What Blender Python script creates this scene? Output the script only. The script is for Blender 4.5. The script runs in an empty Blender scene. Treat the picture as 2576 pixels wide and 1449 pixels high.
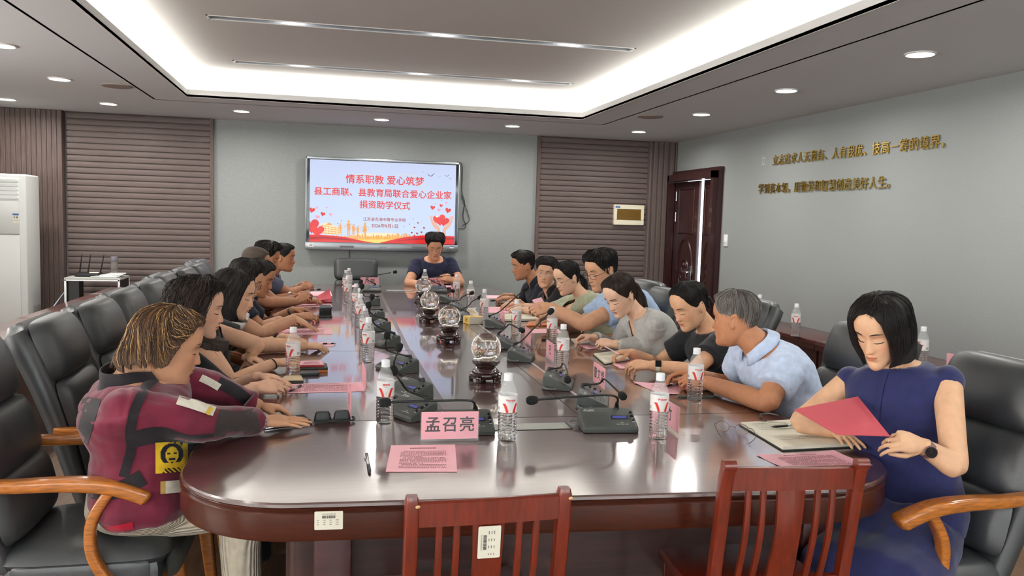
import bpy, bmesh, math, random
from math import sin, cos, pi, radians, sqrt, exp
from mathutils import Vector, Matrix, noise
from mathutils.bvhtree import BVHTree

random.seed(7)
SC = bpy.context.scene
COL = SC.collection

# ---------------------------------------------------------------- camera, world, lights, exposure
F_PX, YAW, PITCH, ROLL, CAM_Z = 2066.103, 0.220643, 0.082422, 0.028817, 1.5196
_fw = Vector((sin(YAW) * cos(PITCH), cos(YAW) * cos(PITCH), -sin(PITCH)))
_rt = Vector((cos(YAW), -sin(YAW), 0))
_up = _rt.cross(_fw)
_r2 = _rt * cos(ROLL) + _up * sin(ROLL)
_u2 = -_rt * sin(ROLL) + _up * cos(ROLL)
cam_d = bpy.data.cameras.new('camera')
cam_d.sensor_width = 36
cam_d.lens = F_PX / 2576 * 36
cam_d.clip_start = .05
cam = bpy.data.objects.new('camera', cam_d)
COL.objects.link(cam)
cam.matrix_world = Matrix(((_r2.x, _u2.x, -_fw.x, 0), (_r2.y, _u2.y, -_fw.y, 0), (_r2.z, _u2.z, -_fw.z, CAM_Z), (0, 0, 0, 1)))
SC.camera = cam

SC.view_settings.view_transform = 'Standard'
SC.view_settings.look = 'None'
SC.view_settings.exposure = 1.25
SC.view_settings.gamma = 1
SC.view_settings.use_curve_mapping = False
SC.cycles.use_denoising = True
SC.cycles.max_bounces = 10
SC.cycles.diffuse_bounces = 4
SC.cycles.glossy_bounces = 4
SC.cycles.transmission_bounces = 8
SC.cycles.transparent_max_bounces = 8
SC.cycles.caustics_reflective = False
SC.cycles.caustics_refractive = False
SC.cycles.sample_clamp_indirect = 4
SC.cycles.blur_glossy = 0.5

wd = bpy.data.worlds.new('sky')
SC.world = wd
wd.use_nodes = True
bg = wd.node_tree.nodes['Background']
bg.inputs[0].default_value = (0.85, 0.93, 1.0, 1)
bg.inputs[1].default_value = 1.6

CEIL, TRAY, YB, XW, XL, YF = 2.56, 2.80, 9.91, 4.30, -4.3, -3.0
OX0, OX1, OY0, OY1 = -1.28, 2.50, -1.6, 8.10


def area(name, loc, rot, sx, sy, power, color=(1, 1, 1), spread=pi, shape='RECTANGLE'):
    l = bpy.data.lights.new(name, 'AREA')
    l.shape = shape
    l.size = sx
    if shape in ('RECTANGLE', 'ELLIPSE'):
        l.size_y = sy
    l.energy = power
    l.color = color
    l.spread = spread
    o = bpy.data.objects.new(name, l)
    COL.objects.link(o)
    o.location = loc
    o.rotation_euler = rot
    return o


# cove strips lie on the hidden ledge around the ceiling tray and shine up onto it
CW = 40
COVE = (1.0, .985, .94)
area('cove_strip', ((OX0 + OX1) / 2, OY1 + .10, CEIL + .06), (pi, 0, 0), OX1 - OX0 + .2, .03, CW * .40, COVE)
area('cove_strip', (OX0 - .10, (OY0 + OY1) / 2, CEIL + .06), (pi, 0, 0), .03, OY1 - OY0 + .2, CW, COVE)
area('cove_strip', (OX1 + .10, (OY0 + OY1) / 2, CEIL + .06), (pi, 0, 0), .03, OY1 - OY0 + .2, CW, COVE)
area('cove_strip', ((OX0 + OX1) / 2, OY0 - .10, CEIL + .06), (pi, 0, 0), OX1 - OX0 + .2, .03, CW * .40, COVE)
# daylight fill added at assumed, unseen windows behind the camera and at left
for wx in (-2.6, .4, 3.0):
    area('window_daylight', (wx, YF + .06, 1.55), (-pi / 2, 0, 0), 1.9, 1.5, 195, (.94, .98, 1.0))
for wy in (-1.0, 2.2, 5.0):
    area('window_daylight', (XL + .06, wy, 1.6), (0, -pi / 2, 0), 1.5, 1.8, 32, (1.0, .93, .84))

# ---------------------------------------------------------------- small library
def lin(c):
    return tuple(((v / 255) / 12.92 if v / 255 <= .04045 else ((v / 255 + .055) / 1.055) ** 2.4) for v in c)


def V(*a):
    return Vector(a[0]) if len(a) == 1 else Vector(a)


MATS = {}


def mat(name, rgb=(128, 128, 128), rough=.5, metal=0, spec=.5, coat=0, coat_r=.05, trans=0, ior=1.45, emit=0, sheen=0,
        noise_amt=0, noise_scale=20, stretch=(1, 1, 1), rgb2=None, bump=0, bump_scale=None, bump_dist=.002, detail=4, attr=None, alpha=1, sss=0, coat_ior=1.5):
    if name in MATS:
        return MATS[name]
    m = bpy.data.materials.new(name)
    m.use_nodes = True
    nt = m.node_tree
    N, L = nt.nodes, nt.links
    b = N['Principled BSDF']
    b.inputs['Base Color'].default_value = (*lin(rgb), 1)
    b.inputs['Roughness'].default_value = rough
    b.inputs['Metallic'].default_value = metal
    b.inputs['Specular IOR Level'].default_value = spec
    b.inputs['IOR'].default_value = ior
    b.inputs['Coat Weight'].default_value = coat
    b.inputs['Coat Roughness'].default_value = coat_r
    b.inputs['Coat IOR'].default_value = coat_ior
    b.inputs['Transmission Weight'].default_value = trans
    b.inputs['Sheen Weight'].default_value = sheen
    b.inputs['Alpha'].default_value = alpha
    if sss:
        b.inputs['Subsurface Weight'].default_value = sss
        b.inputs['Subsurface Radius'].default_value = (.012, .005, .003)
        b.inputs['Subsurface Scale'].default_value = 1
    if emit:
        b.inputs['Emission Color'].default_value = (*lin(rgb), 1)
        b.inputs['Emission Strength'].default_value = emit
    tex = None
    if noise_amt or bump or rgb2:
        if attr == 'st':
            tc = N.new('ShaderNodeAttribute')
            tc.attribute_name = 'st'
            src = tc.outputs['Vector']
        else:
            tc = N.new('ShaderNodeTexCoord')
            src = tc.outputs['Object']
        mp = N.new('ShaderNodeMapping')
        mp.inputs['Scale'].default_value = stretch
        L.new(src, mp.inputs['Vector'])
    if noise_amt or rgb2:
        tex = N.new('ShaderNodeTexNoise')
        tex.inputs['Scale'].default_value = noise_scale
        tex.inputs['Detail'].default_value = detail
        L.new(mp.outputs[0], tex.inputs['Vector'])
        mx = N.new('ShaderNodeMix')
        mx.data_type = 'RGBA'
        c2 = rgb2 or tuple(max(0, min(255, v * (1 - noise_amt))) for v in rgb)
        c1 = rgb if rgb2 else tuple(max(0, min(255, v * (1 + noise_amt))) for v in rgb)
        mx.inputs['A'].default_value = (*lin(c1), 1)
        mx.inputs['B'].default_value = (*lin(c2), 1)
        rp = N.new('ShaderNodeMapRange')
        rp.inputs['From Min'].default_value = .3
        rp.inputs['From Max'].default_value = .7
        L.new(tex.outputs[0], rp.inputs[0])
        L.new(rp.outputs[0], mx.inputs['Factor'])
        L.new(mx.outputs['Result'], b.inputs['Base Color'])
    if attr == 'tint':
        at = N.new('ShaderNodeAttribute')
        at.attribute_name = 'tint'
        mx2 = N.new('ShaderNodeMix')
        mx2.data_type = 'RGBA'
        mx2.blend_type = 'MULTIPLY'
        mx2.inputs['Factor'].default_value = 1
        if tex:
            L.new(mx.outputs['Result'], mx2.inputs['A'])
        else:
            mx2.inputs['A'].default_value = (*lin(rgb), 1)
        L.new(at.outputs['Color'], mx2.inputs['B'])
        L.new(mx2.outputs['Result'], b.inputs['Base Color'])
    if bump:
        t2 = N.new('ShaderNodeTexNoise')
        t2.inputs['Scale'].default_value = bump_scale or noise_scale
        t2.inputs['Detail'].default_value = detail
        L.new(mp.outputs[0], t2.inputs['Vector'])
        bp = N.new('ShaderNodeBump')
        bp.inputs['Strength'].default_value = bump
        bp.inputs['Distance'].default_value = bump_dist
        L.new(t2.outputs[0], bp.inputs['Height'])
        L.new(bp.outputs[0], b.inputs['Normal'])
    MATS[name] = m
    return m


class MB:
    """collects shapes; build() links them as ONE mesh object"""

    def __init__(self):
        self.v, self.f, self.m, self.st = [], [], [], None

    def add(self, vs, fs, mi=0, M=None):
        o = len(self.v)
        if M is not None:
            vs = [M @ Vector(p) for p in vs]
        self.v += [tuple(p) for p in vs]
        self.f += [tuple(i + o for i in f) for f in fs]
        self.m += [mi] * len(fs)
        return self

    def box(self, c, s, mi=0, M=None, bev=0, seg=2):
        if bev:
            bm = bmesh.new()
            bmesh.ops.create_cube(bm, size=1)
            for v in bm.verts:
                v.co = Vector((v.co.x * s[0] + c[0], v.co.y * s[1] + c[1], v.co.z * s[2] + c[2]))
            bmesh.ops.bevel(bm, geom=bm.edges[:], offset=min(bev, min(s) * .49), segments=seg, profile=.5, affect='EDGES')
            self.bm(bm, mi, M)
            return self
        x, y, z = [v / 2 for v in s]
        vs = [(c[0] + a * x, c[1] + b * y, c[2] + d * z) for a in (-1, 1) for b in (-1, 1) for d in (-1, 1)]
        return self.add(vs, [(0, 1, 3, 2), (4, 6, 7, 5), (0, 4, 5, 1), (2, 3, 7, 6), (0, 2, 6, 4), (1, 5, 7, 3)], mi, M)

    def bm(self, bm, mi=0, M=None):
        bm.verts.index_update()
        self.add([v.co.copy() for v in bm.verts], [[v.index for v in f.verts] for f in bm.faces], mi, M)
        bm.free()

    def loft(self, rings, mi=0, caps=True, closed=True, M=None):
        n = len(rings[0])
        vs = [p for r in rings for p in r]
        fs = []
        for i in range(len(rings) - 1):
            for j in range(n if closed else n - 1):
                k = (j + 1) % n
                fs.append((i * n + j, i * n + k, (i + 1) * n + k, (i + 1) * n + j))
        if caps and closed:
            fs.append(tuple(range(n - 1, -1, -1)))
            fs.append(tuple((len(rings) - 1) * n + j for j in range(n)))
        return self.add(vs, fs, mi, M)

    def tube(self, path, r, n=8, mi=0, caps=True, M=None, flat=1, up=None):
        path = [Vector(p) for p in path]
        if not isinstance(r, (list, tuple)):
            r = [r] * len(path)
        rings = []
        t0 = (path[1] - path[0]).normalized()
        ref = Vector(up) if up else (Vector((0, 0, 1)) if abs(t0.z) < .9 else Vector((1, 0, 0)))
        s = t0.cross(ref).normalized()
        for i, p in enumerate(path):
            a = path[max(i - 1, 0)]
            b = path[min(i + 1, len(path) - 1)]
            t = (b - a)
            if t.length < 1e-9:
                t = t0
            t.normalize()
            s = (s - t * s.dot(t)).normalized()
            u = s.cross(t)
            rings.append([p + s * (cos(2 * pi * j / n) * r[i]) + u * (sin(2 * pi * j / n) * r[i] * flat) for j in range(n)])
        return self.loft(rings, mi, caps, True, M)

    def lathe(self, prof, n=24, mi=0, M=None, caps=True):
        rings = [[(r * cos(2 * pi * j / n), r * sin(2 * pi * j / n), z) for j in range(n)] for r, z in prof]
        return self.loft(rings, mi, caps, True, M)

    def grid(self, fn, nu, nv, mi=0, M=None, wrapu=False):
        vs = [fn(i / (nu if wrapu else nu - 1), j / (nv - 1)) for j in range(nv) for i in range(nu)]
        fs = []
        for j in range(nv - 1):
            for i in range(nu if wrapu else nu - 1):
                k = (i + 1) % nu
                fs.append((j * nu + i, j * nu + k, (j + 1) * nu + k, (j + 1) * nu + i))
        return self.add(vs, fs, mi, M)

    def prism(self, poly, z0, z1, mi=0, M=None):
        n = len(poly)
        return self.loft([[(x, y, z0) for x, y in poly], [(x, y, z1) for x, y in poly]], mi, True, True, M)

    def sphere(self, c, r, nu=16, nv=10, mi=0, M=None):
        rx, ry, rz = r if isinstance(r, (tuple, list)) else (r, r, r)
        prof = []
        for i in range(nv + 1):
            t = pi * i / nv - pi / 2
            prof.append((max(cos(t), .002), sin(t)))
        rings = [[(c[0] + rx * a * cos(2 * pi * j / nu), c[1] + ry * a * sin(2 * pi * j / nu), c[2] + rz * b) for j in range(nu)] for a, b in prof]
        return self.loft(rings, mi, True, True, M)

    def text(self, s, size, mi=0, M=None, ext=0, align='CENTER', bold=0, spacing=1, sx=1, heavy=0):
        cu = bpy.data.curves.new('t', 'FONT')
        cu.body = s
        cu.size = size
        cu.align_x = align
        cu.align_y = 'CENTER'
        cu.extrude = ext
        cu.offset = bold
        cu.space_character = spacing
        o = bpy.data.objects.new('t', cu)
        COL.objects.link(o)
        me = bpy.data.meshes.new_from_object(o.evaluated_get(bpy.context.evaluated_depsgraph_get()))
        S = Matrix.Diagonal((sx, 1, 1, 1))
        fs = [list(p.vertices) for p in me.polygons]
        for i, (dx, dy) in enumerate(((0, 0), (heavy, 0), (-heavy, 0), (0, heavy), (0, -heavy)) if heavy else ((0, 0),)):
            self.add([S @ v.co + Vector((dx, dy, .00001 * i)) for v in me.vertices], fs, mi, M)
        bpy.data.objects.remove(o)
        bpy.data.curves.remove(cu)
        bpy.data.meshes.remove(me)
        return self

    def mesh(self, name, mats, smooth=True, angle=40):
        me = bpy.data.meshes.new(name)
        me.from_pydata(self.v, [], self.f)
        for m in (mats if isinstance(mats, (list, tuple)) else [mats]):
            me.materials.append(m)
        me.polygons.foreach_set('material_index', self.m)
        if smooth:
            me.polygons.foreach_set('use_smooth', [True] * len(me.polygons))
            me.set_sharp_from_angle(angle=radians(angle))
        if self.st:
            a = me.attributes.new('st', 'FLOAT_VECTOR', 'POINT')
            a.data.foreach_set('vector', [c for p in self.st for c in p])
        me.validate()
        me.update()
        return me

    def build(self, name, mats, parent=None, smooth=True, angle=40):
        return link(name, self.mesh(name, mats, smooth, angle), parent)


def link(name, me, parent=None):
    o = bpy.data.objects.new(name, me)
    COL.objects.link(o)
    if parent:
        o.parent = parent
    return o


def tag(o, label=None, cat=None, group=None, kind=None):
    if label:
        o['label'] = label
    if cat:
        o['category'] = cat
    if group:
        o['group'] = group
    if kind:
        o['kind'] = kind
    return o


def thing(name, label, cat, loc=(0, 0, 0), rz=0, group=None, scale=1):
    o = bpy.data.objects.new(name, None)
    o.empty_display_size = .1
    COL.objects.link(o)
    o.location = loc
    o.rotation_euler = (0, 0, rz)
    o.scale = (scale, scale, scale)
    return tag(o, label, cat, group)


def dup(root, loc, rz=0, label=None, group=None, scale=1):
    """a copy of a thing with copies of its parts and sub-parts"""
    r = root.copy()
    COL.objects.link(r)
    r.location = loc
    r.rotation_euler = (0, 0, rz)
    r.scale = (scale, scale, scale)
    if label:
        r['label'] = label
    if group:
        r['group'] = group
    for ch in list(root.children):
        c = ch.copy()
        COL.objects.link(c)
        c.parent = r
        for g in ch.children:
            d = g.copy()
            COL.objects.link(d)
            d.parent = c
    return r


def struct(name, mb, m, parent=None, smooth=False):
    o = mb.build(name, m, parent, smooth)
    o['kind'] = 'structure'
    return o


def TR(loc=(0, 0, 0), rx=0, ry=0, rz=0):
    return Matrix.Translation(loc) @ Matrix.Rotation(rz, 4, 'Z') @ Matrix.Rotation(ry, 4, 'Y') @ Matrix.Rotation(rx, 4, 'X')


def rrect(w, h, r, n=6):
    pts = []
    for cx, cy, a0 in ((w / 2 - r, h / 2 - r, 0), (-w / 2 + r, h / 2 - r, 90), (-w / 2 + r, -h / 2 + r, 180), (w / 2 - r, -h / 2 + r, 270)):
        for i in range(n + 1):
            a = radians(a0 + 90 * i / n)
            pts.append((cx + r * cos(a), cy + r * sin(a)))
    return pts


def catmull(pts, n=8):
    pts = [Vector(p) for p in pts]
    out = []
    for i in range(len(pts) - 1):
        p0, p1, p2, p3 = pts[max(i - 1, 0)], pts[i], pts[i + 1], pts[min(i + 2, len(pts) - 1)]
        for k in range(n):
            t = k / n
            out.append(.5 * ((2 * p1) + (p2 - p0) * t + (2 * p0 - 5 * p1 + 4 * p2 - p3) * t * t + (3 * p1 - p0 - 3 * p2 + p3) * t ** 3))
    out.append(pts[-1])
    return out


def interp(xs, ys, x):
    if x <= xs[0]:
        return ys[0]
    for i in range(len(xs) - 1):
        if x <= xs[i + 1]:
            t = (x - xs[i]) / (xs[i + 1] - xs[i])
            return ys[i] + (ys[i + 1] - ys[i]) * t
    return ys[-1]


def sstep(a, b, x):
    t = max(0, min(1, (x - a) / (b - a)))
    return t * t * (3 - 2 * t)


def fuse(mb, voxel, smooth=4, fac=.5):
    """voxel-fuses overlapping shapes into one continuous surface"""
    me = mb.mesh('fuse', [], False)
    o = link('fuse', me)
    r = o.modifiers.new('r', 'REMESH')
    r.mode = 'VOXEL'
    r.voxel_size = voxel
    r.use_smooth_shade = True
    if smooth:
        s = o.modifiers.new('s', 'SMOOTH')
        s.factor = fac
        s.iterations = smooth
    out = bpy.data.meshes.new_from_object(o.evaluated_get(bpy.context.evaluated_depsgraph_get()))
    bpy.data.objects.remove(o)
    bpy.data.meshes.remove(me)
    out.polygons.foreach_set('use_smooth', [True] * len(out.polygons))
    return out

# ---------------------------------------------------------------- materials
M_wallfab = mat('wall_fabric', (142, 146, 145), .9, noise_amt=.085, noise_scale=230, stretch=(1, 1, 1), bump=.12, bump_scale=230, detail=2)
M_ceil = mat('ceiling_paint', (200, 203, 205), .9)
M_tray = mat('tray_paint', (190, 187, 182), .8, bump=.35, bump_scale=1.1, stretch=(.35, 2.2, 1), bump_dist=.03, detail=3)
M_white = mat('white_paint', (225, 225, 222), .6)
M_lip = mat('cove_lip_paint', (205, 205, 203), .7)
M_slat = mat('slat_wood', (98, 85, 81), .55, noise_amt=.12, noise_scale=10, stretch=(.6, 8, 40), detail=5)
M_vert = mat('panel_wood', (90, 75, 70), .55, noise_amt=.2, noise_scale=10, stretch=(18, 18, .5), detail=5)
M_floor = mat('floor_wood', (112, 88, 70), .35, noise_amt=.15, noise_scale=6, stretch=(6, .6, 1), coat=.3, coat_r=.15)
M_top = mat('tabletop_lacquer', (72, 38, 34), .30, ior=1.9, noise_amt=.16, noise_scale=9, stretch=(.5, 9, 1), coat=1, coat_r=.06, coat_ior=2.35, spec=.5, bump=.03, bump_scale=2.0, bump_dist=.004)
M_edge = mat('table_edge_lacquer', (66, 26, 13), .3, noise_amt=.12, noise_scale=6, stretch=(1.5, 1.5, 16), coat=.35, coat_r=.12)
M_base = mat('table_base_wood', (52, 28, 24), .45, noise_amt=.15, noise_scale=6, stretch=(1, 1, 10), coat=.2)
M_desk = mat('desk_lacquer', (88, 44, 40), .3, noise_amt=.12, noise_scale=6, stretch=(8, .7, 1), coat=.7, coat_r=.1)
M_deskp = mat('desk_panel', (62, 26, 25), .4, noise_amt=.12, noise_scale=6, stretch=(1, 1, 8), coat=.3)
M_red = mat('red_chair_wood', (106, 34, 15), .32, noise_amt=.12, noise_scale=8, stretch=(9, 9, 1), coat=.6, coat_r=.12)
M_arm = mat('honey_wood', (168, 100, 38), .3, noise_amt=.16, noise_scale=14, stretch=(1.5, 14, 14), coat=.6, coat_r=.1)
M_leather = mat('black_leather', (50, 53, 55), .44, spec=1.0, bump=.12, bump_scale=260, noise_amt=.06, noise_scale=7)
M_door = mat('door_wood', (52, 24, 24), .35, noise_amt=.15, noise_scale=6, stretch=(6, 6, .6), coat=.4)
M_steel = mat('brushed_steel', (190, 190, 192), .3, metal=1)
M_alu = mat('aluminium_frame', (150, 155, 160), .35, metal=.9)
M_black = mat('black_plastic', (22, 23, 24), .45)
M_gray = mat('grey_plastic', (72, 76, 74), .5, noise_amt=.04, noise_scale=300, bump=.1, bump_scale=500)
M_dark = mat('dark_plastic', (40, 42, 42), .5)
M_foam = mat('black_foam', (24, 25, 25), .95, bump=.6, bump_scale=900, bump_dist=.001)
M_cap = mat('white_cap', (235, 236, 238), .4)
M_pet = mat('clear_pet_water', (252, 254, 254), .0, trans=1, ior=1.18, spec=.5, coat=1, coat_r=.01)
M_label = mat('bottle_label_paper', (232, 230, 228), .45)
M_lred = mat('label_red', (206, 44, 38), .4)
M_lpink = mat('label_salmon', (236, 165, 150), .4)
M_lgrey = mat('label_print_grey', (130, 130, 128), .5)
M_lgreen = mat('label_green', (40, 110, 70), .5)
M_crystal = mat('crystal_glass', (255, 250, 240), 0, trans=1, ior=1.5)
M_rose = mat('rosewood_stand', (44, 20, 18), .22, coat=1, coat_r=.06)
M_acry = mat('clear_acrylic', (240, 244, 244), .03, spec=.7, alpha=.06)
M_pink = mat('pink_card', (238, 166, 176), .7)
M_pinkp = mat('pink_paper', (246, 188, 198), .75)
M_rosep = mat('rose_paper', (206, 84, 96), .75)
M_redf = mat('red_folder', (180, 36, 48), .6)
M_ink = mat('ink', (14, 10, 14), .7)
M_print = mat('print_grey', (150, 96, 108), .8)
M_page = mat('notebook_page', (228, 224, 205), .8)
M_glassblk = mat('black_glass', (14, 14, 16), .06, spec=.6)
M_chrome = mat('chrome', (210, 210, 212), .12, metal=1)
M_gold = mat('gold_letter', (206, 170, 84), .22, metal=1)
M_goldside = mat('gold_letter_edge', (110, 96, 66), .35, metal=.9)
M_acw = mat('cabinet_white', (196, 198, 195), .4)
M_tan = mat('tan_leather', (198, 108, 44), .5)
M_cream = mat('cream_plastic', (222, 214, 190), .5)
M_blue = mat('blue_print', (40, 90, 170), .5)
M_led = mat('lamp_diffuser', (255, 250, 240), .5, emit=16)
M_lens = mat('lens_glass', (255, 255, 255), 0, spec=.5, alpha=.05)
M_cable = mat('grey_cable', (110, 112, 112), .5)
M_socket = mat('socket_plate', (168, 170, 164), .4, metal=.4)
M_trim = mat('inlay_metal', (120, 108, 100), .25, metal=.6, noise_amt=.12, noise_scale=8, stretch=(1, .4, 1))
M_seam = mat('seam_dark', (24, 12, 11), .6)
M_petc = mat('clear_pet_shell', (248, 252, 252), .03, spec=.8, coat=1, coat_r=.01, alpha=.16)
# the end panel of the table (its own board) has a worn, finely brushed finish, the other boards are polished
_nt = M_top.node_tree
_tc = _nt.nodes.new('ShaderNodeTexCoord')
_sp = _nt.nodes.new('ShaderNodeSeparateXYZ')
_nt.links.new(_tc.outputs['Object'], _sp.inputs[0])
_lt = _nt.nodes.new('ShaderNodeMath')
_lt.operation = 'LESS_THAN'
_lt.inputs[1].default_value = 3.04 - 5.7
_nt.links.new(_sp.outputs['Y'], _lt.inputs[0])
for _s, _a, _b in (('Coat Roughness', .055, .115), ('Roughness', .30, .34)):
    _mr = _nt.nodes.new('ShaderNodeMapRange')
    _mr.inputs['To Min'].default_value = _a
    _mr.inputs['To Max'].default_value = _b
    _nt.links.new(_lt.outputs[0], _mr.inputs[0])
    _nt.links.new(_mr.outputs[0], _nt.nodes['Principled BSDF'].inputs[_s])

# ---------------------------------------------------------------- the room
struct('floor', MB().box(((XL + XW) / 2, (YF + YB) / 2, -.05), (XW - XL + .4, YB - YF + .4, .1)), M_floor)
cl = MB()
cl.box(((XL + OX0) / 2, (YF + YB) / 2, CEIL + .01), (OX0 - XL, YB - YF, .02))
cl.box(((XW + OX1) / 2, (YF + YB) / 2, CEIL + .01), (XW - OX1, YB - YF, .02))
cl.box(((OX0 + OX1) / 2, (OY1 + YB) / 2, CEIL + .01), (OX1 - OX0, YB - OY1, .02))
cl.box(((OX0 + OX1) / 2, (YF + OY0) / 2, CEIL + .01), (OX1 - OX0, OY0 - YF, .02))
struct('ceiling', cl, M_ceil)
lp = MB()
LT = .016
for c, s in ((((OX0 + OX1) / 2, OY1 + LT / 2, CEIL + .032), (OX1 - OX0 + 2 * LT, LT, .068)), (((OX0 + OX1) / 2, OY0 - LT / 2, CEIL + .032), (OX1 - OX0 + 2 * LT, LT, .068)),
             ((OX0 - LT / 2, (OY0 + OY1) / 2, CEIL + .032), (LT, OY1 - OY0, .068)), ((OX1 + LT / 2, (OY0 + OY1) / 2, CEIL + .032), (LT, OY1 - OY0, .068))):
    lp.box(c, s)
struct('trim_1', lp, M_lip)
# raised tray with two long slots cut through it
EX = .34
SLOTS = [(-.79, 2.17, 5.8662), (-.80, 2.18, 7.4931)]
tr = MB()
ys = [OY0 - EX]
SWID = .10
for a, b, y in SLOTS:
    ys += [y - SWID / 2, y + SWID / 2]
ys.append(OY1 + EX)
for i in range(0, len(ys), 2):
    tr.box(((OX0 + OX1) / 2, (ys[i] + ys[i + 1]) / 2, TRAY + .01), (OX1 - OX0 + 2 * EX, ys[i + 1] - ys[i], .02))
for a, b, y in SLOTS:
    tr.box(((OX0 - EX + a) / 2, y, TRAY + .01), (a - OX0 + EX, SWID, .02))
    tr.box(((OX1 + EX + b) / 2, y, TRAY + .01), (OX1 + EX - b, SWID, .02))
for c, s in ((((OX0 + OX1) / 2, OY1 + EX, (CEIL + TRAY) / 2 + .01), (OX1 - OX0 + 2 * EX, .02, TRAY - CEIL + .02)), (((OX0 + OX1) / 2, OY0 - EX, (CEIL + TRAY) / 2 + .01), (OX1 - OX0 + 2 * EX, .02, TRAY - CEIL + .02)),
             ((OX0 - EX, (OY0 + OY1) / 2, (CEIL + TRAY) / 2 + .01), (.02, OY1 - OY0 + 2 * EX, TRAY - CEIL + .02)), ((OX1 + EX, (OY0 + OY1) / 2, (CEIL + TRAY) / 2 + .01), (.02, OY1 - OY0 + 2 * EX, TRAY - CEIL + .02))):
    tr.box(c, s)
struct('ceiling_tray', tr, M_tray)
# walls
struct('wall_back', MB().box(((XL + XW) / 2, YB + .06, 1.3), (XW - XL + .4, .12, 2.6)), M_wallfab)
DY0, DY1, DH = 8.5522, 9.86, 2.14
wr = MB()
wr.box((XW + .08, (YF + DY0) / 2, 1.3), (.16, DY0 - YF, 2.6))
wr.box((XW + .08, (DY0 + DY1) / 2, (DH + 2.6) / 2), (.16, DY1 - DY0, 2.6 - DH))
wr.box((XW + .08, (DY1 + YB) / 2, 1.3), (.16, YB - DY1, 2.6))
struct('wall_right', wr, M_wallfab)
wl = MB()
prev = YF
for wy in (-1.0, 2.2, 5.0):
    wl.box((XL - .08, (prev + wy - .95) / 2, 1.3), (.16, wy - .95 - prev, 2.6))
    wl.box((XL - .08, wy, .42), (.16, 1.9, .84))
    wl.box((XL - .08, wy, 2.48), (.16, 1.9, .24))
    prev = wy + .95
wl.box((XL - .08, (prev + YB) / 2, 1.3), (.16, YB - prev, 2.6))
struct('wall_left', wl, M_white)
wf = MB()
prev = XL
for wx in (-2.6, .4, 3.0):
    wf.box(((prev + wx - 1) / 2, YF - .08, 1.3), (wx - 1 - prev, .16, 2.6))
    wf.box((wx, YF - .08, .39), (2, .16, .78))
    wf.box((wx, YF - .08, 2.46), (2, .16, .28))
    prev = wx + 1
wf.box(((prev + XW) / 2, YF - .08, 1.3), (XW - prev, .16, 2.6))
struct('wall_front', wf, M_white)
n = 1
for wx in (-2.6, .4, 3.0):  # assumed window frames, unseen, added to go with the daylight fill
    fr = MB()
    for dx in (-.98, 0, .98):
        fr.box((wx + dx, YF - .08, 1.55), (.05, .06, 1.54))
    for dz in (-.75, .75):
        fr.box((wx, YF - .08, 1.55 + dz), (2, .06, .05))
    struct('window_%d' % n, fr, M_white)
    n += 1
for wy in (-1.0, 2.2, 5.0):
    fr = MB()
    for dy in (-.93, 0, .93):
        fr.box((XL - .08, wy + dy, 1.6), (.06, .05, 1.52))
    for dz in (-.74, .74):
        fr.box((XL - .08, wy, 1.6 + dz), (.06, 1.9, .05))
    struct('window_%d' % n, fr, M_white)
    n += 1


def slat_panel(x0, x1, name):
    mb = MB()
    prof = []
    P = .0655
    for i in range(int(CEIL / P) + 1):
        z = i * P
        for dz, o in ((.0, .004), (.003, .020), (.030, .027), (.056, .021), (.061, .004)):
            if z + dz < CEIL:
                prof.append((z + dz, o))
    mb.loft([[(x, YB - .012 - o, z) for z, o in prof] for x in (x0, x1)], 0, False, False)
    mb.box(((x0 + x1) / 2, YB - .006, CEIL / 2), (x1 - x0, .012, CEIL))
    struct(name, mb, M_slat, None, True)


slat_panel(-2.80, -1.32, 'trim_2')
slat_panel(2.53, 3.93, 'trim_3')
struct('trim_4', MB().box((-1.30, YB - .02, CEIL / 2), (.04, .05, CEIL)).box((2.51, YB - .02, CEIL / 2), (.04, .05, CEIL)), M_vert)
vp_ = MB()
for i in range(30):
    x = -2.82 - .05 * i - .025
    vp_.box((x, YB - .06, CEIL / 2), (.0485, .12, CEIL), 0, None, .004, 1)
struct('trim_5', vp_, M_vert)
vp_ = MB()
vp_.box((4.115, YB - .04, CEIL / 2), (.37, .06, CEIL))
for x, w, d in ((3.95, .03, .10), (4.02, .055, .085), (4.09, .055, .085), (4.16, .055, .085), (4.24, .05, .10), (4.285, .02, .11)):
    vp_.box((x, YB - d / 2, CEIL / 2), (w, d, CEIL), 0, None, .006, 2)
struct('trim_6', vp_, M_slat)

# ---- double door on the right wall, slightly ajar
dr = MB()
dr.box((XW - .005, DY0 + .035, DH / 2), (.21, .07, DH)).box((XW - .005, DY1 - .03, DH / 2), (.21, .06, DH)).box((XW - .005, (DY0 + DY1) / 2, DH - .04), (.21, DY1 - DY0, .08))
dr.box((XW - .02, (DY0 + DY1) / 2 - .01, DH + .02), (.07, DY1 - DY0 + .06, .05)).box((XW - .02, DY0 - .005, DH / 2), (.07, .05, DH))
struct('door_1', dr, M_door)
GY0, GY1 = 9.0310, 9.1725


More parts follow.
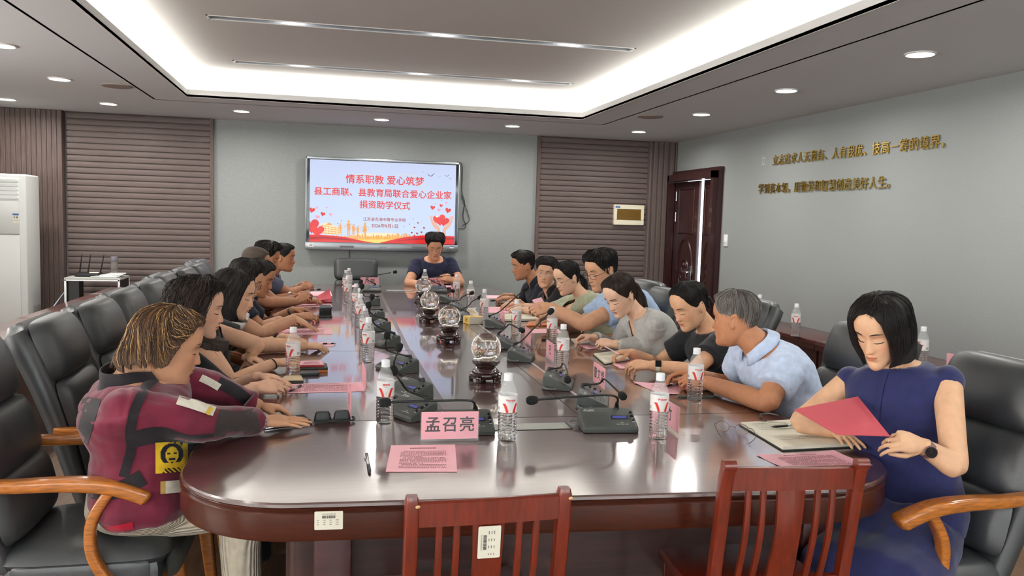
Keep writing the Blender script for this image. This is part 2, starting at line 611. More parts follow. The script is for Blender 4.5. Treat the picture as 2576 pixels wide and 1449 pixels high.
def leaf(y0, y1, name):
    mb = MB()
    c = (y0 + y1) / 2
    w = y1 - y0
    x = XW + .01
    mb.box((x + .02, c, (DH - .08) / 2), (.04, w, DH - .09), 0, None, .004)
    # raised rectangular mouldings, an arch over an oval medallion
    for z0, z1 in ((1.42, 1.96), (.14, .42)):
        pts = [(c - w * .34, z0), (c + w * .34, z0), (c + w * .34, z1), (c - w * .34, z1), (c - w * .34, z0), (c + w * .34, z0)]
        mb.tube([(x, a, b) for a, b in pts], .012, 6)
    mb.tube([(x, c + w * .36 * cos(t), .95 + .40 * sin(t)) for t in [pi * i / 16 for i in range(17)]], .016, 6)
    mb.tube([(x, c + w * .22 * cos(t), .86 + .24 * sin(t)) for t in [2 * pi * i / 32 for i in range(33)]], .014, 6)
    mb.sphere((x, c, .86), (.02, w * .12, .13), 16, 8)
    for i in range(10):
        t = 2 * pi * i / 10
        mb.sphere((x, c + w * .165 * cos(t), .86 + .175 * sin(t)), (.014, w * .04, .035), 8, 6)
    o = struct(name, mb, M_door, None, True)
    hg = MB()
    hy = y0 + .012 if name.endswith('2') else y1 - .012
    for hz in (1.62, 1.88):
        hg.tube([(XW, hy, hz - .06), (XW, hy, hz + .06)], .009, 8)
    hg.build('hinge', M_steel, o)
    return o


leaf(DY0 + .07, GY0, 'door_2')
d3 = leaf(GY1, DY1 - .06, 'door_3')
hd = MB()
hy, hz = GY1 + .10, .92
hd.box((XW - .002, hy, hz - .02), (.012, .05, .26), 0, None, .005)
hd.tube([(XW, hy, hz + .03), (XW - .055, hy, hz + .03), (XW - .06, hy + .02, hz + .03), (XW - .06, hy + .13, hz + .03)], .011, 8)
hd.tube([(XW - .002, hy, hz - .08), (XW - .03, hy, hz - .08)], .014, 10)
hd.build('door_handle', M_chrome, d3)
tag(MB().box((5.3, (GY0 + GY1) / 2 + .7, 1.95), (.02, 1.2, .32)).build('corridor_sign', mat('sign_blue', (36, 92, 190), .5)), 'blue sign seen through the gap of the ajar double door', 'sign')

# ---- ceiling fittings
dl = thing('downlight', 'round recessed downlight nearest the camera along the right wall', 'ceiling light', (3.37, 4.28, CEIL), 0, 'recessed downlights')
MB().lathe([(.088, 0), (.088, -.006), (.078, -.010), (.072, -.004), (.072, .0)], 32).build('trim_ring', M_white, dl)
MB().lathe([(.002, -.003), (.072, -.003)], 32, 0, None, False).build('diffuser', M_led, dl)
ll = area('lamp', (0, 0, -.015), (0, 0, 0), .14, .14, 6.5, (1, .97, .92), radians(172), 'DISK')
ll.parent = dl
DL = [(3.37, 5.73, 'round recessed downlight second from the camera along the right wall'), (3.39, 7.23, 'round recessed downlight third from the camera along the right wall'),
      (3.41, 8.88, 'round recessed downlight in the corner above the ajar double door'), (1.97, 8.99, 'round recessed downlight above the right edge of the grey screen wall'),
      (.54, 9.04, 'round recessed downlight directly above the big display'), (-.89, 8.98, 'round recessed downlight above the left edge of the grey screen wall'),
      (-2.15, 8.96, 'round recessed downlight above the brown slatted panel on the left'), (-2.15, 7.44, 'round recessed downlight left of the cove beside the round ceiling grille'),
      (-2.09, 6.05, 'round recessed downlight cut by the left picture edge, higher one'), (-3.09, 9.05, 'round recessed downlight above the white air conditioner'),
      (3.37, 2.8, 'round recessed downlight on the right, behind the view'), (3.37, 1.2, 'round recessed downlight on the right, far behind the view'),  # these out-of-view downlights are added to light the room
      (-2.09, 4.6, 'round recessed downlight on the left, behind the view'), (-2.09, 3.0, 'round recessed downlight on the left, far behind the view')]
for x, y, lb in DL:
    dup(dl, (x, y, CEIL), 0, lb)
sp = thing('ceiling_speaker', 'round flush speaker grille in the ceiling left of the cove', 'ceiling speaker', (-1.77, 7.66, CEIL), 0, 'round ceiling speakers')
MB().lathe([(.125, 0), (.125, -.006), (.118, -.009)], 40).build('rim', mat('speaker_rim', (150, 138, 130), .6), sp)
MB().lathe([(.118, -.0095), (.06, -.011), (.002, -.012)], 40, 0, None, False).build('grille', mat('speaker_grille', (138, 126, 118), .7, bump=1, bump_scale=300), sp)
dup(sp, (3.03, 7.60, CEIL), 0, 'round flush speaker grille in the ceiling right of the cove')
M_slot = mat('slot_metal', (176, 178, 182), .38, metal=.7)
for i, (a, b, y) in enumerate(SLOTS):
    t = thing('slot_light', ['long recessed slot light in the ceiling tray, nearer the camera', 'long recessed slot light in the ceiling tray, nearer the screen wall'][i], 'ceiling light', ((a + b) / 2, y, TRAY), 0, 'slot lights in the ceiling tray')
    L2 = (b - a) / 2
    mb = MB()
    h, w = .085, SWID / 2
    mb.box((0, w - .002, h / 2), (2 * L2, .006, h)).box((0, -w + .002, h / 2), (2 * L2, .006, h)).box((0, 0, h), (2 * L2, 2 * w, .006))
    mb.box((L2 - .003, 0, h / 2), (.006, 2 * w, h)).box((-L2 + .003, 0, h / 2), (.006, 2 * w, h))
    mb.build('channel', M_slot, t)
    mb = MB()
    mb.box((0, -w - .006, -.002), (2 * L2 + .03, .012, .004)).box((0, w + .006, -.002), (2 * L2 + .03, .012, .004))
    mb.box((-L2 - .006, 0, -.002), (.012, 2 * w + .024, .004)).box((L2 + .006, 0, -.002), (.012, 2 * w + .024, .004))
    mb.build('rim', M_white, t)
    for fx in (-.64, .06, .70):
        lo = MB().lathe([(.018, .0), (.018, .02), (.01, .024)], 16, 0, TR((fx * L2, 0, .058))).build('lamp', M_led, t)
        pl = bpy.data.lights.new('slot_lamp', 'POINT')
        pl.energy = .55
        pl.shadow_soft_size = .012
        po = bpy.data.objects.new('slot_lamp', pl)
        COL.objects.link(po)
        po.location = (fx * L2, 0, .04)
        po.parent = t

# ---- interactive display on the screen wall
TVX0, TVX1, TVZ0, TVZ1 = -.268, 1.519, 1.115, 2.185
tv = thing('display', 'large wall display showing red Chinese title and red ribbon picture', 'display', ((TVX0 + TVX1) / 2, YB, TVZ0))
tw, th = TVX1 - TVX0, TVZ1 - TVZ0
fr = MB()
fr.box((0, -.055, th / 2), (tw, .09, th), 0, None, .012)
fr.build('housing', M_dark, tv)
fr = MB()
fr.box((0, -.103, th - .014), (tw, .012, .028), 0, None, .004)
fr.box((-tw / 2 + .008, -.103, th / 2), (.016, .012, th), 0, None, .004).box((tw / 2 - .008, -.103, th / 2), (.016, .012, th), 0, None, .004)
fr.box((0, -.106, .043), (tw, .02, .086), 0, None, .005)
bz = fr.build('frame', M_alu, tv)
for x in (-.42, .42):
    MB().box((x, -.1165, .04), (.16, .002, .022)).build('speaker_grille', mat('grille_grey', (96, 100, 104), .6, bump=1, bump_scale=700), bz)
MB().text('SEEWO', .026, 0, TR((0, -.1166, .04), pi / 2)).build('brand_mark', M_dark, bz)
pn = MB()
for k in range(3):
    pn.lathe([(.006, 0), (.006, .003)], 10, 0, TR((.76 + .022 * k, -.1162, .022), pi / 2))
pn.build('button', M_black, bz)
pn = MB()
pn.box((-.83, -.1168, .052), (.06, .001, .042))
for k in range(3):
    pn.box((-.83, -.1175, .06 - .01 * k), (.036, .0006, .004), 1)
pn.build('sticker', [M_white, M_black], bz)
MB().box((.815, -.1168, .058), (.05, .001, .022)).box((.815, -.1175, .066), (.05, .0006, .007), 1).build('sticker', [M_white, M_blue], bz)
MB().box((0, -.099, .088 + (th - .116) / 2), (tw - .032, .006, th - .116)).build('bezel_glass', M_glassblk, tv)
SX0, SX1, SZ0, SZ1 = -.222 - (TVX0 + TVX1) / 2, 1.474 - (TVX0 + TVX1) / 2, 1.206 - TVZ0, 2.152 - TVZ0


def emat(name, rgb, s=1.0):
    m = mat(name, rgb, .25, emit=s * .425)
    m.node_tree.nodes['Principled BSDF'].inputs['Base Color'].default_value = (.01, .01, .01, 1)
    return m


def sgrad(name, c0, c1):
    m = emat(name, c0)
    nt = m.node_tree
    tc = nt.nodes.new('ShaderNodeTexCoord')
    sep = nt.nodes.new('ShaderNodeSeparateXYZ')
    nt.links.new(tc.outputs['Generated'], sep.inputs[0])
    mx = nt.nodes.new('ShaderNodeMix')
    mx.data_type = 'RGBA'
    mx.inputs['A'].default_value = (*lin(c0), 1)
    mx.inputs['B'].default_value = (*lin(c1), 1)
    nt.links.new(sep.outputs['Z'], mx.inputs['Factor'])
    nt.links.new(mx.outputs['Result'], nt.nodes['Principled BSDF'].inputs['Emission Color'])
    return m


def spt(x, y):
    """point of the enlarged view of the screen -> local x, z on the screen"""
    u = (x - 108) / 2022
    top, bot = 120 + 87 * u, 1262 + 48 * u
    v = (y - top) / (bot - top)
    return SX0 + u * (SX1 - SX0), SZ1 - v * (SZ1 - SZ0)


sc_ = MB()
sc_.add([(SX0, -.1025, SZ0), (SX1, -.1025, SZ0), (SX1, -.1025, SZ1), (SX0, -.1025, SZ1)], [(0, 1, 2, 3)])
scr = sc_.build('screen', sgrad('screen_sky', (205, 222, 246), (196, 208, 240)), tv)
pic = MB()
_lay = [0]


def spoly(pts, mi):
    _lay[0] += 1
    y = -.1027 - .00006 * _lay[0]
    q = [spt(*p) for p in pts]
    q = [(min(max(a, SX0), SX1), min(max(b, SZ0), SZ1)) for a, b in q]
    pic.add([(a, y, b) for a, b in q], [tuple(range(len(q)))], mi)


def heart(cx, cy, s, mi, rot=0):
    pts = []
    for i in range(28):
        t = 2 * pi * i / 28
        x = 16 * sin(t) ** 3
        y = -(13 * cos(t) - 5 * cos(2 * t) - 2 * cos(3 * t) - cos(4 * t))
        pts.append((cx + s * (x * cos(rot) - y * sin(rot)) / 16, cy + s * (x * sin(rot) + y * cos(rot)) / 16))
    spoly(pts, mi)


def blob(cx, cy, rx, ry, mi, n=18):
    spoly([(cx + rx * cos(2 * pi * i / n), cy + ry * sin(2 * pi * i / n)) for i in range(n)], mi)


# 0 red, 1 light red, 2 pink, 3 orange, 4 yellow, 5 skin, 6 dark text, 7 white, 8 pale heart line, 9 dark red, 10 bird, 11 pale yellow
for (hx, hy, hr) in ((880, 560, 260), (1380, 520, 260)):
    pass
for i in range(40):
    a0, a1 = 2 * pi * i / 40, 2 * pi * (i + 1) / 40
    if i in (28, 29, 30, 31, 11, 12):
        continue
    q = []
    for s, a in ((560, a0), (560, a1), (520, a1), (520, a0)):
        x = 16 * sin(a) ** 3
        y = -(13 * cos(a) - 5 * cos(2 * a) - 2 * cos(3 * a) - cos(4 * a))
        q.append((1120 + s * x / 16, 640 + s * .78 * y / 16))
    spoly(q, 8)
spoly([(560, 1225), (760, 1150), (1000, 1140), (1300, 1150), (1500, 1225), (1480, 1300), (600, 1290)], 11)
spoly([(700, 1240), (860, 1205), (1030, 1195), (1250, 1205), (1420, 1240), (1300, 1310), (800, 1300)], 4)
for x in range(380, 1900, 22):
    h = 20 + 55 * random.random() * (1 if 1120 < x < 1480 else .6)
    spoly([(x, 1235), (x + 16, 1235), (x + 16, 1215 - h), (x, 1215 - h)], 3)
# school building
spoly([(255, 1015), (375, 1000), (430, 1040), (545, 1075), (548, 1165), (300, 1160)], 11)
for k in range(4):
    spoly([(262 + 8 * k, 1030 + 36 * k), (545, 1085 + 24 * k), (545, 1093 + 24 * k), (262 + 8 * k, 1040 + 36 * k)], 3)
for k in range(7):
    x = 275 + 44 * k
    spoly([(x, 1030 + 7 * k), (x + 6, 1030 + 7 * k), (x + 6, 1160), (x, 1160)], 3)
spoly([(320, 1030), (375, 998), (425, 1038)], 3)


def person_shape(x, y, h, mi, skirt=False):
    blob(x, y, h * .075, h * .085, mi)
    if skirt:
        spoly([(x - .07 * h, y + .1 * h), (x + .07 * h, y + .1 * h), (x + .16 * h, y + .55 * h), (x - .18 * h, y + .6 * h)], mi)
    else:
        spoly([(x - .12 * h, y + .12 * h), (x + .12 * h, y + .12 * h), (x + .09 * h, y + .55 * h), (x - .09 * h, y + .55 * h)], mi)
    spoly([(x - .08 * h, y + .5 * h), (x - .01 * h, y + .5 * h), (x - .015 * h, y + h), (x - .065 * h, y + h)], mi)
    spoly([(x + .01 * h, y + .5 * h), (x + .08 * h, y + .5 * h), (x + .065 * h, y + h), (x + .015 * h, y + h)], mi)
    for s in (-1, 1):
        spoly([(x + s * .11 * h, y + .13 * h), (x + s * .15 * h, y + .16 * h), (x + s * .30 * h, y + .36 * h), (x + s * .27 * h, y + .40 * h)], mi)


for x, y, h, sk in ((525, 1020, 130, 0), (638, 985, 210, 0), (705, 1030, 170, 0), (765, 1055, 140, 0), (862, 1015, 190, 1)):
    person_shape(x, y, h, 3, sk)
for x, y, s, mi in ((140, 825, 42, 0), (205, 795, 18, 2), (338, 792, 14, 2), (288, 880, 33, 0), (393, 886, 25, 2), (216, 920, 32, 2),
                    (1842, 738, 13, 2), (1925, 765, 24, 0), (2000, 728, 19, 2), (1805, 792, 34, 0), (1895, 825, 25, 2), (2026, 832, 42, 0),
                    (1602, 1005, 14, 9), (1553, 1068, 14, 9), (1688, 1075, 15, 9), (1516, 1140, 15, 9), (1590, 1152, 15, 9), (1652, 1135, 15, 9), (1555, 1185, 13, 9), (1842, 1158, 16, 0)):
    heart(x, y, s, mi, .2)
for x, y in ((540, 968), (488, 1010), (1535, 950), (1483, 1022), (1405, 1052), (1930, 690)):
    blob(x, y, 6, 6, 6, 8)
heart(130, 1040, 110, 0, -.1)
heart(215, 1110, 92, 1, .1)
# cupped hands holding two hearts
for s in (-1, 1):
    cx = 1935
    w = [(1768, 912), (1785, 905), (1810, 970), (1838, 1010), (1895, 1050), (1918, 1090), (1918, 1200), (1872, 1200), (1872, 1105), (1820, 1060), (1790, 1000)]
    if s == 1:
        w = [(2 * 1935 - x + 4, y + 5) for x, y in w]
    spoly(w, 5)
    for k in range(3):
        a = [(1800 + 14 * k, 905 + 22 * k), (1812 + 14 * k, 903 + 22 * k), (1850 + 10 * k, 1010 + 10 * k), (1832 + 10 * k, 1015 + 10 * k)]
        if s == 1:
            a = [(2 * 1935 - x + 4, y + 5) for x, y in a]
        spoly(a, 5)
heart(1905, 960, 88, 1, -.15)
heart(1972, 985, 72, 0, .15)
blob(1868, 915, 20, 12, 7)
# red ribbon across the bottom
rb = [(100, 1165), (230, 1168), (430, 1180), (620, 1205), (820, 1252), (1000, 1283), (1090, 1300), (100, 1275)]
spoly(rb, 0)
rb = [(1060, 1283), (1200, 1250), (1400, 1205), (1620, 1182), (1850, 1178), (2125, 1192), (2125, 1312), (1100, 1290)]
spoly(rb, 0)
spoly([(100, 1200), (300, 1196), (600, 1222), (820, 1262), (560, 1240), (300, 1222), (100, 1232)], 9)
spoly([(1250, 1262), (1500, 1226), (1800, 1210), (2125, 1216), (2125, 1240), (1800, 1232), (1500, 1246)], 9)
spoly([(120, 1250), (400, 1240), (700, 1268), (400, 1256), (120, 1262)], 1)
# birds
for x, y, s in ((1652, 300, 20), (1770, 350, 66), (1895, 368, 16), (2000, 355, 42), (2050, 392, 26)):
    spoly([(x - s, y - s * .5), (x, y + s * .05), (x, y + s * .22), (x - s * .4, y)], 10)
    spoly([(x, y + s * .05), (x + s, y - s * .7), (x + s * .35, y), (x, y + s * .22)], 10)


def stext(s, x, y, w, mi, bold):
    a, b = spt(x, y)
    wm = w / 2022 * (SX1 - SX0)
    t0 = len(pic.v)
    pic.text(s, .1, mi, None, 0, 'CENTER', 0, 1, 1, bold)
    vs = pic.v[t0:]
    mn, mx = min(v[0] for v in vs), max(v[0] for v in vs)
    k = wm / (mx - mn)
    zc = (min(v[1] for v in vs) + max(v[1] for v in vs)) / 2
    _lay[0] += 1
    yy = -.1027 - .00006 * _lay[0]
    sl = .0115  # the slide itself hangs level
    pic.v[t0:] = [(a + (v[0] - (mn + mx) / 2) * k, yy - v[2], b + (v[1] - zc) * k * 1.0) for v in vs]


stext('情系职教 爱心筑梦', 1133, 410, 1085, 0, .0016)
stext('县工商联、县教育局联合爱心企业家', 1120, 590, 1905, 0, .0016)
stext('捐资助学仪式', 1135, 755, 705, 0, .0016)
stext('江苏省东海中等专业学校', 1133, 958, 595, 9, .0012)
stext('2026年9月1日', 1135, 1045, 370, 9, .0012)
pic.build('screen_picture', [emat('scr_red', (226, 38, 40)), emat('scr_lred', (240, 52, 48)), emat('scr_pink', (238, 160, 196)), emat('scr_orange', (238, 160, 60)), emat('scr_yellow', (252, 220, 110)),
                             emat('scr_skin', (232, 178, 156)), emat('scr_dark', (70, 60, 80)), emat('scr_white', (250, 250, 252)), emat('scr_pale', (208, 214, 226)), emat('scr_dred', (172, 24, 36)), emat('scr_bird', (96, 84, 110)), emat('scr_pyel', (246, 232, 190))], scr, False)
# cables beside and below the display
cb = MB()
cb.tube(catmull([(1.50, YB - .03, 2.20), (1.56, YB - .02, 2.15), (1.565, YB - .015, 1.85), (1.60, YB - .015, 1.72), (1.585, YB - .015, 1.55), (1.62, YB - .015, 1.42), (1.53, YB - .015, 1.40)], 8), .004, 6)
cb.tube(catmull([(1.56, YB - .015, 1.80), (1.63, YB - .015, 1.62), (1.66, YB - .015, 1.50), (1.58, YB - .015, 1.44)], 8), .004, 6)
tag(cb.build('display_cable', M_black), 'loose black cables hanging beside the right edge of the display', 'cable')
tag(MB().tube(catmull([(.235, YB - .012, 1.12), (.236, YB - .01, .9), (.234, YB - .01, .6)], 4), .004, 6).build('power_cable', M_black), 'thin black cable running down the wall below the display', 'cable')

# ---- distribution box, light switch
bx = thing('distribution_box', 'cream electrical distribution box with amber window on the slatted panel', 'electrical box', (3.69, YB - .04, 1.625))
b = MB()
for c, s in (((0, -.02, .1), (.40, .05, .055)), ((0, -.02, -.095), (.40, .05, .06)), ((-.18, -.02, .005), (.04, .05, .14)), ((.18, -.02, .005), (.04, .05, .14)), ((0, .0, 0), (.39, .02, .24))):
    b.box(c, s, 0, None, .004, 1)
b.build('cover', M_cream, bx)
b = MB()
for k in range(12):
    b.box((-.14 + .0255 * k, -.016, .01), (.022, .02, .07), 0, None, .003, 1).box((-.14 + .0255 * k, -.028, .014), (.009, .012, .018), 1)
b.build('breaker', [M_dark, M_black], bx)
MB().box((0, -.036, .005), (.32, .004, .13)).build('window', mat('amber_window', (206, 160, 84), .15, trans=.75, ior=1.1), bx)
MB().box((-.155, -.0465, .10), (.06, .002, .022), 0).text('CHNT', .014, 1, TR((-.155, -.048, .10), pi / 2)).build('badge', [M_blue, M_white], bx)
sw = thing('light_switch', 'white light switch on the grey wall beside the double door', 'light switch', (4.3, 8.3883, 1.3628))
MB().box((-.006, 0, 0), (.012, .086, .13), 0, None, .004).build('plate', M_white, sw)
MB().box((-.014, 0, .0), (.006, .06, .05), 0, None, .002).build('rocker', M_cap, sw)

# ---- gold lettering on the right wall
WM = Matrix(((0, 0, -1, 0), (-1, 0, 0, 0), (0, 1, 0, 0), (0, 0, 0, 1)))


def wall_line(s, p0, p1, size, label):
    t = thing('wall_lettering', label, 'wall lettering', p0, 0, 'gold slogan lines')
    n = len(s)
    d = V(p1) - V(p0)
    for i, ch in enumerate(s):
        if ch == ' ':
            continue
        q = d * (i / (n - 1))
        mb = MB().text(ch, size, 0, Matrix.Translation((-.012, q.y, q.z)) @ WM, .005, 'CENTER', 0)
        mb.build('character', M_gold, t, False)
    return t


wall_line('立志追求人无我有、人有我优、技高一筹的境界，', (4.3, 7.424, 2.1757), (4.3, 5.1149, 2.1674), .106, 'upper line of gold Chinese characters on the grey right wall')
wall_line('学到真本领，用勤劳和智慧创造美好人生。', (4.3, 7.6708, 1.9023), (4.3, 5.6786, 1.8957), .106, 'lower line of gold Chinese characters on the grey right wall')
tag(MB().text('立', .1, 0, Matrix.Translation(V((4.3, 7.6692, 2.1872)) + V(-.002, 0, 0)) @ WM, .001).build('character_residue', mat('residue', (186, 184, 178), .8), None, False), 'faint outline of a missing character left of the upper slogan line', 'wall mark')

# ---------------------------------------------------------------- conference table and wall desks
TZ = .76


def round_poly(pts, n=8):
    """pts: (x, y, r) corners, rounded"""
    out = []
    m = len(pts)
    for i, (x, y, r) in enumerate(pts):
        p = V(x, y)
        a = (V(*pts[i - 1][:2]) - p).normalized()
        b = (V(*pts[(i + 1) % m][:2]) - p).normalized()
        if r <= 0:
            out.append((x, y))
            continue
        ang = a.angle(b)
        d = min(r / math.tan(ang / 2), r * 3)
        c = p + (a + b).normalized() * (r / sin(ang / 2))
        s, e = p + a * d, p + b * d
        for k in range(n + 1):
            t = k / n
            q = s.lerp(e, t)
            q = c + (q - c).normalized() * r
            out.append((q.x, q.y))
    return out


tb = thing('conference_table', 'long dark red lacquered conference table with rounded corners', 'table', (.7, 5.7, 0))
O = V(.7, 5.7, 0)
outl = round_poly([(-.418, 2.195, .36), (1.815, 2.07, .36), (1.80, 9.28, .42), (-.44, 9.20, .42)], 14)
outl = [(x - O.x, y - O.y) for x, y in outl]


def inset(poly, d):
    n = len(poly)
    out = []
    for i in range(n):
        a, b, c = V(*poly[i - 1]), V(*poly[i]), V(*poly[(i + 1) % n])
        t = (c - a).normalized()
        out.append((b.x - t.y * d, b.y + t.x * d))
    return out


top = MB()
top.loft([[(x, y, TZ - .012) for x, y in outl], [(x, y, TZ - .004) for x, y in inset(outl, .001)], [(x, y, TZ) for x, y in inset(outl, .006)]], 0)
top.build('tabletop', M_top, tb, True, 30)
ed = MB()
prof = [(.02, TZ - .110), (.004, TZ - .105), (.0, TZ - .095), (.0, TZ - .03), (.006, TZ - .024), (.004, TZ - .018), (-.003, TZ - .014), (.002, TZ - .0125)]
ed.loft([[(x, y, z) for x, y in inset(outl, d)] for d, z in prof], 0)
ed.build('edge_band', M_edge, tb, True, 30)
bs = MB()
ib = inset(outl, .30)
bs.loft([[(x, y, 0) for x, y in ib], [(x, y, TZ - .11) for x, y in ib]], 0)
bs.build('base_cabinet', M_base, tb, True, 30)
pn = MB()
fy = 2.48 - O.y
for x0, x1 in ((-.02, .42), (.46, 1.02), (1.06, 1.44)):
    c = ((x0 + x1) / 2 - O.x)
    w = x1 - x0
    yo = -.012 - (c) * .05
    for cc, s in (((c, fy + yo, .585), (w, .02, .03)), ((c, fy + yo, .20), (w, .02, .03)), ((c - w / 2 + .015, fy + yo, .39), (.03, .02, .40)), ((c + w / 2 - .015, fy + yo, .39), (.03, .02, .40))):
        pn.box(cc, s, 0, None, .005, 1)
pn.build('base_panel', M_base, tb)
for x in (.02, 1.60):
    MB().box((x - O.x, 2.42 - O.y, .325), (.11, .10, .65), 0, None, .01).build('pedestal', M_deskp, tb)


def strip(pts, w, z, mi, mb, h=.0012):
    for a, b in zip(pts[:-1], pts[1:]):
        a, b = V(*a), V(*b)
        d = (b - a).normalized()
        nrm = V(-d.y, d.x) * w / 2
        q = [a - nrm, b - nrm, b + nrm, a + nrm]
        mb.loft([[(p.x - O.x, p.y - O.y, z) for p in q], [(p.x - O.x, p.y - O.y, z + h) for p in q]], mi)


sm = MB()
strip([(-.41, 3.06), (1.80, 3.02)], .004, TZ, 0, sm, .0005)
strip([(-.42, 8.22), (1.79, 8.24)], .005, TZ, 0, sm, .0005)
strip([(-.42, 4.66), (.45, 4.66)], .003, TZ, 0, sm, .0005)
strip([(.99, 4.66), (1.80, 4.66)], .003, TZ, 0, sm, .0005)
strip([(.97, 3.04), (.97, 8.23)], .004, TZ, 0, sm, .0005)
sm.build('seam', M_seam, tb)
il = MB()
strip([(.462, 3.05), (.455, 4.66)], .030, TZ, 0, il)
strip([(.450, 4.665), (.505, 8.22)], .026, TZ, 0, il)
il.build('inlay_strip', M_trim, tb)
il = MB()
strip([(1.07, 3.3), (1.06, 7.9)], .012, TZ, 0, il, .001)
il.build('cable_channel', mat('channel_white', (196, 192, 196), .3, metal=.3), tb)
for c, w, d in ((V((0.7274, 2.8938, 0.76)), .30, .085), (V((0.7178, 8.5125, 0.76)), .27, .10)):
    mb = MB().box((c.x - O.x, c.y - O.y, TZ + .001), (w, d, .004), 0, None, .001, 1)
    mb.box((c.x - O.x, c.y - O.y, TZ + .0005), (w + .012, d + .012, .002), 1)
    mb.build('socket_cover', [M_socket, M_seam], tb)
# asset label stuck on the front edge
def asset_label(parent, M, name='asset_label'):
    mb = MB()
    mb.prism(rrect(.074, .050, .003), 0, .0006, 0, M)
    mb.text('江苏省东海中等专业学校', .0034, 1, M @ TR((0, .017, .0009)))
    rnd = random.Random(3)
    x = -.017
    while x < .017:
        w = rnd.choice((.0005, .0009, .0014))
        mb.box((x, .0095, .0009), (w, .0075, .0003), 1, M)
        x += w + rnd.choice((.0007, .0012))
    for px_, ws in ((-.026, 2), (-.010, 3), (.006, 3), (.022, 4)):
        for py_ in (.001, -.005, -.011):
            for k in range(ws):
                mb.box((px_ + .002 * k - .003, py_, .0009), (.0014, .0015, .0003), 1, M)
    return mb.build(name, [M_page, M_ink], parent, False)


asset_label(tb, Matrix.Translation(V((0.007, 2.172, 0.7128)) - O + V(0, -.003, 0)) @ Matrix.Rotation(-.055, 4, 'Z') @ Matrix.Rotation(pi / 2, 4, 'X'))

# ---- desks along the side walls
def wall_desk(name, x0, x1, y0, y1, z, label, group, front):
    t = thing(name, label, 'desk', ((x0 + x1) / 2, (y0 + y1) / 2, 0), 0, group)
    w, l = x1 - x0, y1 - y0
    MB().box((0, 0, z - .0175), (w, l - .004, .035), 0, None, .006).build('desktop', M_desk, t)
    MB().box((front * (w / 2 - .05), 0, (z - .035) / 2), (.02, l - .03, z - .035)).build('modesty_panel', M_deskp, t)
    mb = MB()
    mb.box((front * (w / 2 - .012), 0, z - .055), (.018, l - .01, .05), 0, None, .004, 1)
    mb.build('edge_rail', M_deskp, t)
    for s in (-1, 1):
        MB().box((-front * .02, s * (l / 2 - .025), (z - .035) / 2), (w - .06, .03, z - .035)).build('side_panel', M_deskp, t)
    return t


LDY = [3.1, 4.75, 6.4, 7.7, 9.0]
for i in range(4):
    wall_desk('side_desk', -2.16, -1.78, LDY[i], LDY[i + 1], .725, ['low dark red desk along the left aisle, nearest the camera', 'low dark red desk along the left aisle, in front of the air conditioner', 'low dark red desk along the left aisle, third from the camera', 'low dark red desk along the left aisle, in front of the equipment rack'][i], 'desks along the left aisle', 1)
RDY = [1.2, 2.75, 4.33, 5.9, 7.4]
for i in range(4):
    wall_desk('side_desk', 3.84, 4.285, RDY[i], RDY[i + 1], .62, ['dark red desk along the right wall, cut by the right picture edge', 'dark red desk along the right wall, carrying the pink name card', 'dark red desk along the right wall, second from the name card', 'dark red desk along the right wall, nearest the double door'][i], 'desks along the right wall', -1)

# ---- standing air conditioner
ac = thing('air_conditioner', 'tall white floor-standing air conditioner at the left edge', 'air conditioner', (-3.225, 9.28, 0))
AW, AD, AH = .55, .40, 1.835
MB().box((0, 0, AH / 2), (AW, AD, AH), 0, None, .02, 3).build('body', M_acw, ac)
MB().box((-.025, -AD / 2 - .006, .66), (AW - .07, .014, 1.14), 0, None, .005).build('lower_panel', M_acw, ac)
mb = MB().box((-.025, -AD / 2 - .006, 1.405), (AW - .07, .014, .33), 0, None, .005)
mb.box((-.025, -AD / 2 - .001, 1.235), (AW - .075, .012, .006), 1)
mb.build('front_panel', [M_acw, M_lgrey], ac)
mb = MB().box((-.025, -AD / 2 - .002, 1.685), (AW - .07, .01, .21), 0)
for k in range(5):
    mb.box((-.025, -AD / 2 - .008, 1.60 + .042 * k), (AW - .075, .014, .034), 0, TR((0, 0, 0)), .004, 1)
mb.build('louvre_panel', mat('louvre_white', (222, 226, 224), .45), ac)
mb = MB().box((.185, -AD / 2 - .0138, 1.40), (.055, .001, .095), 0).box((.185, -AD / 2 - .0145, 1.435), (.055, .0006, .018), 1).box((.172, -AD / 2 - .0145, 1.405), (.012, .0006, .02), 2).box((.196, -AD / 2 - .0145, 1.405), (.02, .0006, .02), 2).box((.185, -AD / 2 - .0145, 1.375), (.05, .0006, .002), 1)
mb.build('energy_label', [M_page, M_blue, M_lgrey], ac)
mb = MB()
mb.text('MIDEA', .012, 0, TR((-.02, -AD / 2 - .014, 1.40), pi / 2))
for k in range(3):
    for j in range(2):
        mb.box((-.045 + .03 * k, -AD / 2 - .0135, 1.235 + .018 * j + .02), (.018, .0008, .008), 1)
mb.build('panel_marking', [M_dark, mat('pale_mark', (200, 200, 196), .5)], ac)

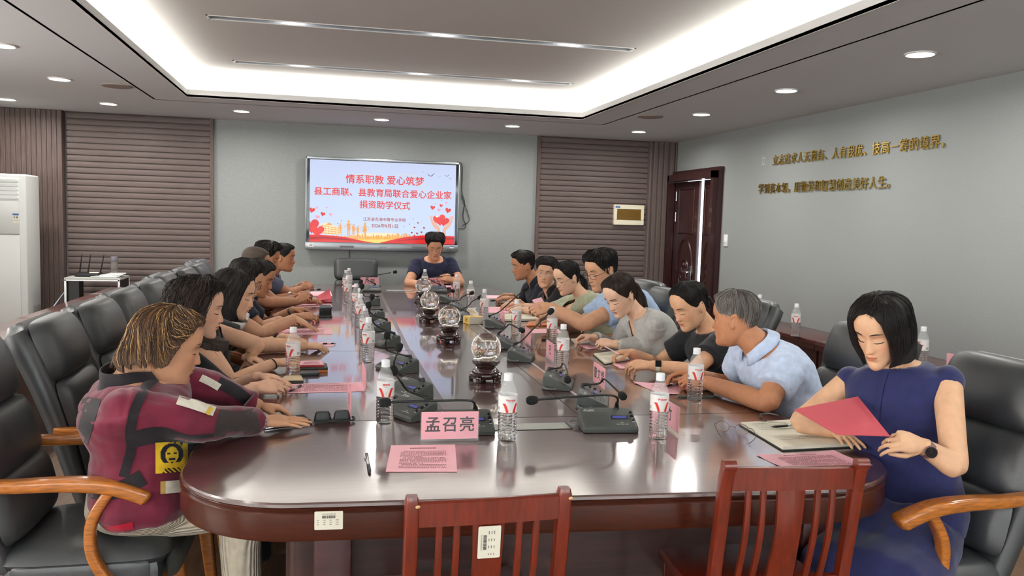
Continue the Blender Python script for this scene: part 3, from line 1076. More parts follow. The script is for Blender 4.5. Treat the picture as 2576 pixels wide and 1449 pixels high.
# ---- equipment rack on the left
rk = thing('equipment_rack', 'open equipment rack with silver edges behind the left desks', 'equipment rack', (-2.385, 9.42, 0))
RW, RD, RH = .53, .44, .80
MB().box((0, 0, RH - .012), (RW, RD, .024), 0, None, .004).build('top_panel', mat('rack_top', (176, 178, 172), .4), rk)
mb = MB()
mb.box((-RW / 2 + .012, .01, RH / 2), (.02, RD - .03, RH - .03)).box((RW / 2 - .012, .01, RH / 2), (.02, RD - .03, RH - .03)).box((0, .01, .02), (RW - .02, RD - .03, .03))
mb.box((-RW / 2 + .075, -.10, RH / 2), (.11, .16, RH - .06))
mb.build('side_panel', M_black, rk)
for sx in (-1, 1):
    for sy in (-1, 1):
        MB().box((sx * (RW / 2 - .01), sy * (RD / 2 - .01), RH / 2), (.022, .022, RH - .02), 0, None, .003, 1).build('edge_profile', M_steel, rk)
for sy in (-1, 1):
    MB().box((0, sy * (RD / 2 - .005), RH - .026), (RW, .012, .012)).build('edge_profile', M_steel, rk)
rt = thing('router', 'black wireless router with upright antennas on the equipment rack', 'router', (-2.47, 9.40, RH))
MB().box((0, 0, .022), (.24, .16, .036), 0, None, .01).build('body', M_black, rt)
for k, (dx, tl) in enumerate(((-.10, .05), (-.02, .06), (.10, .08))):
    MB().tube([(dx, .05, .03), (dx + tl * .2, .05, .10), (dx + tl * .5, .05, .23)], [.008, .007, .004], 8).build('antenna', [M_black, M_cap][0], rt)
tag(MB().box((.06, -.02, .05), (.09, .06, .006), 0, TR((-2.47, 9.40, RH - .008), .1), .002).build('adapter_card', M_page), 'small cream card lying on the router', 'card')
bt = thing('tumbler', 'clear plastic tumbler with grey lid on the equipment rack', 'drinking bottle', (-2.235, 9.47, RH))
MB().lathe([(.03, 0), (.034, .01), (.034, .13), (.031, .16), (.03, .17)], 24).build('body', mat('tumbler_plastic', (205, 200, 196), .15, trans=.8, ior=1.15), bt)
MB().lathe([(.034, .17), (.036, .18), (.036, .205), (.03, .21)], 24).build('lid', mat('lid_grey', (120, 118, 130), .4), bt)
mb = MB()
for k in range(6):
    mb.box((.02 * k - .03, .01 * k - .03, .006 + .006 * k), (.26 - .02 * k, .16, .006), 0, TR((-2.25, 9.36, RH), 0, 0, .12 * (k % 3) - .1), .002, 1)
tag(mb.build('paper_pile', mat('plastic_white', (212, 214, 214), .3)), 'untidy pile of white papers on the equipment rack', 'papers')
tag(MB().box((-2.33, 9.30, .25), (.22, .14, .30), 0, None, .004).box((-2.33, 9.229, .33), (.05, .002, .06), 1).build('carton', [mat('carton', (170, 130, 86), .8), M_ink]), 'small brown carton inside the equipment rack', 'carton')
tag(MB().tube(catmull([(-2.60, 9.30, .74), (-2.68, 9.25, .62), (-2.78, 9.15, .45), (-2.90, 9.05, .30)], 6), .006, 8).build('network_cable', mat('pale_cable', (170, 180, 196), .5)), 'pale network cable running down from the equipment rack', 'cable')

# ---------------------------------------------------------------- executive chairs
def pillow(mb, c, u, v, w, h, t, tb=.02, nu=18, nv=14, p=3.2, sag=0):
    """stuffed cushion: c centre, u width axis, v height axis, puffed towards u x v"""
    c, u, v = V(c), V(u).normalized(), V(v).normalized()
    n = u.cross(v)
    for side, th in ((1, t), (-1, tb)):
        def fn(a, b):
            x, y = 2 * a - 1, 2 * b - 1
            x = math.copysign(abs(x) ** .8, x)
            y = math.copysign(abs(y) ** .8, y)
            k = max(0, (1 - abs(x) ** p) * (1 - abs(y) ** p)) ** .42
            rc = 1 - .10 * abs(x) ** 4 * abs(y) ** 4
            return c + u * (x * w / 2 * rc) + v * (y * h / 2 * rc + sag * (1 - x * x)) + n * (side * th * k)
        o = len(mb.v)
        mb.grid(fn, nu, nv)
        if side < 0:
            for i in range(len(mb.f) - (nu - 1) * (nv - 1), len(mb.f)):
                mb.f[i] = tuple(reversed(mb.f[i]))


def exec_chair(label, loc, rz):
    t = thing('executive_chair', label, 'chair', loc, rz, 'black leather executive chairs')
    # outer back shell along a leaning spine
    sp_ = catmull([(-.19, 0, .40), (-.235, 0, .55), (-.275, 0, .70), (-.325, 0, .85), (-.38, 0, .98), (-.425, 0, 1.065)], 5)
    mb = MB()
    rings = []
    N_ = len(sp_)
    for i, p in enumerate(sp_):
        f = i / (N_ - 1)
        tg = (sp_[min(i + 1, N_ - 1)] - sp_[max(i - 1, 0)]).normalized()
        nrm = V(tg.z, 0, -tg.x)
        w = interp([0, .25, .55, .85, 1], [.46, .50, .54, .54, .50], f)
        th = interp([0, .6, .85, 1], [.07, .08, .09, .085], f)
        if i == N_ - 1:
            rings.append([p - nrm * .01 + V(0, a, 0) * .9 + nrm * b for a, b in rrect(w * .94, th * .9, th * .42, 5)])
            rings.append([p + tg * .02 - nrm * .01 + V(0, a, 0) * .9 + nrm * b for a, b in rrect(w * .86, th * .55, th * .26, 5)])
        else:
            rings.append([p - nrm * .01 + V(0, a, 0) + nrm * b for a, b in rrect(w, th, th * .46, 5)])
    mb.loft(rings)
    mb.build('back_shell', M_leather, t)
    mb = MB()
    pillow(mb, (-.345, 0, .975), (0, 1, 0), (-.36, 0, 1), .47, .25, .085, .02, 20, 16, 2.6)
    mb.build('head_cushion', M_leather, t)
    mb = MB()
    pillow(mb, (-.262, 0, .765), (0, 1, 0), (-.30, 0, 1), .49, .23, .055, .02, 20, 14, 3)
    pillow(mb, (-.205, 0, .575), (0, 1, 0), (-.22, 0, 1), .46, .22, .06, .02, 20, 14, 3)
    mb.build('back_cushion', M_leather, t)
    mb = MB()
    pillow(mb, (.03, 0, .425), (0, -1, 0), (1, 0, 0), .49, .52, .055, .05, 20, 18, 4.5)
    for s in (-1, 1):
        pillow(mb, (.03, s * .232, .385), (1 * s, 0, 0), (0, 0, 1), .40, .085, .03, .02, 14, 10, 4)
    pillow(mb, (.285, 0, .385), (0, 1, 0), (0, 0, 1), .44, .085, .03, .02, 14, 10, 4)
    mb.box((.03, 0, .37), (.46, .46, .10), 0, None, .03)
    mb.build('seat_cushion', M_leather, t)
    for s in (-1, 1):
        mb = MB()
        pth = catmull([(-.29, s * .25, .69), (-.16, s * .264, .685), (0, s * .272, .688), (.12, s * .274, .678), (.21, s * .272, .648), (.235, s * .27, .632)], 6)
        rings = []
        for i, p in enumerate(pth):
            a, b = pth[max(i - 1, 0)], pth[min(i + 1, len(pth) - 1)]
            tg = (b - a).normalized()
            sd = tg.cross(V(0, 0, 1)).normalized()
            up = sd.cross(tg)
            f = i / (len(pth) - 1)
            w, h = interp([0, .5, .9, 1], [.045, .060, .066, .05], f), interp([0, .5, .9, 1], [.035, .042, .046, .03], f)
            rings.append([p + sd * x + up * y for x, y in rrect(w, h, .013, 4)])
        mb.loft(rings)
        o = mb.build('armrest', M_arm, t)
        mb = MB()
        pth = catmull([(.13, s * .271, .668), (.075, s * .271, .57), (.075, s * .268, .46), (.13, s * .262, .36), (.20, s * .25, .30)], 6)
        rings = []
        for i, p in enumerate(pth):
            a, b = pth[max(i - 1, 0)], pth[min(i + 1, len(pth) - 1)]
            tg = (b - a).normalized()
            sd = V(0, 1, 0)
            up = sd.cross(tg).normalized()
            rings.append([p + sd * x + up * y for x, y in rrect(.042, .032, .009, 3)])
        mb.loft(rings)
        mb.build('arm_support', M_arm, o)
    mb = MB()
    mb.box((.02, 0, .295), (.46, .50, .045), 0, None, .012)
    mb.build('seat_frame', M_arm, t)
    for sx, sy in ((-1, -1), (-1, 1), (1, -1), (1, 1)):
        MB().loft([[(sx * .21 + .02 + sx * .03 * (1 - z / .29) + a, sy * .22 + b, z) for a, b in rrect(w, w, .01, 3)] for z, w in ((0, .038), (.28, .052))]).build('leg', M_arm, t)
    return t


ch0 = exec_chair('black leather chair of the woman in the maroon jacket, honey wood armrest toward the camera', (-.77, 2.92, 0), 0)
G = 'black leather executive chairs'
for x, y, a, lb in ((-.70, 3.54, .03, 'black leather chair behind the curly-haired woman, first full backrest on the left'),
                    (-.69, 4.13, .0, 'black leather chair second full backrest in the left row'),
                    (-.70, 4.72, .0, 'black leather chair third full backrest in the left row'),
                    (-.69, 5.34, .0, 'black leather chair fourth full backrest in the left row'),
                    (-.73, 5.94, .0, 'black leather chair fifth full backrest in the left row'),
                    (-.69, 6.54, .0, 'black leather chair sixth full backrest in the left row'),
                    (-.69, 7.13, .0, 'black leather chair second from the far end of the left row'),
                    (-.76, 7.72, .0, 'black leather chair at the far end of the left row')):
    dup(ch0, (x, y, 0), a, lb, G)
for x, y, a, lb in ((1.93, 2.38, pi, 'black leather chair of the woman in the navy dress, in the right foreground'),
                    (2.02, 3.25, pi, 'black leather chair behind the man in the light blue shirt'),
                    (2.12, 4.52, pi, 'black leather chair behind the woman in the grey blouse, mostly hidden'),
                    (1.86, 5.16, pi, 'black leather chair with pale headrest left of the woman in the black T-shirt'),
                    (2.0, 5.9, pi, 'black leather chair farther along the right row, headrest left of the pale one')):
    dup(ch0, (x, y, 0), a, lb, G)


def plain_chair(label, loc, rz):
    t = thing('office_chair', label, 'chair', loc, rz, 'square-backed black chairs at the far end')
    mb = MB()
    pillow(mb, (-.26, 0, .90), (0, 1, 0), (-.12, 0, 1), .50, .26, .05, .045, 16, 12, 6)
    pillow(mb, (-.225, 0, .64), (0, 1, 0), (-.12, 0, 1), .50, .30, .05, .045, 16, 12, 6)
    mb.build('backrest', M_leather, t)
    mb = MB()
    pillow(mb, (.02, 0, .45), (0, -1, 0), (1, 0, 0), .50, .50, .045, .045, 16, 12, 6)
    mb.build('seat', M_leather, t)
    for s in (-1, 1):
        MB().tube([(-.22, s * .26, .42), (-.22, s * .27, .64), (.15, s * .27, .64), (.19, s * .26, .42)], .014, 8).build('armrest', M_black, t)
    mb = MB()
    mb.tube([(0, 0, .06), (0, 0, .42)], .03, 10)
    for k in range(5):
        a = 2 * pi * k / 5
        mb.tube([(0, 0, .09), (.28 * cos(a), .28 * sin(a), .05)], [.024, .014], 8).sphere((.28 * cos(a), .28 * sin(a), .028), .028, 10, 6)
    mb.build('swivel_base', M_black, t)
    return t


pc = plain_chair('empty square-backed black chair at the far end of the table', (0.3141, 9.45, 0.1755)[0:2] + (0,), -pi / 2)
pc.location = (.31, 9.42, 0)
dup(pc, (1.20, 9.50, 0), -pi / 2, 'square-backed black chair of the man in the navy T-shirt')


# ---------------------------------------------------------------- red wooden chairs in the foreground
def wood_chair(label, loc, rz, scroll):
    t = thing('wooden_chair', label, 'chair', loc, rz, 'red wooden chairs in the foreground')
    W2, HT = .205, .865

    def bk(z):
        return -.055 * sstep(.42, HT, z) - .02 * max(0, z - .75)
    for s in (-1, 1):
        zs = [0, .2, .43, .55, .68, .78, HT - .04, HT - .015, HT]
        mb = MB()
        rings = []
        for z in zs:
            k = 1 if z < HT - .01 else .8
            off = (.045 * (1 - z / .43) * -1 if z < .43 else 0)
            if scroll and z > HT - .05:
                off -= .016 * (z - HT + .05) / .05
            rings.append([(s * (W2 - .0165) + a * k, bk(z) + off + b * k, z) for a, b in rrect(.033, .036, .006, 3)])
        mb.loft(rings)
        if scroll:
            mb.tube([(s * (W2 - .0165) - .017, bk(HT) - .016, HT - .006), (s * (W2 - .0165) + .017, bk(HT) - .016, HT - .006)], .016, 12)
        mb.sphere((s * (W2 - .0165) + .012, bk(HT) - .017, HT - .022), (.006, .003, .004), 8, 6, 1)
        mb.build('back_post', [M_red, M_tan_chip], t)
    mb = MB()
    zt = HT - .014
    mb.loft([[(x, bk(z) + dy - .006 * cos(x / W2 * pi / 2), z) for z, dy in ((zt - .062, -.012), (zt - .062, .012), (zt - .004, .011), (zt, .006), (zt, -.006), (zt - .004, -.012))] for x in [(-W2 + .03) + (2 * W2 - .06) * i / 12 for i in range(13)]])
    mb.build('top_rail', M_red, t)
    mb = MB()
    mb.loft([[(x, bk(z) + dy, z) for z, dy in ((.50, -.010), (.50, .010), (.535, .010), (.535, -.010))] for x in (-W2 + .03, W2 - .03)])
    mb.build('lower_rail', M_red, t)
    for x, w in ((-.121, .017), (-.078, .017), (0, .082), (.078, .017), (.121, .017)):
        mb = MB()
        rings = []
        for i in range(9):
            z = .53 + (zt - .058 - .53) * i / 8
            b = bk(z) - .014 * sin(pi * i / 8) * (1 if scroll else .4)
            ww = w * (1 - .10 * sin(pi * i / 8)) if w > .05 else w
            rings.append([(x + a, b + c, z) for a, c in rrect(ww, .014, .004, 2)])
        mb.loft(rings)
        sl = mb.build('slat', M_red, t)
        if w > .05 and not scroll:
            asset_label(sl, Matrix.Translation((0, bk(.75) - .0175, .742)) @ Matrix.Rotation(pi / 2 + .09, 4, 'X') @ Matrix.Rotation(pi / 2, 4, 'Z') @ Matrix.Scale(1.12, 4))
    MB().box((0, .215, .445), (.42, .43, .035), 0, None, .012).build('seat', M_red, t)
    for s in (-1, 1):
        MB().loft([[(s * .175 + a, .40 + b, z) for a, b in rrect(w, w, .005, 3)] for z, w in ((0, .030), (.43, .036))]).build('front_leg', M_red, t)
        MB().box((s * .18, .20, .40), (.02, .38, .05)).build('apron', M_red, t)
    return t


M_tan_chip = mat('worn_wood', (206, 168, 120), .7)
wood_chair('red wooden slat-back chair with white asset label, nearest the camera', (.384, 1.955, 0), .03, False)
wood_chair('red wooden slat-back chair with rounded post tops, before the navy dress woman', (1.232, 2.005, 0), -.08, True).scale = (1, 1, 1.035)

# ---------------------------------------------------------------- things on the tables
def water_bottle(label, loc, rz, green=False):
    t = thing('water_bottle', label, 'water bottle', loc, rz, 'bottled water')
    n = 48
    prof = [(.020, .004), (.026, .0), (.030, .003), (.0322, .010), (.0325, .014)]
    z = .016
    while z < .100:
        prof.append((None, z))
        z += .00155
    prof += [(.0325, .101), (.0325, .162), (.0322, .166), (.0300, .174), (.0235, .192), (.0165, .206), (.0138, .210), (.0132, .2125)]
    rings = []
    for r, z in prof:
        row = []
        for j in range(n):
            a = 2 * pi * j / n
            rr = r
            if r is None:
                e = sstep(.016, .024, z) * (1 - sstep(.094, .100, z))
                rr = .0320 + e * .0010 * sin(2 * pi * (z + .0035 * sin(3 * a + .6) * sin(pi * (z - .016) / .084)) / .0115)
            if r and .168 < z < .205:
                rr = r * (1 - .02 * (cos(6 * a) > .3))
            row.append((rr * cos(a), rr * sin(a), z))
        rings.append(row)
    cut = max(i for i, r in enumerate(rings) if r[0][2] < .1012)
    MB().loft(rings[:cut + 1]).loft(rings[cut:], 1, False).build('bottle_body', [M_pet, M_petc], t)
    mb = MB().lathe([(.0130, .2095), (.0165, .2095), (.0165, .2122), (.0156, .2128), (.0156, .2325), (.0148, .2345), (.002, .235)], 40)
    mb.build('cap', M_cap, t)
    nu, nv = 144, 30
    z0, z1 = (.046, .094) if green else (.1025, .161)
    mb = MB()
    R = .0332
    mb.grid(lambda a, b: (R * cos(2 * pi * a), R * sin(2 * pi * a), z0 + (z1 - z0) * b), nu, nv, 0, None, True)
    k = 0
    for j in range(nv - 1):
        for i in range(nu):
            a = (i + .5) / nu * 2 * pi
            tt = (j + .5) / (nv - 1)
            mi = 0
            if green:
                mi = 4
            else:
                for c in (pi / 2, 3 * pi / 2):
                    s = abs(a - c) * R
                    if s < .03 and tt < .56:
                        cc = .0118 + .0115 * (tt / .52) ** 1.5
                        d = abs(s - cc)
                        hw = .0036 + .002 * tt
                        if d < hw:
                            mi = 1
                        elif d < hw + .0022:
                            mi = 2
                s = min(abs(a - pi) * R, 9)
                if s < .008 and .10 < tt < .30 and (i % 3):
                    mi = 3
                s2 = min(a, 2 * pi - a) * R
                if s2 < .009 and .08 < tt < .9 and (j % 4 == 1) and (i % 5):
                    mi = 3
            mb.m[k] = mi
            k += 1

    def bend(txt, size, ang, zc, mi, bold=0, sx=1):
        o = len(mb.v)
        mb.text(txt, size, mi, None, 0, 'CENTER', 0, 1, sx, bold)
        for q in range(o, len(mb.v)):
            x, y, _ = mb.v[q]
            a = ang + x / R
            mb.v[q] = ((R + .0003) * cos(a), (R + .0003) * sin(a), zc + y)
    if not green:
        bend('Wahaha', .0105, 3 * pi / 2, .146, 1, .0003)
        bend('purified water', .0035, 3 * pi / 2, .1385, 3)
        bend('娃哈哈', .0092, pi / 2, .147, 1, .0003)
        bend('饮用纯净水', .0034, pi / 2, .139, 3)
        bend('纯', .0036, pi / 2, .119, 3)
        bend('净', .0036, pi / 2, .114, 3)
    mb.build('label', [M_label, M_lred, M_lpink, M_lgrey, M_lgreen], t, True, 60)
    return t


G = 'bottled water'
b0 = water_bottle('water bottle beside the near pink name card, red English lettering facing the camera', (0.6085, 2.7255, 0.76), .10)
BT = [((0.2085, 3.0136, 0.76), pi + .05, 'water bottle left of the near pink name card, red Chinese lettering facing the camera'),
      ((1.1524, 2.6903, 0.76), -.08, 'water bottle right of the near microphone with the blue display'),
      ((1.5481, 3.2371, 0.76), -.05, 'water bottle between the black phone and the man in the blue shirt'),
      ((-0.1577, 3.9211, 0.76), pi - .75, 'water bottle standing behind the cream notepad, before the curly-haired woman'),
      ((0.2059, 4.2956, 0.76), 2.4, 'nearest water bottle of the left-hand microphone row'),
      ((0.2124, 4.8436, 0.76), 2.2, 'second nearest water bottle of the left-hand microphone row'),
      ((0.2113, 5.6074, 0.76), 2.5, 'third nearest water bottle of the left-hand microphone row'),
      ((0.2236, 6.0383, 0.76), 2.3, 'fourth nearest water bottle of the left-hand microphone row'),
      ((0.2088, 6.4325, 0.76), 2.5, 'fifth nearest water bottle of the left-hand microphone row'),
      ((0.1628, 7.2569, 0.76), 2.3, 'front bottle of the far left cluster before the empty chair'),
      ((0.1641, 8.0276, 0.76), 2.5, 'left bottle of the far left cluster before the empty chair'),
      ((0.2001, 8.3691, 0.76), 2.2, 'rear bottle of the far left cluster before the empty chair'),
      ((0.9595, 8.3566, 0.76), 0, 'water bottle before the man in the navy T-shirt, behind the farthest crystal ball'),
      ((1.1847, 7.6787, 0.76), -1.0, 'water bottle at the elbow of the man in the navy T-shirt'),
      ((1.1855, 6.8933, 0.76), -.9, 'water bottle behind the yellow tissue box, farther one'),
      ((1.1505, 6.0735, 0.76), -1.2, 'water bottle right of the yellow tissue box'),
      ((1.2223, 5.2875, 0.76), -1.0, 'water bottle before the open notebook of the woman in sage green'),
      ((1.3479, 4.8527, 0.76), 2.0, 'water bottle behind the foam head of the long upright microphone'),
      ((1.1812, 4.0302, 0.76), -1.1, 'water bottle beside the pink card facing the woman in the grey blouse')]
for p, a, lb in BT:
    dup(b0, p, a, lb, G)
for p, a, lb, s in (((3.8109, 6.13, 0.62), -.6, 'water bottle on the right wall desk behind the man in the blue shirt', 1.17),
                    ((3.8514, 4.6768, 0.62), 1.7, 'water bottle on the right wall desk behind the navy dress woman', 1.17)):
    dup(b0, p, a, lb, G, s)
gb = water_bottle('water bottle with green label on the right wall desk, half hidden by the grey-haired man', (3.9204, 6.9279, 0.62), 0, True)
gb.scale = (1.17,) * 3


# ---- microphones
def mic_base(label, loc, rz, screen=True):
    t = thing('desk_microphone', label, 'microphone', loc, rz, 'desk microphones')
    prof = [(-.068, .002), (-.070, .014), (-.064, .022), (.040, .064), (.056, .066), (.062, .060), (.066, .002)]
    mb = MB()
    hw = .102
    rings = []
    for x, k in ((-hw, .90), (-hw + .004, .97), (-hw + .012, 1), (hw - .012, 1), (hw - .004, .97), (hw, .90)):
        rings.append([(x, y * (1 if k == 1 else k), .002 + (z - .002) * k) for y, z in prof])
    mb.loft(rings)
    mb.build('housing', M_gray, t, True, 25)
    S_ = Matrix.Translation((0, -.012, .0435)) @ Matrix.Rotation(.384, 4, 'X')
    mb = MB()
    for i in range(15):
        for j in range(12):
            mb.lathe([(.0011, 0), (.0011, .0004)], 5, 0, S_ @ Matrix.Translation((-.084 + .0058 * i, -.044 + .0068 * j, .0008)))
    mb.build('speaker_grille', M_black, t, False)
    mb = MB().box((.042, .002, .0012), (.060, .020, .001), 0, S_).box((.042, .002, .0016), (.052, .014, .001), 1, S_)
    mb.build('lcd_display', [M_black, mat('lcd_blue', (62, 66, 128), .2, emit=.25)], t)
    mb = MB()
    for y, r in ((.030, .0055), (.008, .0068), (-.018, .0032)):
        mb.lathe([(r, 0), (r * .95, .006), (r * .5, .0075)], 14, 0, S_ @ Matrix.Translation((.090, y, .001)))
    mb.build('knob', M_black, t)
    mb = MB()
    for x, y, w in ((.088, .020, .009), (.090, -.003, .008), (.090, -.026, .011), (.045, -.032, .010), (.030, -.040, .013), (.046, -.040, .013), (.062, -.040, .012)):
        mb.box((x, y, .0010), (w, .0022, .0004), 0, S_)
    mb.add([(-.086, .044, .001), (-.078, .052, .001), (-.069, .044, .001), (-.073, .044, .001), (-.078, .0485, .001), (-.082, .044, .001)], [(0, 1, 4, 5), (1, 2, 3, 4)], 0, S_)
    mb.text('ABBVN', .0075, 0, S_ @ Matrix.Translation((-.056, .0465, .0011)), 0, 'CENTER', .0002)
    mb.box((-.066, .0405, .0010), (.040, .0016, .0003), 0, S_)
    mb.build('marking', mat('mark_white', (214, 216, 214), .6), t, False)
    mb = MB()
    mb.tube(catmull([(-.09, .05, .02), (-.125, .055, .018), (-.14, .03, .014), (-.125, .0, .012), (-.10, .005, .012)], 6), .0032, 8)
    mb.build('cable_loop', M_cable, t)
    return t


def mic_neck(t, pts, r=.0042):
    """gooseneck through world points, the last is the foam head"""
    inv = (Matrix.Translation(t.location) @ Matrix.Rotation(t.rotation_euler.z, 4, 'Z')).inverted()
    q = [inv @ V(*p) for p in pts]
    base = V(.045, .046, .062)
    dirb = (q[0] - base)
    mb = MB().tube([base, base + V(0, 0, .012), base + dirb.normalized() * .03 + V(0, 0, .006)], [.0105, .0085, .0058], 12)
    pth = catmull([base + V(0, 0, .01)] + q[:-1] + [q[-1]], 8)
    mb.tube(pth[:-3], r, 8)
    nk = mb.build('gooseneck', M_black, t)
    d = (q[-1] - q[-2]).normalized()
    up = d.to_track_quat('Z', 'Y').to_matrix().to_4x4()
    MB().lathe([(.004, -.022), (.012, -.019), (.0155, -.010), (.0165, .0), (.0158, .010), (.012, .017), (.003, .020)], 20, 0, Matrix.Translation(q[-1]) @ up).build('foam_head', M_foam, nk)


def copy_mic(src, label, loc, rz):
    r = src.copy()
    COL.objects.link(r)
    r.location = loc
    r.rotation_euler = (0, 0, rz)
    r['label'] = label
    for ch in src.children:
        if ch.name.startswith('gooseneck'):
            continue
        c = ch.copy()
        COL.objects.link(c)
        c.parent = r
    return r


m0 = mic_base('near desk microphone with blue display right of the pink name card', (1.0132, 2.8398, 0.76), -.10)
mics = [(m0, [(1.0489, 2.84, 0.8745), (1.0062, 2.83, 0.8879), (0.8928, 2.8, 0.8921), (0.7541, 2.77, 0.8913), (0.7023, 2.76, 0.8903)])]
for lb, loc, rz, pts in (
    ('near desk microphone half hidden behind the pink name card', (0.4817, 2.8631, 0.76), -.04, [(0.5133, 2.86, 0.8645), (0.4826, 2.85, 0.8746), (0.3773, 2.83, 0.8797), (0.236, 2.8, 0.8851), (0.192, 2.79, 0.8855)]),
    ('nearest desk microphone of the left-hand row', (0.309, 3.115, 0.76), -pi / 2 + .5, [(0.3057, 3.13, 0.8515), (0.275, 3.1, 0.8922), (0.2565, 3.1, 0.9215), (0.2442, 3.1, 0.94)]),
    ('second nearest desk microphone of the left-hand row', (0.3352, 3.4622, 0.76), -pi / 2 + .5, [(0.3056, 3.55, 0.8433), (0.2769, 3.5, 0.8927), (0.2881, 3.5, 0.9322), (0.2976, 3.5, 0.9648)]),
    ('third nearest desk microphone of the left-hand row', (0.3387, 4.0508, 0.76), -pi / 2 + .5, [(0.2976, 4.1, 0.8499), (0.2778, 4.05, 0.8958), (0.2814, 4.05, 0.9176), (0.2849, 4.05, 0.9373)]),
    ('fourth nearest desk microphone of the left-hand row', (0.3226, 4.8703, 0.76), -pi / 2 + .4, [(0.2801, 4.85, 0.8767), (0.2469, 4.8, 0.9298), (0.2304, 4.8, 0.9646), (0.2276, 4.8, 1.0063)]),
    ('fifth nearest desk microphone of the left-hand row', (0.3287, 5.5471, 0.76), -pi / 2 + .2, [(0.2825, 5.5, 0.8704), (0.2638, 5.4, 0.9344), (0.271, 5.4, 0.9683), (0.2782, 5.4, 0.997)]),
    ('sixth nearest desk microphone of the left-hand row', (0.3431, 6.1584, 0.76), -pi / 2, [(0.2791, 6, 0.8548), (0.2421, 5.95, 0.9318), (0.2275, 5.95, 0.9746), (0.2353, 5.95, 1.0176)]),
    ('seventh nearest desk microphone of the left-hand row', (0.3704, 7.17, 0.76), -pi / 2, [(0.3011, 7, 0.8451), (0.2719, 6.95, 0.9065), (0.2565, 6.9, 0.9439), (0.2626, 6.9, 0.9737)]),
    ('far desk microphone before the empty chair', (0.4197, 8.3914, 0.76), 0, [(0.3725, 8.35, 0.8877), (0.409, 8.3, 0.9198), (0.5176, 8.28, 0.9427), (0.6513, 8.28, 0.9685)]),
    ('far desk microphone before the man in the navy T-shirt', (1.0835, 8.3687, 0.76), 0, [(0.9907, 8.3, 0.9033), (1.0365, 8.28, 0.9175), (1.1375, 8.28, 0.931), (1.2309, 8.28, 0.9444)]),
    ('nearest desk microphone of the right-hand row', (1.0824, 3.2269, 0.76), pi / 2 - .35, [(1.125, 3.28, 0.8379), (1.1387, 3.25, 0.8625), (1.1425, 3.15, 0.8524), (1.1479, 3.05, 0.8344)]),
    ('second nearest desk microphone of the right-hand row', (1.039, 3.607, 0.76), pi / 2 - .35, [(1.0724, 3.7, 0.83), (1.0893, 3.7, 0.8508), (1.0781, 3.6, 0.839), (1.0534, 3.5, 0.8126)]),
    ('right-hand row microphone with the longest upright neck', (1.0336, 4.3377, 0.76), pi / 2 - .35, [(1.0499, 4.4, 0.8518), (1.1005, 4.4, 0.9051), (1.1669, 4.4, 0.9721), (1.2135, 4.4, 1.0191)]),
    ('right-hand row microphone with the neck bent over toward the pink card', (1.0363, 4.7696, 0.76), pi / 2 - .3, [(1.0505, 4.85, 0.8621), (1.0684, 4.8, 0.893), (1.1016, 4.75, 0.8804), (1.1219, 4.7, 0.8705)]),
    ('right-hand row microphone with straight neck beside the yellow tissue box', (1.1591, 5.6873, 0.76), pi / 2 - .3, [(1.1697, 5.6, 0.8783), (1.2308, 5.6, 0.9318), (1.2921, 5.6, 0.9884), (1.3509, 5.6, 1.0366)]),
    ('right-hand row microphone behind the yellow tissue box', (1.0091, 6.0477, 0.76), pi / 2 - .3, [(1.0564, 6.2, 0.8579), (1.0805, 6.2, 0.8887), (1.108, 6.2, 0.9043), (1.1418, 6.2, 0.9199)]),
    ('second farthest desk microphone of the right-hand row', (1.0472, 6.708, 0.76), pi / 2 - .2, [(1.073, 6.8, 0.837), (1.0994, 6.8, 0.8641), (1.1362, 6.8, 0.8812), (1.1798, 6.8, 0.8984)]),
    ('farthest desk microphone of the right-hand row', (1.0553, 7.3789, 0.76), pi / 2 - .2, [(1.0671, 7.5, 0.8287), (1.0887, 7.5, 0.851), (1.1035, 7.5, 0.8548), (1.1221, 7.5, 0.8513)])):
    mics.append((copy_mic(m0, lb, loc, rz), pts))
for t, pts in mics:
    mic_neck(t, pts)


# ---- name cards
def name_card(label, loc, rz, s, w=.20, h=.10, size=.055):
    t = thing('name_card', label, 'name card', loc, rz, 'pink name cards')
    mb = MB().box((0, 0, .004), (w, .07, .007), 0, None, .001, 1)
    mb.box((0, -.0035, .004 + h / 2), (w, .002, h), 0).box((0, .0035, .004 + h / 2), (w, .002, h), 0)
    mb.build('acrylic_stand', M_acry, t)
    mb = MB().box((0, 0, .008 + h / 2), (w - .006, .0015, h - .006), 0)
    if s:
        mb.text(s, size, 1, TR((0, -.0010, .008 + h / 2), pi / 2), 0, 'CENTER', 0, 1.12, 1, .0009)
        mb.text(s, size, 1, TR((0, .0010, .008 + h / 2), pi / 2, 0, pi), 0, 'CENTER', 0, 1.12, 1, .0009)
    mb.build('card', [M_pink, M_ink], t, False)
    return t


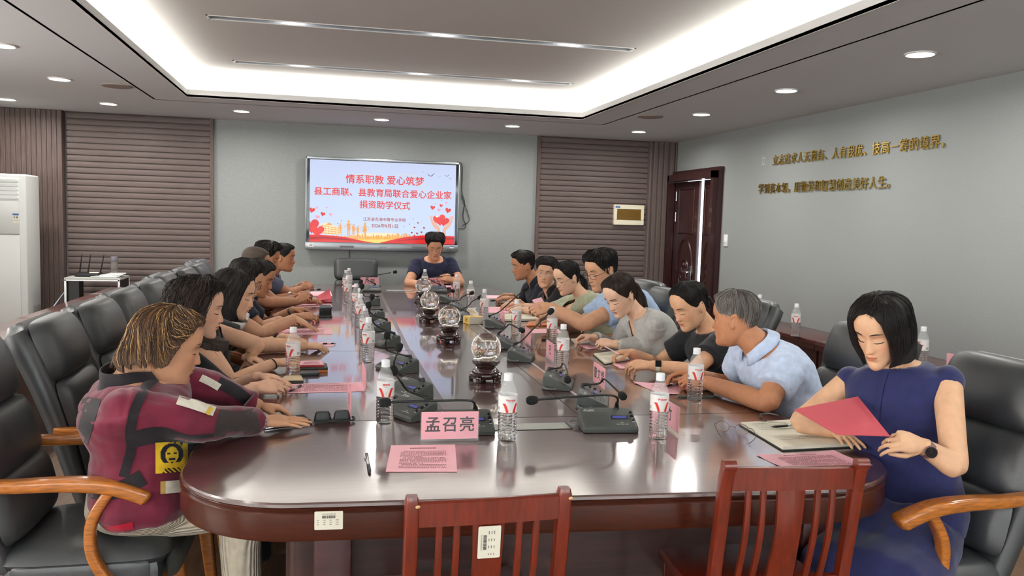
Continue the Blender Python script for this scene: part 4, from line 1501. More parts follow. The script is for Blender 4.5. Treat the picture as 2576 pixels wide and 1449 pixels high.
name_card('near pink name card with three large characters, facing the camera', (0.4083, 2.7228, 0.76), -.03, '孟召亮')
for lb, loc, rz, s in (('pink name card behind the water bottle right of the near microphone', (1.2421, 2.8035, 0.76), pi / 2 - .05, '竹'),
                       ('pink name card facing the woman in the black T-shirt', (1.2236, 3.5653, 0.76), pi / 2 - .05, '曹文煜'),
                       ('pink name card facing the woman in the grey blouse', (1.1827, 4.2792, 0.76), pi / 2 - .05, '巴'),
                       ('pink name card facing the tall man in glasses', (1.1936, 4.8418, 0.76), pi / 2 - .05, ''),
                       ('pink name card beside the open notebook of the woman in sage green', (1.2293, 5.774, 0.76), pi / 2 - .05, ''),
                       ('pink name card behind the farthest bottle of the right-hand row', (1.1538, 7.7528, 0.76), pi / 2 - .05, ''),
                       ('pink name card beside the black goggles on the left', (0.0818, 3.1505, 0.76), pi / 2 + .05, '杰'),
                       ('pink name card lying between the long pink paper and the left microphones', (0.1564, 3.6249, 0.76), pi / 2 + .05, ''),
                       ('far pink name card before the empty chair', (0.4324, 8.9111, 0.76), .0, '凡昆'),
                       ('far pink name card before the man in the navy T-shirt', (1.1506, 8.9983, 0.76), .0, '徐玉')):
    name_card(lb, loc, rz, s)
name_card('pink name card on the right wall desk behind the near leather chair', (3.9226, 4.3548, 0.62), -1.25, '王正', .28, .125, .075)


# ---- crystal balls on rosewood stands
def crystal(label, loc, s):
    t = thing('crystal_ball', label, 'crystal ball', loc, .3, 'crystal balls on the table')
    t.scale = (s, s, s)
    MB().sphere((0, 0, .168), .074, 64, 40).build('glass_sphere', M_crystal, t)
    mb = MB()
    mb.lathe([(.040, .104), (.066, .108), (.072, .104), (.070, .092), (.055, .078), (.044, .074), (.050, .068), (.066, .054), (.068, .048), (.050, .044), (.05, .043)], 40)
    mb.lathe([(.05, .046), (.078, .046), (.083, .041), (.083, .034), (.076, .028), (.072, .018), (.060, .018), (.05, .03)], 48)
    for k in range(5):
        a = 2 * pi * k / 5
        mb.box((.072, 0, .015), (.022, .030, .030), 0, Matrix.Rotation(a, 4, 'Z'), .006)
    mb.build('stand', M_rose, t)


for lb, p, s in (('largest and nearest crystal ball on its rosewood stand', (0.7277, 3.761, 0.76), .95), ('second nearest crystal ball on its rosewood stand', (0.7282, 4.9843, 0.76), .93),
                 ('third nearest crystal ball on its rosewood stand', (0.7254, 5.9743, 0.76), .93), ('farthest crystal ball on its rosewood stand', (0.8254, 7.296, 0.76), .93)):
    crystal(lb, p, s)

# ---- tissue box
tx = thing('tissue_box', 'small yellow tissue box with white tissue sticking out', 'tissue box', (1.0316, 5.8625, 0.76), .35)
MB().box((0, 0, .028), (.115, .10, .056), 0, None, .003, 1).box((0, -.0505, .028), (.112, .001, .05), 1).text('纸', .03, 2, TR((-.058, 0, .028), pi / 2, 0, -pi / 2)).build('carton', [mat('tissue_yellow', (238, 198, 110), .6), M_page, M_ink], tx)
mb = MB()
mb.grid(lambda a, b: ((a - .5) * (.05 + .03 * b) + .012 * sin(6 * b), .014 * sin(5 * a + 3 * b), .055 + .062 * b * (1 - .25 * (a - .5) ** 2)), 10, 8)
tu = mb.build('tissue', mat('tissue_white', (240, 238, 232), .9), tx)
tu.modifiers.new('s', 'SOLIDIFY').thickness = .002


# ---- paper, notebooks, pens, phones
def sheet(label, corners, mt=None, lift=.0, text=True, curl=0, cat='paper', name='paper_sheet', group='pink papers on the table', title=True, th=.0008, ink=None):
    """corners: far-left, far-right, near-right, near-left world points"""
    c = [V(*p) for p in corners]
    o = sum(c, V(0, 0, 0)) / 4
    c = [p - o for p in c]
    mb = MB()

    def P(a, b):
        p = c[0].lerp(c[1], a).lerp(c[3].lerp(c[2], a), b)
        return p + V(0, 0, .0012 + lift + curl * ((2 * a - 1) ** 2) * ((2 * b - 1) ** 2))
    nu, nv = 13, 9
    mb.grid(lambda a, b: P(a, 1 - b), nu, nv)
    mb.grid(lambda a, b: P(a, b) - V(0, 0, th), nu, nv)
    if text:
        up = V(0, 0, .0006)
        rnd = random.Random(len(label))

        def dash(a0, a1, b0, b1):
            mb.add([P(a0, b1) + up, P(a1, b1) + up, P(a1, b0) + up, P(a0, b0) + up], [(0, 1, 2, 3)], 1)
        if title:
            for k in range(12):
                dash(.30 + .034 * k, .30 + .034 * k + .026, .12, .155)
        for r in range(13):
            a = .17 if r % 5 else .21
            end = .84 if r % 5 != 4 else .5
            while a < end:
                w = .017
                dash(a, a + w, .25 + .05 * r, .25 + .05 * r + .024)
                a += w + (.009 if rnd.random() > .12 else .03)
    ob = mb.build(name, [mt or M_pinkp, ink or M_print], None, True)
    ob.location = o
    return tag(ob, label, cat, group)


def Q(*p):
    return p


sheet('printed pink sheet in front of the near pink name card', ((0.2091, 2.7013, 0.76), (0.422, 2.6864, 0.76), (0.3831, 2.3881, 0.76), (0.1718, 2.415, 0.76)))
sheet('long printed pink sheet under the curly-haired woman\'s hands', ((-0.2145, 3.7584, 0.76), (0.1674, 3.7654, 0.76), (0.1574, 3.5661, 0.76), (-0.2746, 3.5462, 0.76)))
sheet('pink sheet under the hand of the man in black, left row', ((-0.2641, 5.5705, 0.76), (0.0205, 5.6282, 0.76), (0.0272, 5.3069, 0.76), (-0.324, 5.3125, 0.76)))
sheet('small pink sheet at the fist of the man in black, left row', ((-0.0572, 4.9748, 0.76), (0.0261, 5.0039, 0.76), (0.0389, 4.8198, 0.76), (-0.0662, 4.8088, 0.76)), text=False)
sheet('pink sheet beyond the stack of black phones, left row', ((-0.2541, 7.1039, 0.76), (0.0206, 7.1831, 0.76), (0.0331, 6.933, 0.76), (-0.2713, 6.889, 0.76)), text=True)
sheet('pink sheet before the man in the grey-blue polo', ((-0.2139, 8.2839, 0.76), (0.0227, 8.3511, 0.76), (0.0364, 7.8581, 0.76), (-0.2367, 7.7974, 0.76)), text=False)
sheet('pink sheet under the forearms of the man in the navy polo', ((1.5414, 8.0651, 0.76), (1.7819, 8.0437, 0.76), (1.7423, 7.719, 0.76), (1.4917, 7.7394, 0.76)), text=False)
sheet('pink sheet before the man in the black shirt and glasses', ((1.3608, 6.995, 0.76), (1.6924, 7.0105, 0.76), (1.7206, 6.7626, 0.76), (1.3133, 6.7473, 0.76)), text=False)
sheet('second pink sheet before the man in the black shirt and glasses', ((1.303, 6.7469, 0.76), (1.6677, 6.7606, 0.76), (1.6586, 6.5559, 0.76), (1.2677, 6.5441, 0.76)), text=False)
sheet('pink sheet beside the open notebook of the woman in sage green', ((1.6387, 6.6414, 0.76), (1.8942, 6.5918, 0.76), (1.8135, 6.2602, 0.76), (1.6097, 6.2304, 0.76)), text=False, lift=.012)
sheet('pink sheet before the tall man in glasses', ((1.4046, 5.5603, 0.76), (1.5929, 5.5592, 0.76), (1.5561, 5.3586, 0.76), (1.3394, 5.3424, 0.76)), text=False)
sheet('pink sheet before the woman in the grey blouse', ((1.5063, 4.9459, 0.76), (1.7534, 4.9557, 0.76), (1.732, 4.7605, 0.76), (1.5204, 4.6609, 0.76), ))
sheet('pink sheet under the wrist of the woman in the black T-shirt', ((1.5026, 4.2876, 0.76), (1.6864, 4.2909, 0.76), (1.6988, 4.0439, 0.76), (1.4988, 4.0217, 0.76)))
sheet('pink sheet between two water bottles before the man in the blue shirt', ((1.4274, 3.6607, 0.76), (1.7039, 3.611, 0.76), (1.7243, 3.4012, 0.76), (1.4639, 3.3811, 0.76)), curl=.006)
sheet('printed pink sheet under the left hand of the navy dress woman', ((1.3989, 2.4416, 0.76), (1.6989, 2.4533, 0.76), (1.7215, 2.2766, 0.76), (1.4106, 2.3028, 0.76)), curl=.004)
sheet('pink sheet at the far end before the man in the navy T-shirt', ((1.2234, 9.2177, 0.76), (1.362, 9.2356, 0.76), (1.3366, 8.9694, 0.76), (1.1841, 8.9512, 0.76)), text=False)
sheet('pink sheet before the empty chair', ((0.1506, 9.0792, 0.76), (0.3144, 9.1527, 0.76), (0.3143, 8.8968, 0.76), (0.1384, 8.8263, 0.76)), text=False)


def slab(label, corners, h, mats, cat, name, z=0, group=None, bevel=.003, inset_top=0):
    """flat object with a quadrilateral outline lying at height z above the table"""
    c = [V(*p) for p in corners]
    o = sum(c, V(0, 0, 0)) / 4
    pts = []
    for i in range(4):
        p, a, b = c[i] - o, c[i - 1] - o, c[(i + 1) % 4] - o
        for k in range(4):
            t = k / 3
            q0 = p.lerp(a, min(.3, .008 / max((a - p).length, .01)))
            q1 = p.lerp(b, min(.3, .008 / max((b - p).length, .01)))
            pts.append(q0.lerp(p, t).lerp(p.lerp(q1, t), t))
    pts = [(p.x, p.y) for p in pts][::-1]
    mb = MB()

    def sc(k):
        return [(x * k, y * k) for x, y in pts]
    mb.loft([[(x, y, .0005) for x, y in sc(.985)], [(x, y, h * .3) for x, y in pts], [(x, y, h * .75) for x, y in pts], [(x, y, h) for x, y in sc(.985)]])
    if len(mats) > 1:
        mb.loft([[(x, y, h - .0003) for x, y in sc(.94)], [(x, y, h + .0006) for x, y in sc(.935)]], 1)
    ob = mb.build(name, mats, None, True, 35)
    ob.location = (o.x, o.y, o.z + z)
    return tag(ob, label, cat, group)


M_case = mat('phone_case_dark', (46, 48, 46), .4)
M_bk = mat('notebook_cover', (36, 42, 40), .55)
GP = 'phones on the table'
slab('black folding phone under the hand with the bead bracelet', ((-0.2124, 3.0516, 0.76), (-0.0838, 3.1105, 0.76), (-0.0575, 3.0236, 0.76), (-0.2159, 2.95, 0.76)), .008, [M_chrome, M_glassblk], 'phone', 'phone', 0, GP)
slab('black folding phone on the lower slab under the bead bracelet hand', ((-0.2124, 3.0516, 0.76), (-0.0838, 3.1105, 0.76), (-0.0575, 3.0236, 0.76), (-0.2159, 2.95, 0.76)), .007, [M_black, M_glassblk], 'phone', 'phone', .0085, GP)
slab('dark phone in grey-green case beneath the bottle before the blue shirt man', ((1.574, 3.4397, 0.76), (1.7065, 3.4373, 0.76), (1.6842, 3.3125, 0.76), (1.5055, 3.3201, 0.76)), .010, [mat('case_green', (92, 98, 90), .5), M_glassblk], 'phone', 'phone', 0, GP)
slab('dark phone before the man in the black shirt and glasses', ((1.4935, 7.2661, 0.76), (1.6132, 7.2729, 0.76), (1.5906, 7.038, 0.76), (1.4387, 7.0307, 0.76)), .010, [M_case, M_glassblk], 'phone', 'phone', 0, GP)
slab('dark phone beside the pink sheet of the tall man in glasses', ((1.3681, 5.1747, 0.76), (1.4218, 5.1737, 0.76), (1.3893, 5.0336, 0.76), (1.3274, 5.0181, 0.76)), .010, [M_case, M_glassblk], 'phone', 'phone', 0, GP)
slab('thick black phone in wallet case, left row', ((-0.0603, 6.6397, 0.76), (0.0197, 6.6425, 0.76), (0.0253, 6.4275, 0.76), (-0.0667, 6.3991, 0.76)), .05, [M_black], 'phone', 'phone', 0, GP)
slab('dark phone below the wallet case, left row', ((-0.0752, 6.3733, 0.76), (0.0281, 6.3759, 0.76), (0.0304, 6.2014, 0.76), (-0.0841, 6.1752, 0.76)), .014, [M_case, M_glassblk], 'phone', 'phone', 0, GP)
# stacks of notebooks
for lb, cs, h, m_, z in (('brown tan notebook at the bottom of the stack, left row', ((-0.1388, 4.1563, 0.76), (-0.0042, 4.159, 0.76), (0.0019, 4.0202, 0.76), (-0.1414, 4.0194, 0.76)), .010, [M_tan], 0),
                         ('dark green notebook in the stack, left row', ((-0.1388, 4.1563, 0.76), (-0.0042, 4.159, 0.76), (0.0018, 4.0305, 0.76), (-0.1418, 4.0297, 0.76)), .011, [M_bk], .0105),
                         ('red folder on top of the notebook stack, left row', ((-0.1392, 4.1672, 0.76), (-0.0236, 4.1712, 0.76), (-0.0152, 4.0524, 0.76), (-0.1426, 4.0503, 0.76)), .006, [M_redf], .022)):
    slab(lb, cs, h, m_, 'notebook', 'notebook', z, 'stacked notebooks, left row')
sheet('pink sheet on top of the red folder, left row', tuple((x, y, z + .029) for x, y, z in ((-0.1319, 4.1777, 0.76), (-0.0315, 4.1828, 0.76), (-0.0153, 4.0629, 0.76), (-0.1392, 4.0605, 0.76))))
slab('dark blue pen case before the notebook stack, left row', ((-0.1333, 3.9986, 0.76), (-0.0448, 4.013, 0.76), (-0.0366, 3.942, 0.76), (-0.1345, 3.9292, 0.76)), .014, [M_black], 'pen case', 'pen_case')
nb = slab('black notebook below the cream notepad before the curly-haired woman', ((-0.1921, 3.8569, 0.76), (-0.1179, 3.8609, 0.76), (-0.104, 3.7499, 0.76), (-0.2037, 3.7487, 0.76)), .012, [M_bk], 'notebook', 'notebook', 0, 'stacked notebooks, left row')
slab('cream notepad on the black notebook before the curly-haired woman', ((-0.1921, 3.8569, 0.76), (-0.1179, 3.8609, 0.76), (-0.106, 3.759, 0.76), (-0.2007, 3.7573, 0.76)), .006, [mat('notepad_cream', (214, 194, 158), .7)], 'notepad', 'notepad', .0125)
slab('deep red folder before the man in the grey-blue polo', ((-0.2574, 7.5744, 0.76), (0.0214, 7.631, 0.76), (0.0342, 7.2493, 0.76), (-0.2772, 7.1985, 0.76)), .008, [M_redf], 'folder', 'folder')


def open_book(label, corners, h=.012, lines=True, group='open notebooks'):
    c = [V(*p) for p in corners]
    o = sum(c, V(0, 0, 0)) / 4
    c = [p - o for p in c]
    t = thing('notebook', label, 'notebook', o, 0, group)

    def P(a, b):
        return c[0].lerp(c[1], a).lerp(c[3].lerp(c[2], a), b)
    mb = MB()
    mb.grid(lambda a, b: P(a, 1 - b) + V(0, 0, .004), 5, 5)
    mb.grid(lambda a, b: P(a, b) + V(0, 0, .0008), 5, 5)
    k = [P(0, 0), P(1, 0), P(1, 1), P(0, 1)]
    for i in range(4):
        p, q = k[i], k[(i + 1) % 4]
        mb.add([p + V(0, 0, .0008), p + V(0, 0, .004), q + V(0, 0, .004), q + V(0, 0, .0008)], [(0, 1, 2, 3)])
    mb.build('cover', M_bk, t)
    mb = MB()

    def pg(a, b):
        x = abs(2 * b - 1)
        z = .005 + h * (x ** .35) * (1 - .25 * x * x) if x > 0 else .005
        return P(.02 + .96 * a, .02 + .96 * b) + V(0, 0, z)
    mb.grid(lambda a, b: pg(a, 1 - b), 6, 33)
    e = [pg(0, i / 32) for i in range(33)]
    for a in (0, 1):
        row = [pg(a, i / 32) for i in range(33)]
        lo = [V(p.x, p.y, .004) for p in row]
        for i in range(32):
            f = (0, 1, 2, 3) if a == 0 else (3, 2, 1, 0)
            mb.add([row[i], row[i + 1], lo[i + 1], lo[i]], [f])
    for b in (0, 1):
        row = [pg(i / 5, b) for i in range(6)]
        lo = [V(p.x, p.y, .004) for p in row]
        for i in range(5):
            f = (0, 1, 2, 3) if b == 1 else (3, 2, 1, 0)
            mb.add([row[i], lo[i], lo[i + 1], row[i + 1]], [f])
    if lines:
        rnd = random.Random(5)
        for b in [.10 + .055 * i for i in range(5)] + [.62 + .06 * i for i in range(3)]:
            a = .12
            while a < .7:
                w = .02 + .03 * rnd.random()
                mb.add([pg(a, b) + V(0, 0, .0006), pg(a, b + .012) + V(0, 0, .0006), pg(a + w, b + .014) + V(0, 0, .0006), pg(a + w, b + .002) + V(0, 0, .0006)], [(0, 1, 2, 3)], 1)
                a += w + .015
    mb.build('pages', [M_page, M_lgrey], t, True, 50)
    return t


open_book('large open black notebook before the navy dress woman', ((1.5414, 2.8312, 0.76), (1.7961, 2.8545, 0.76), (1.8197, 2.4886, 0.76), (1.5157, 2.4751, 0.76)), .012)
open_book('open notebook before the woman in the black T-shirt', ((1.4856, 4.4476, 0.76), (1.6869, 4.5512, 0.76), (1.6374, 4.2549, 0.76), (1.448, 4.1417, 0.76)), .010)
open_book('open notebook before the woman in the grey blouse', ((1.5208, 5.0302, 0.76), (1.7413, 5.095, 0.76), (1.7251, 4.8896, 0.76), (1.4927, 4.832, 0.76)), .008)
open_book('thick open cream notebook before the woman in sage green', ((1.3478, 6.3556, 0.76), (1.8372, 6.367, 0.76), (1.7234, 6.0563, 0.76), (1.2826, 5.956, 0.76)), .018, False)
slab('tan brown notebook under the open cream notebook', ((1.461, 5.9107, 0.76), (1.6838, 5.9594, 0.76), (1.6261, 5.7304, 0.76), (1.378, 5.6655, 0.76)), .012, [M_tan], 'notebook', 'notebook', 0, 'stacked notebooks, left row')['group'] = 'notebooks, right row'
clipm = MB()
clipm.tube(catmull([(0, 0, .002), (-.02, 0, .010), (-.018, 0, .026), (.012, 0, .030), (.05, 0, .022)], 5), .011, 8, 0, True, None, .18)
ck = clipm.build('magnetic_clip', M_case)
ck.location = V((1.6541, 2.8317, 0.76)) + V(0, 0, .014)
tag(ck, 'dark clasp strap sticking up from the large open notebook', 'clasp')


def pen(label, p0, p1, kind=0, z=.005):
    p0, p1 = V(*p0) + V(0, 0, z), V(*p1) + V(0, 0, z)
    t = thing('pen', label, 'pen', p0, 0, 'pens')
    d = p1 - p0
    L_ = d.length
    M_ = (d.normalized().to_track_quat('Z', 'Y').to_matrix().to_4x4())
    MB().lathe([(.0008, 0), (.0018, .006), (.0045, .02), (.0050, .03), (.0050, L_ * .40)], 12, 0, M_).build('grip', M_black, t)
    MB().lathe([(.0046, L_ * .40), (.0046, L_ * .82)], 12, 0, M_).build('barrel', mat('pen_barrel', (206, 206, 208), .15, trans=.3), t)
    mb = MB().lathe([(.0052, L_ * .68), (.0055, L_ * .98), (.004, L_)], 12, 0, M_)
    mb.box((.0066, 0, L_ * .86), (.0016, .003, L_ * .22), 0, M_)
    mb.build('cap', M_black if kind == 0 else M_chrome, t)
    return t


pen('silver and black pen beside the near printed pink sheet', (0.1252, 2.3941, 0.76), (0.1236, 2.5955, 0.76), 1)
pen('clear black-capped pen on the near left table corner', (-0.3718, 2.8568, 0.76), (-0.227, 2.8869, 0.76), 1)
pen('pen lying on the long pink sheet, left row', (-0.161, 3.5683, 0.76), (-0.1144, 3.698, 0.76))
pen('black pen on the pink sheet before the blue shirt man', (1.5353, 3.5313, 0.76), (1.6481, 3.5963, 0.76), 0, .008)
pen('gel pen lying on the large open notebook', (1.604, 2.7064, 0.76), (1.7884, 2.7326, 0.76), 0, .024)
pen('pen at the fist of the man in black, left row', (0.0487, 4.9097, 0.76), (-0.029, 4.8969, 0.76))
pen('pen beside the wallet case, left row', (-0.0652, 6.8099, 0.76), (0.0297, 6.8729, 0.76))
pen('black pen before the man in the grey-blue polo', (-0.1876, 8.4619, 0.76), (-0.0798, 8.5643, 0.76))
pen('black pen before the man in the navy polo', (1.4751, 7.5128, 0.76), (1.6065, 7.5955, 0.76))

# reading glasses on the table before the navy dress woman
gl = thing('reading_glasses', 'thin metal-framed reading glasses lying beside the large open notebook', 'glasses', (1.4376, 2.7134, 0.76), 0)
o_ = V(*(1.4376, 2.7134, 0.76))
LZ = [(1.4286, 2.7426, 0.7885), (1.4789, 2.6919, 0.7852)]
ca, cb2 = V(*LZ[0]) - o_, V(*LZ[1]) - o_
ax = (cb2 - ca).normalized()
ax.z = 0
upv = V(.12, .25, .95).normalized()
mb = MB()
lm = MB()
for cc in (ca, cb2):
    cc = V(cc.x, cc.y, .022)
    ring = [cc + ax * (.024 * cos(a) * abs(cos(a)) ** -.25 if abs(cos(a)) > .01 else 0) + upv * (.018 * sin(a)) for a in [2 * pi * i / 28 for i in range(29)]]
    mb.tube(ring, .0009, 6)
    MB().add([cc] + ring[:-1], [(0, i + 1, (i + 1) % 28 + 1) for i in range(28)]).build('lens', M_lens, gl)
m1, m2 = V(ca.x, ca.y, .024) + ax * .024, V(cb2.x, cb2.y, .024) - ax * .024
mb.tube([m1, m1.lerp(m2, .5) + V(0, 0, .004), m2], .0009, 6)
mb.build('frame', mat('bronze_metal', (120, 84, 62), .3, metal=.9), gl)

for cc, s in ((ca, -1), (cb2, 1)):
    e = V(cc.x, cc.y, .030) + ax * (.026 * s)
    MB().tube(catmull([e, e + V(-.02 if s < 0 else .0, -.03, .002), e + V(-.035 if s < 0 else -.02, -.085, -.010), e + V(-.03 if s < 0 else -.06, -.11, -.026)], 5), .0011, 6).build('temple', M_black, gl)

# black wrap goggles beside the left hands
gg = thing('goggles', 'folded black wraparound goggles beside the folding phone', 'goggles', (0.0175, 3.0394, 0.76), .12)
for x in (-.034, .036):
    mb = MB()
    mb.loft([[(x + a * k, b * .6 * k, z) for a, b in rrect(.062, .05, .012, 4)] for z, k in ((.004, .95), (.010, 1), (.034, .86), (.042, .70), (.043, .5))])
    mb.build('lens_cup', M_glassblk if x > 9 else M_black, gg)
mb = MB()
mb.tube(catmull([(-.075, .02, .006), (-.07, -.02, .008), (-.02, -.035, .010), (.03, -.033, .010), (.075, -.02, .010), (.08, .02, .012)], 6), .006, 8, 0, True, None, .5)
mb.box((0, 0, .007), (.03, .03, .012), 0, None, .004)
mb.build('strap', M_dark, gg)

# ---------------------------------------------------------------- people
HZ = [-.122, -.118, -.108, -.090, -.070, -.050, -.030, -.010, .010, .030, .050, .070, .088, .102, .111, .115]
HW = [.008, .022, .034, .046, .054, .060, .065, .0685, .071, .0735, .0745, .0730, .066, .052, .030, .002]
HF = [.070, .080, .086, .086, .086, .087, .086, .086, .089, .093, .093, .087, .074, .054, .026, .0]
HB = [.020, .0, -.020, -.040, -.056, -.070, -.084, -.094, -.101, -.104, -.102, -.094, -.080, -.060, -.034, -.002]


def smooth_tab(z, ys):
    i = 0
    while i < len(HZ) - 2 and z > HZ[i + 1]:
        i += 1
    t = max(0, min(1, (z - HZ[i]) / (HZ[i + 1] - HZ[i])))
    y0, y1, y2, y3 = ys[max(i - 1, 0)], ys[i], ys[i + 1], ys[min(i + 2, len(ys) - 1)]
    v = .5 * (2 * y1 + (y2 - y0) * t + (2 * y0 - 5 * y1 + 4 * y2 - y3) * t * t + (3 * y1 - y0 - 3 * y2 + y3) * t ** 3)
    return v


def gs(x, m, s):
    return exp(-((x - m) / s) ** 2)


def head_pt(a, z, face=True, fat=1.0, jaw=1.0):
    """point on a head; a = 0 straight ahead (+y), z up, eyes at z = 0"""
    w = smooth_tab(z, HW) * (1 + (fat - 1) * sstep(.06, -.06, z))
    if z < -.03:
        w *= 1 + (jaw - 1) * sstep(-.03, -.09, z)
    f, b = smooth_tab(z, HF), smooth_tab(z, HB)
    cy = -.012 + (.03 * sstep(-.06, -.12, z))
    s, c = sin(a), cos(a)
    x = w * math.copysign(abs(s) ** .88, s)
    y = cy + ((f - cy) * abs(c) ** .80 if c > 0 else (b - cy) * abs(c) ** .9)
    if face and c > 0:
        ax = abs(x)
        d = 0
        d -= .0125 * gs(ax, .031, .017) * gs(z, .003, .0125)           # sockets
        d += .0075 * gs(ax, .031, .0115) * gs(z, -.001, .0085)         # lids over the eyeballs
        d += .0035 * gs(ax, .026, .02) * gs(z, .022, .008)             # brow
        nz = sstep(.014, -.036, z) * sstep(-.051, -.040, z)
        d += (.004 + .0185 * nz ** 1.1) * gs(x, 0, .0065 + .0055 * nz) * sstep(.024, .004, z) * sstep(-.051, -.041, z)
        d += .0075 * gs(ax, .0125, .0055) * gs(z, -.037, .007)         # nostril wings
        d += .0045 * gs(ax, .043, .020) * gs(z, -.022, .018)           # cheeks
        d -= .003 * gs(ax, .040, .012) * gs(z, -.062, .014)
        d += .0065 * gs(x, 0, .021) * gs(z, -.062, .012)               # mouth mound
        d += .0040 * gs(x, 0, .018) * gs(z, -.0575, .0042)             # upper lip
        d += .0048 * gs(x, 0, .015) * gs(z, -.0685, .0048)             # lower lip
        d -= .0045 * gs(x, 0, .022) * gs(z, -.0628, .0024)             # mouth line
        d -= .0020 * gs(x, 0, .004) * gs(z, -.050, .005)
        d -= .0035 * gs(x, 0, .018) * gs(z, -.0800, .006)
        d += .0045 * gs(x, 0, .018) * gs(z, -.098, .012)               # chin
        y += d * c ** .5
    return V(x, y, z)


def face_pt(x, z, out=0):
    w = smooth_tab(z, HW)
    s = max(-1, min(1, x / w))
    a = math.copysign(math.asin(abs(s) ** (1 / .88)), s)
    p = head_pt(a, z)
    return p + V(0, out, 0)


def head_mesh(mb, M, nv=64, na=72, fat=1.0, jaw=1.0):
    zs = [HZ[0] + (HZ[-1] - HZ[0]) * (.5 - .5 * cos(pi * (i / nv) ** 1.0)) * 1.0 for i in range(nv + 1)]
    zs = [.5 * z + .5 * (HZ[0] + (HZ[-1] - HZ[0]) * i / nv) for i, z in enumerate(zs)]
    mb.loft([[head_pt(2 * pi * j / na, z, True, fat, jaw) for j in range(na - 1, -1, -1)] for z in zs], 0, True, True, M)
    for s in (-1, 1):
        E_ = M @ Matrix.Translation((s * .0725, -.014, -.012)) @ Matrix.Rotation(s * -.32, 4, 'Z') @ Matrix.Rotation(.18, 4, 'X')
        mb.sphere((0, 0, 0), (.0055, .016, .029), 12, 10, 0, E_)
        mb.tube([(s * (.003 + .003 * sin(t)), -.002 + .0165 * cos(t), .004 + .027 * sin(t)) for t in [radians(-70 + 20 * i) for i in range(15)]], .0042, 6, 0, True, E_)


def hair_z(a, style):
    """where the hair ends for an angle a round the head (0 front, pi back)"""
    aa = abs(a)
    return style(aa)


def S_short(front=.082, side=.010, nape=-.058):
    def f(a):
        d = math.degrees(a)
        return interp([0, 24, 38, 50, 60, 74, 84, 94, 108, 140, 180], [front, front - .001, front - .008, front - .030, .030, side, side - .022, side - .002, nape + .03, nape, nape], d)
    return f


def S_pulled(front=.090):
    def f(a):
        d = math.degrees(a)
        return interp([0, 25, 45, 62, 78, 96, 120, 180], [front + .004, front, front - .018, .034, -.004, -.006, -.060, -.070], d)
    return f


def S_bob(front=.070, z1=-.105, open_=38, nape=-.100):
    def f(a):
        d = math.degrees(a)
        return interp([0, open_ - 16, open_, open_ + 12, open_ + 26, 125, 180], [front + .010, front + .002, front - .024, z1 + .075, z1, z1 - .002, nape], d)
    return f


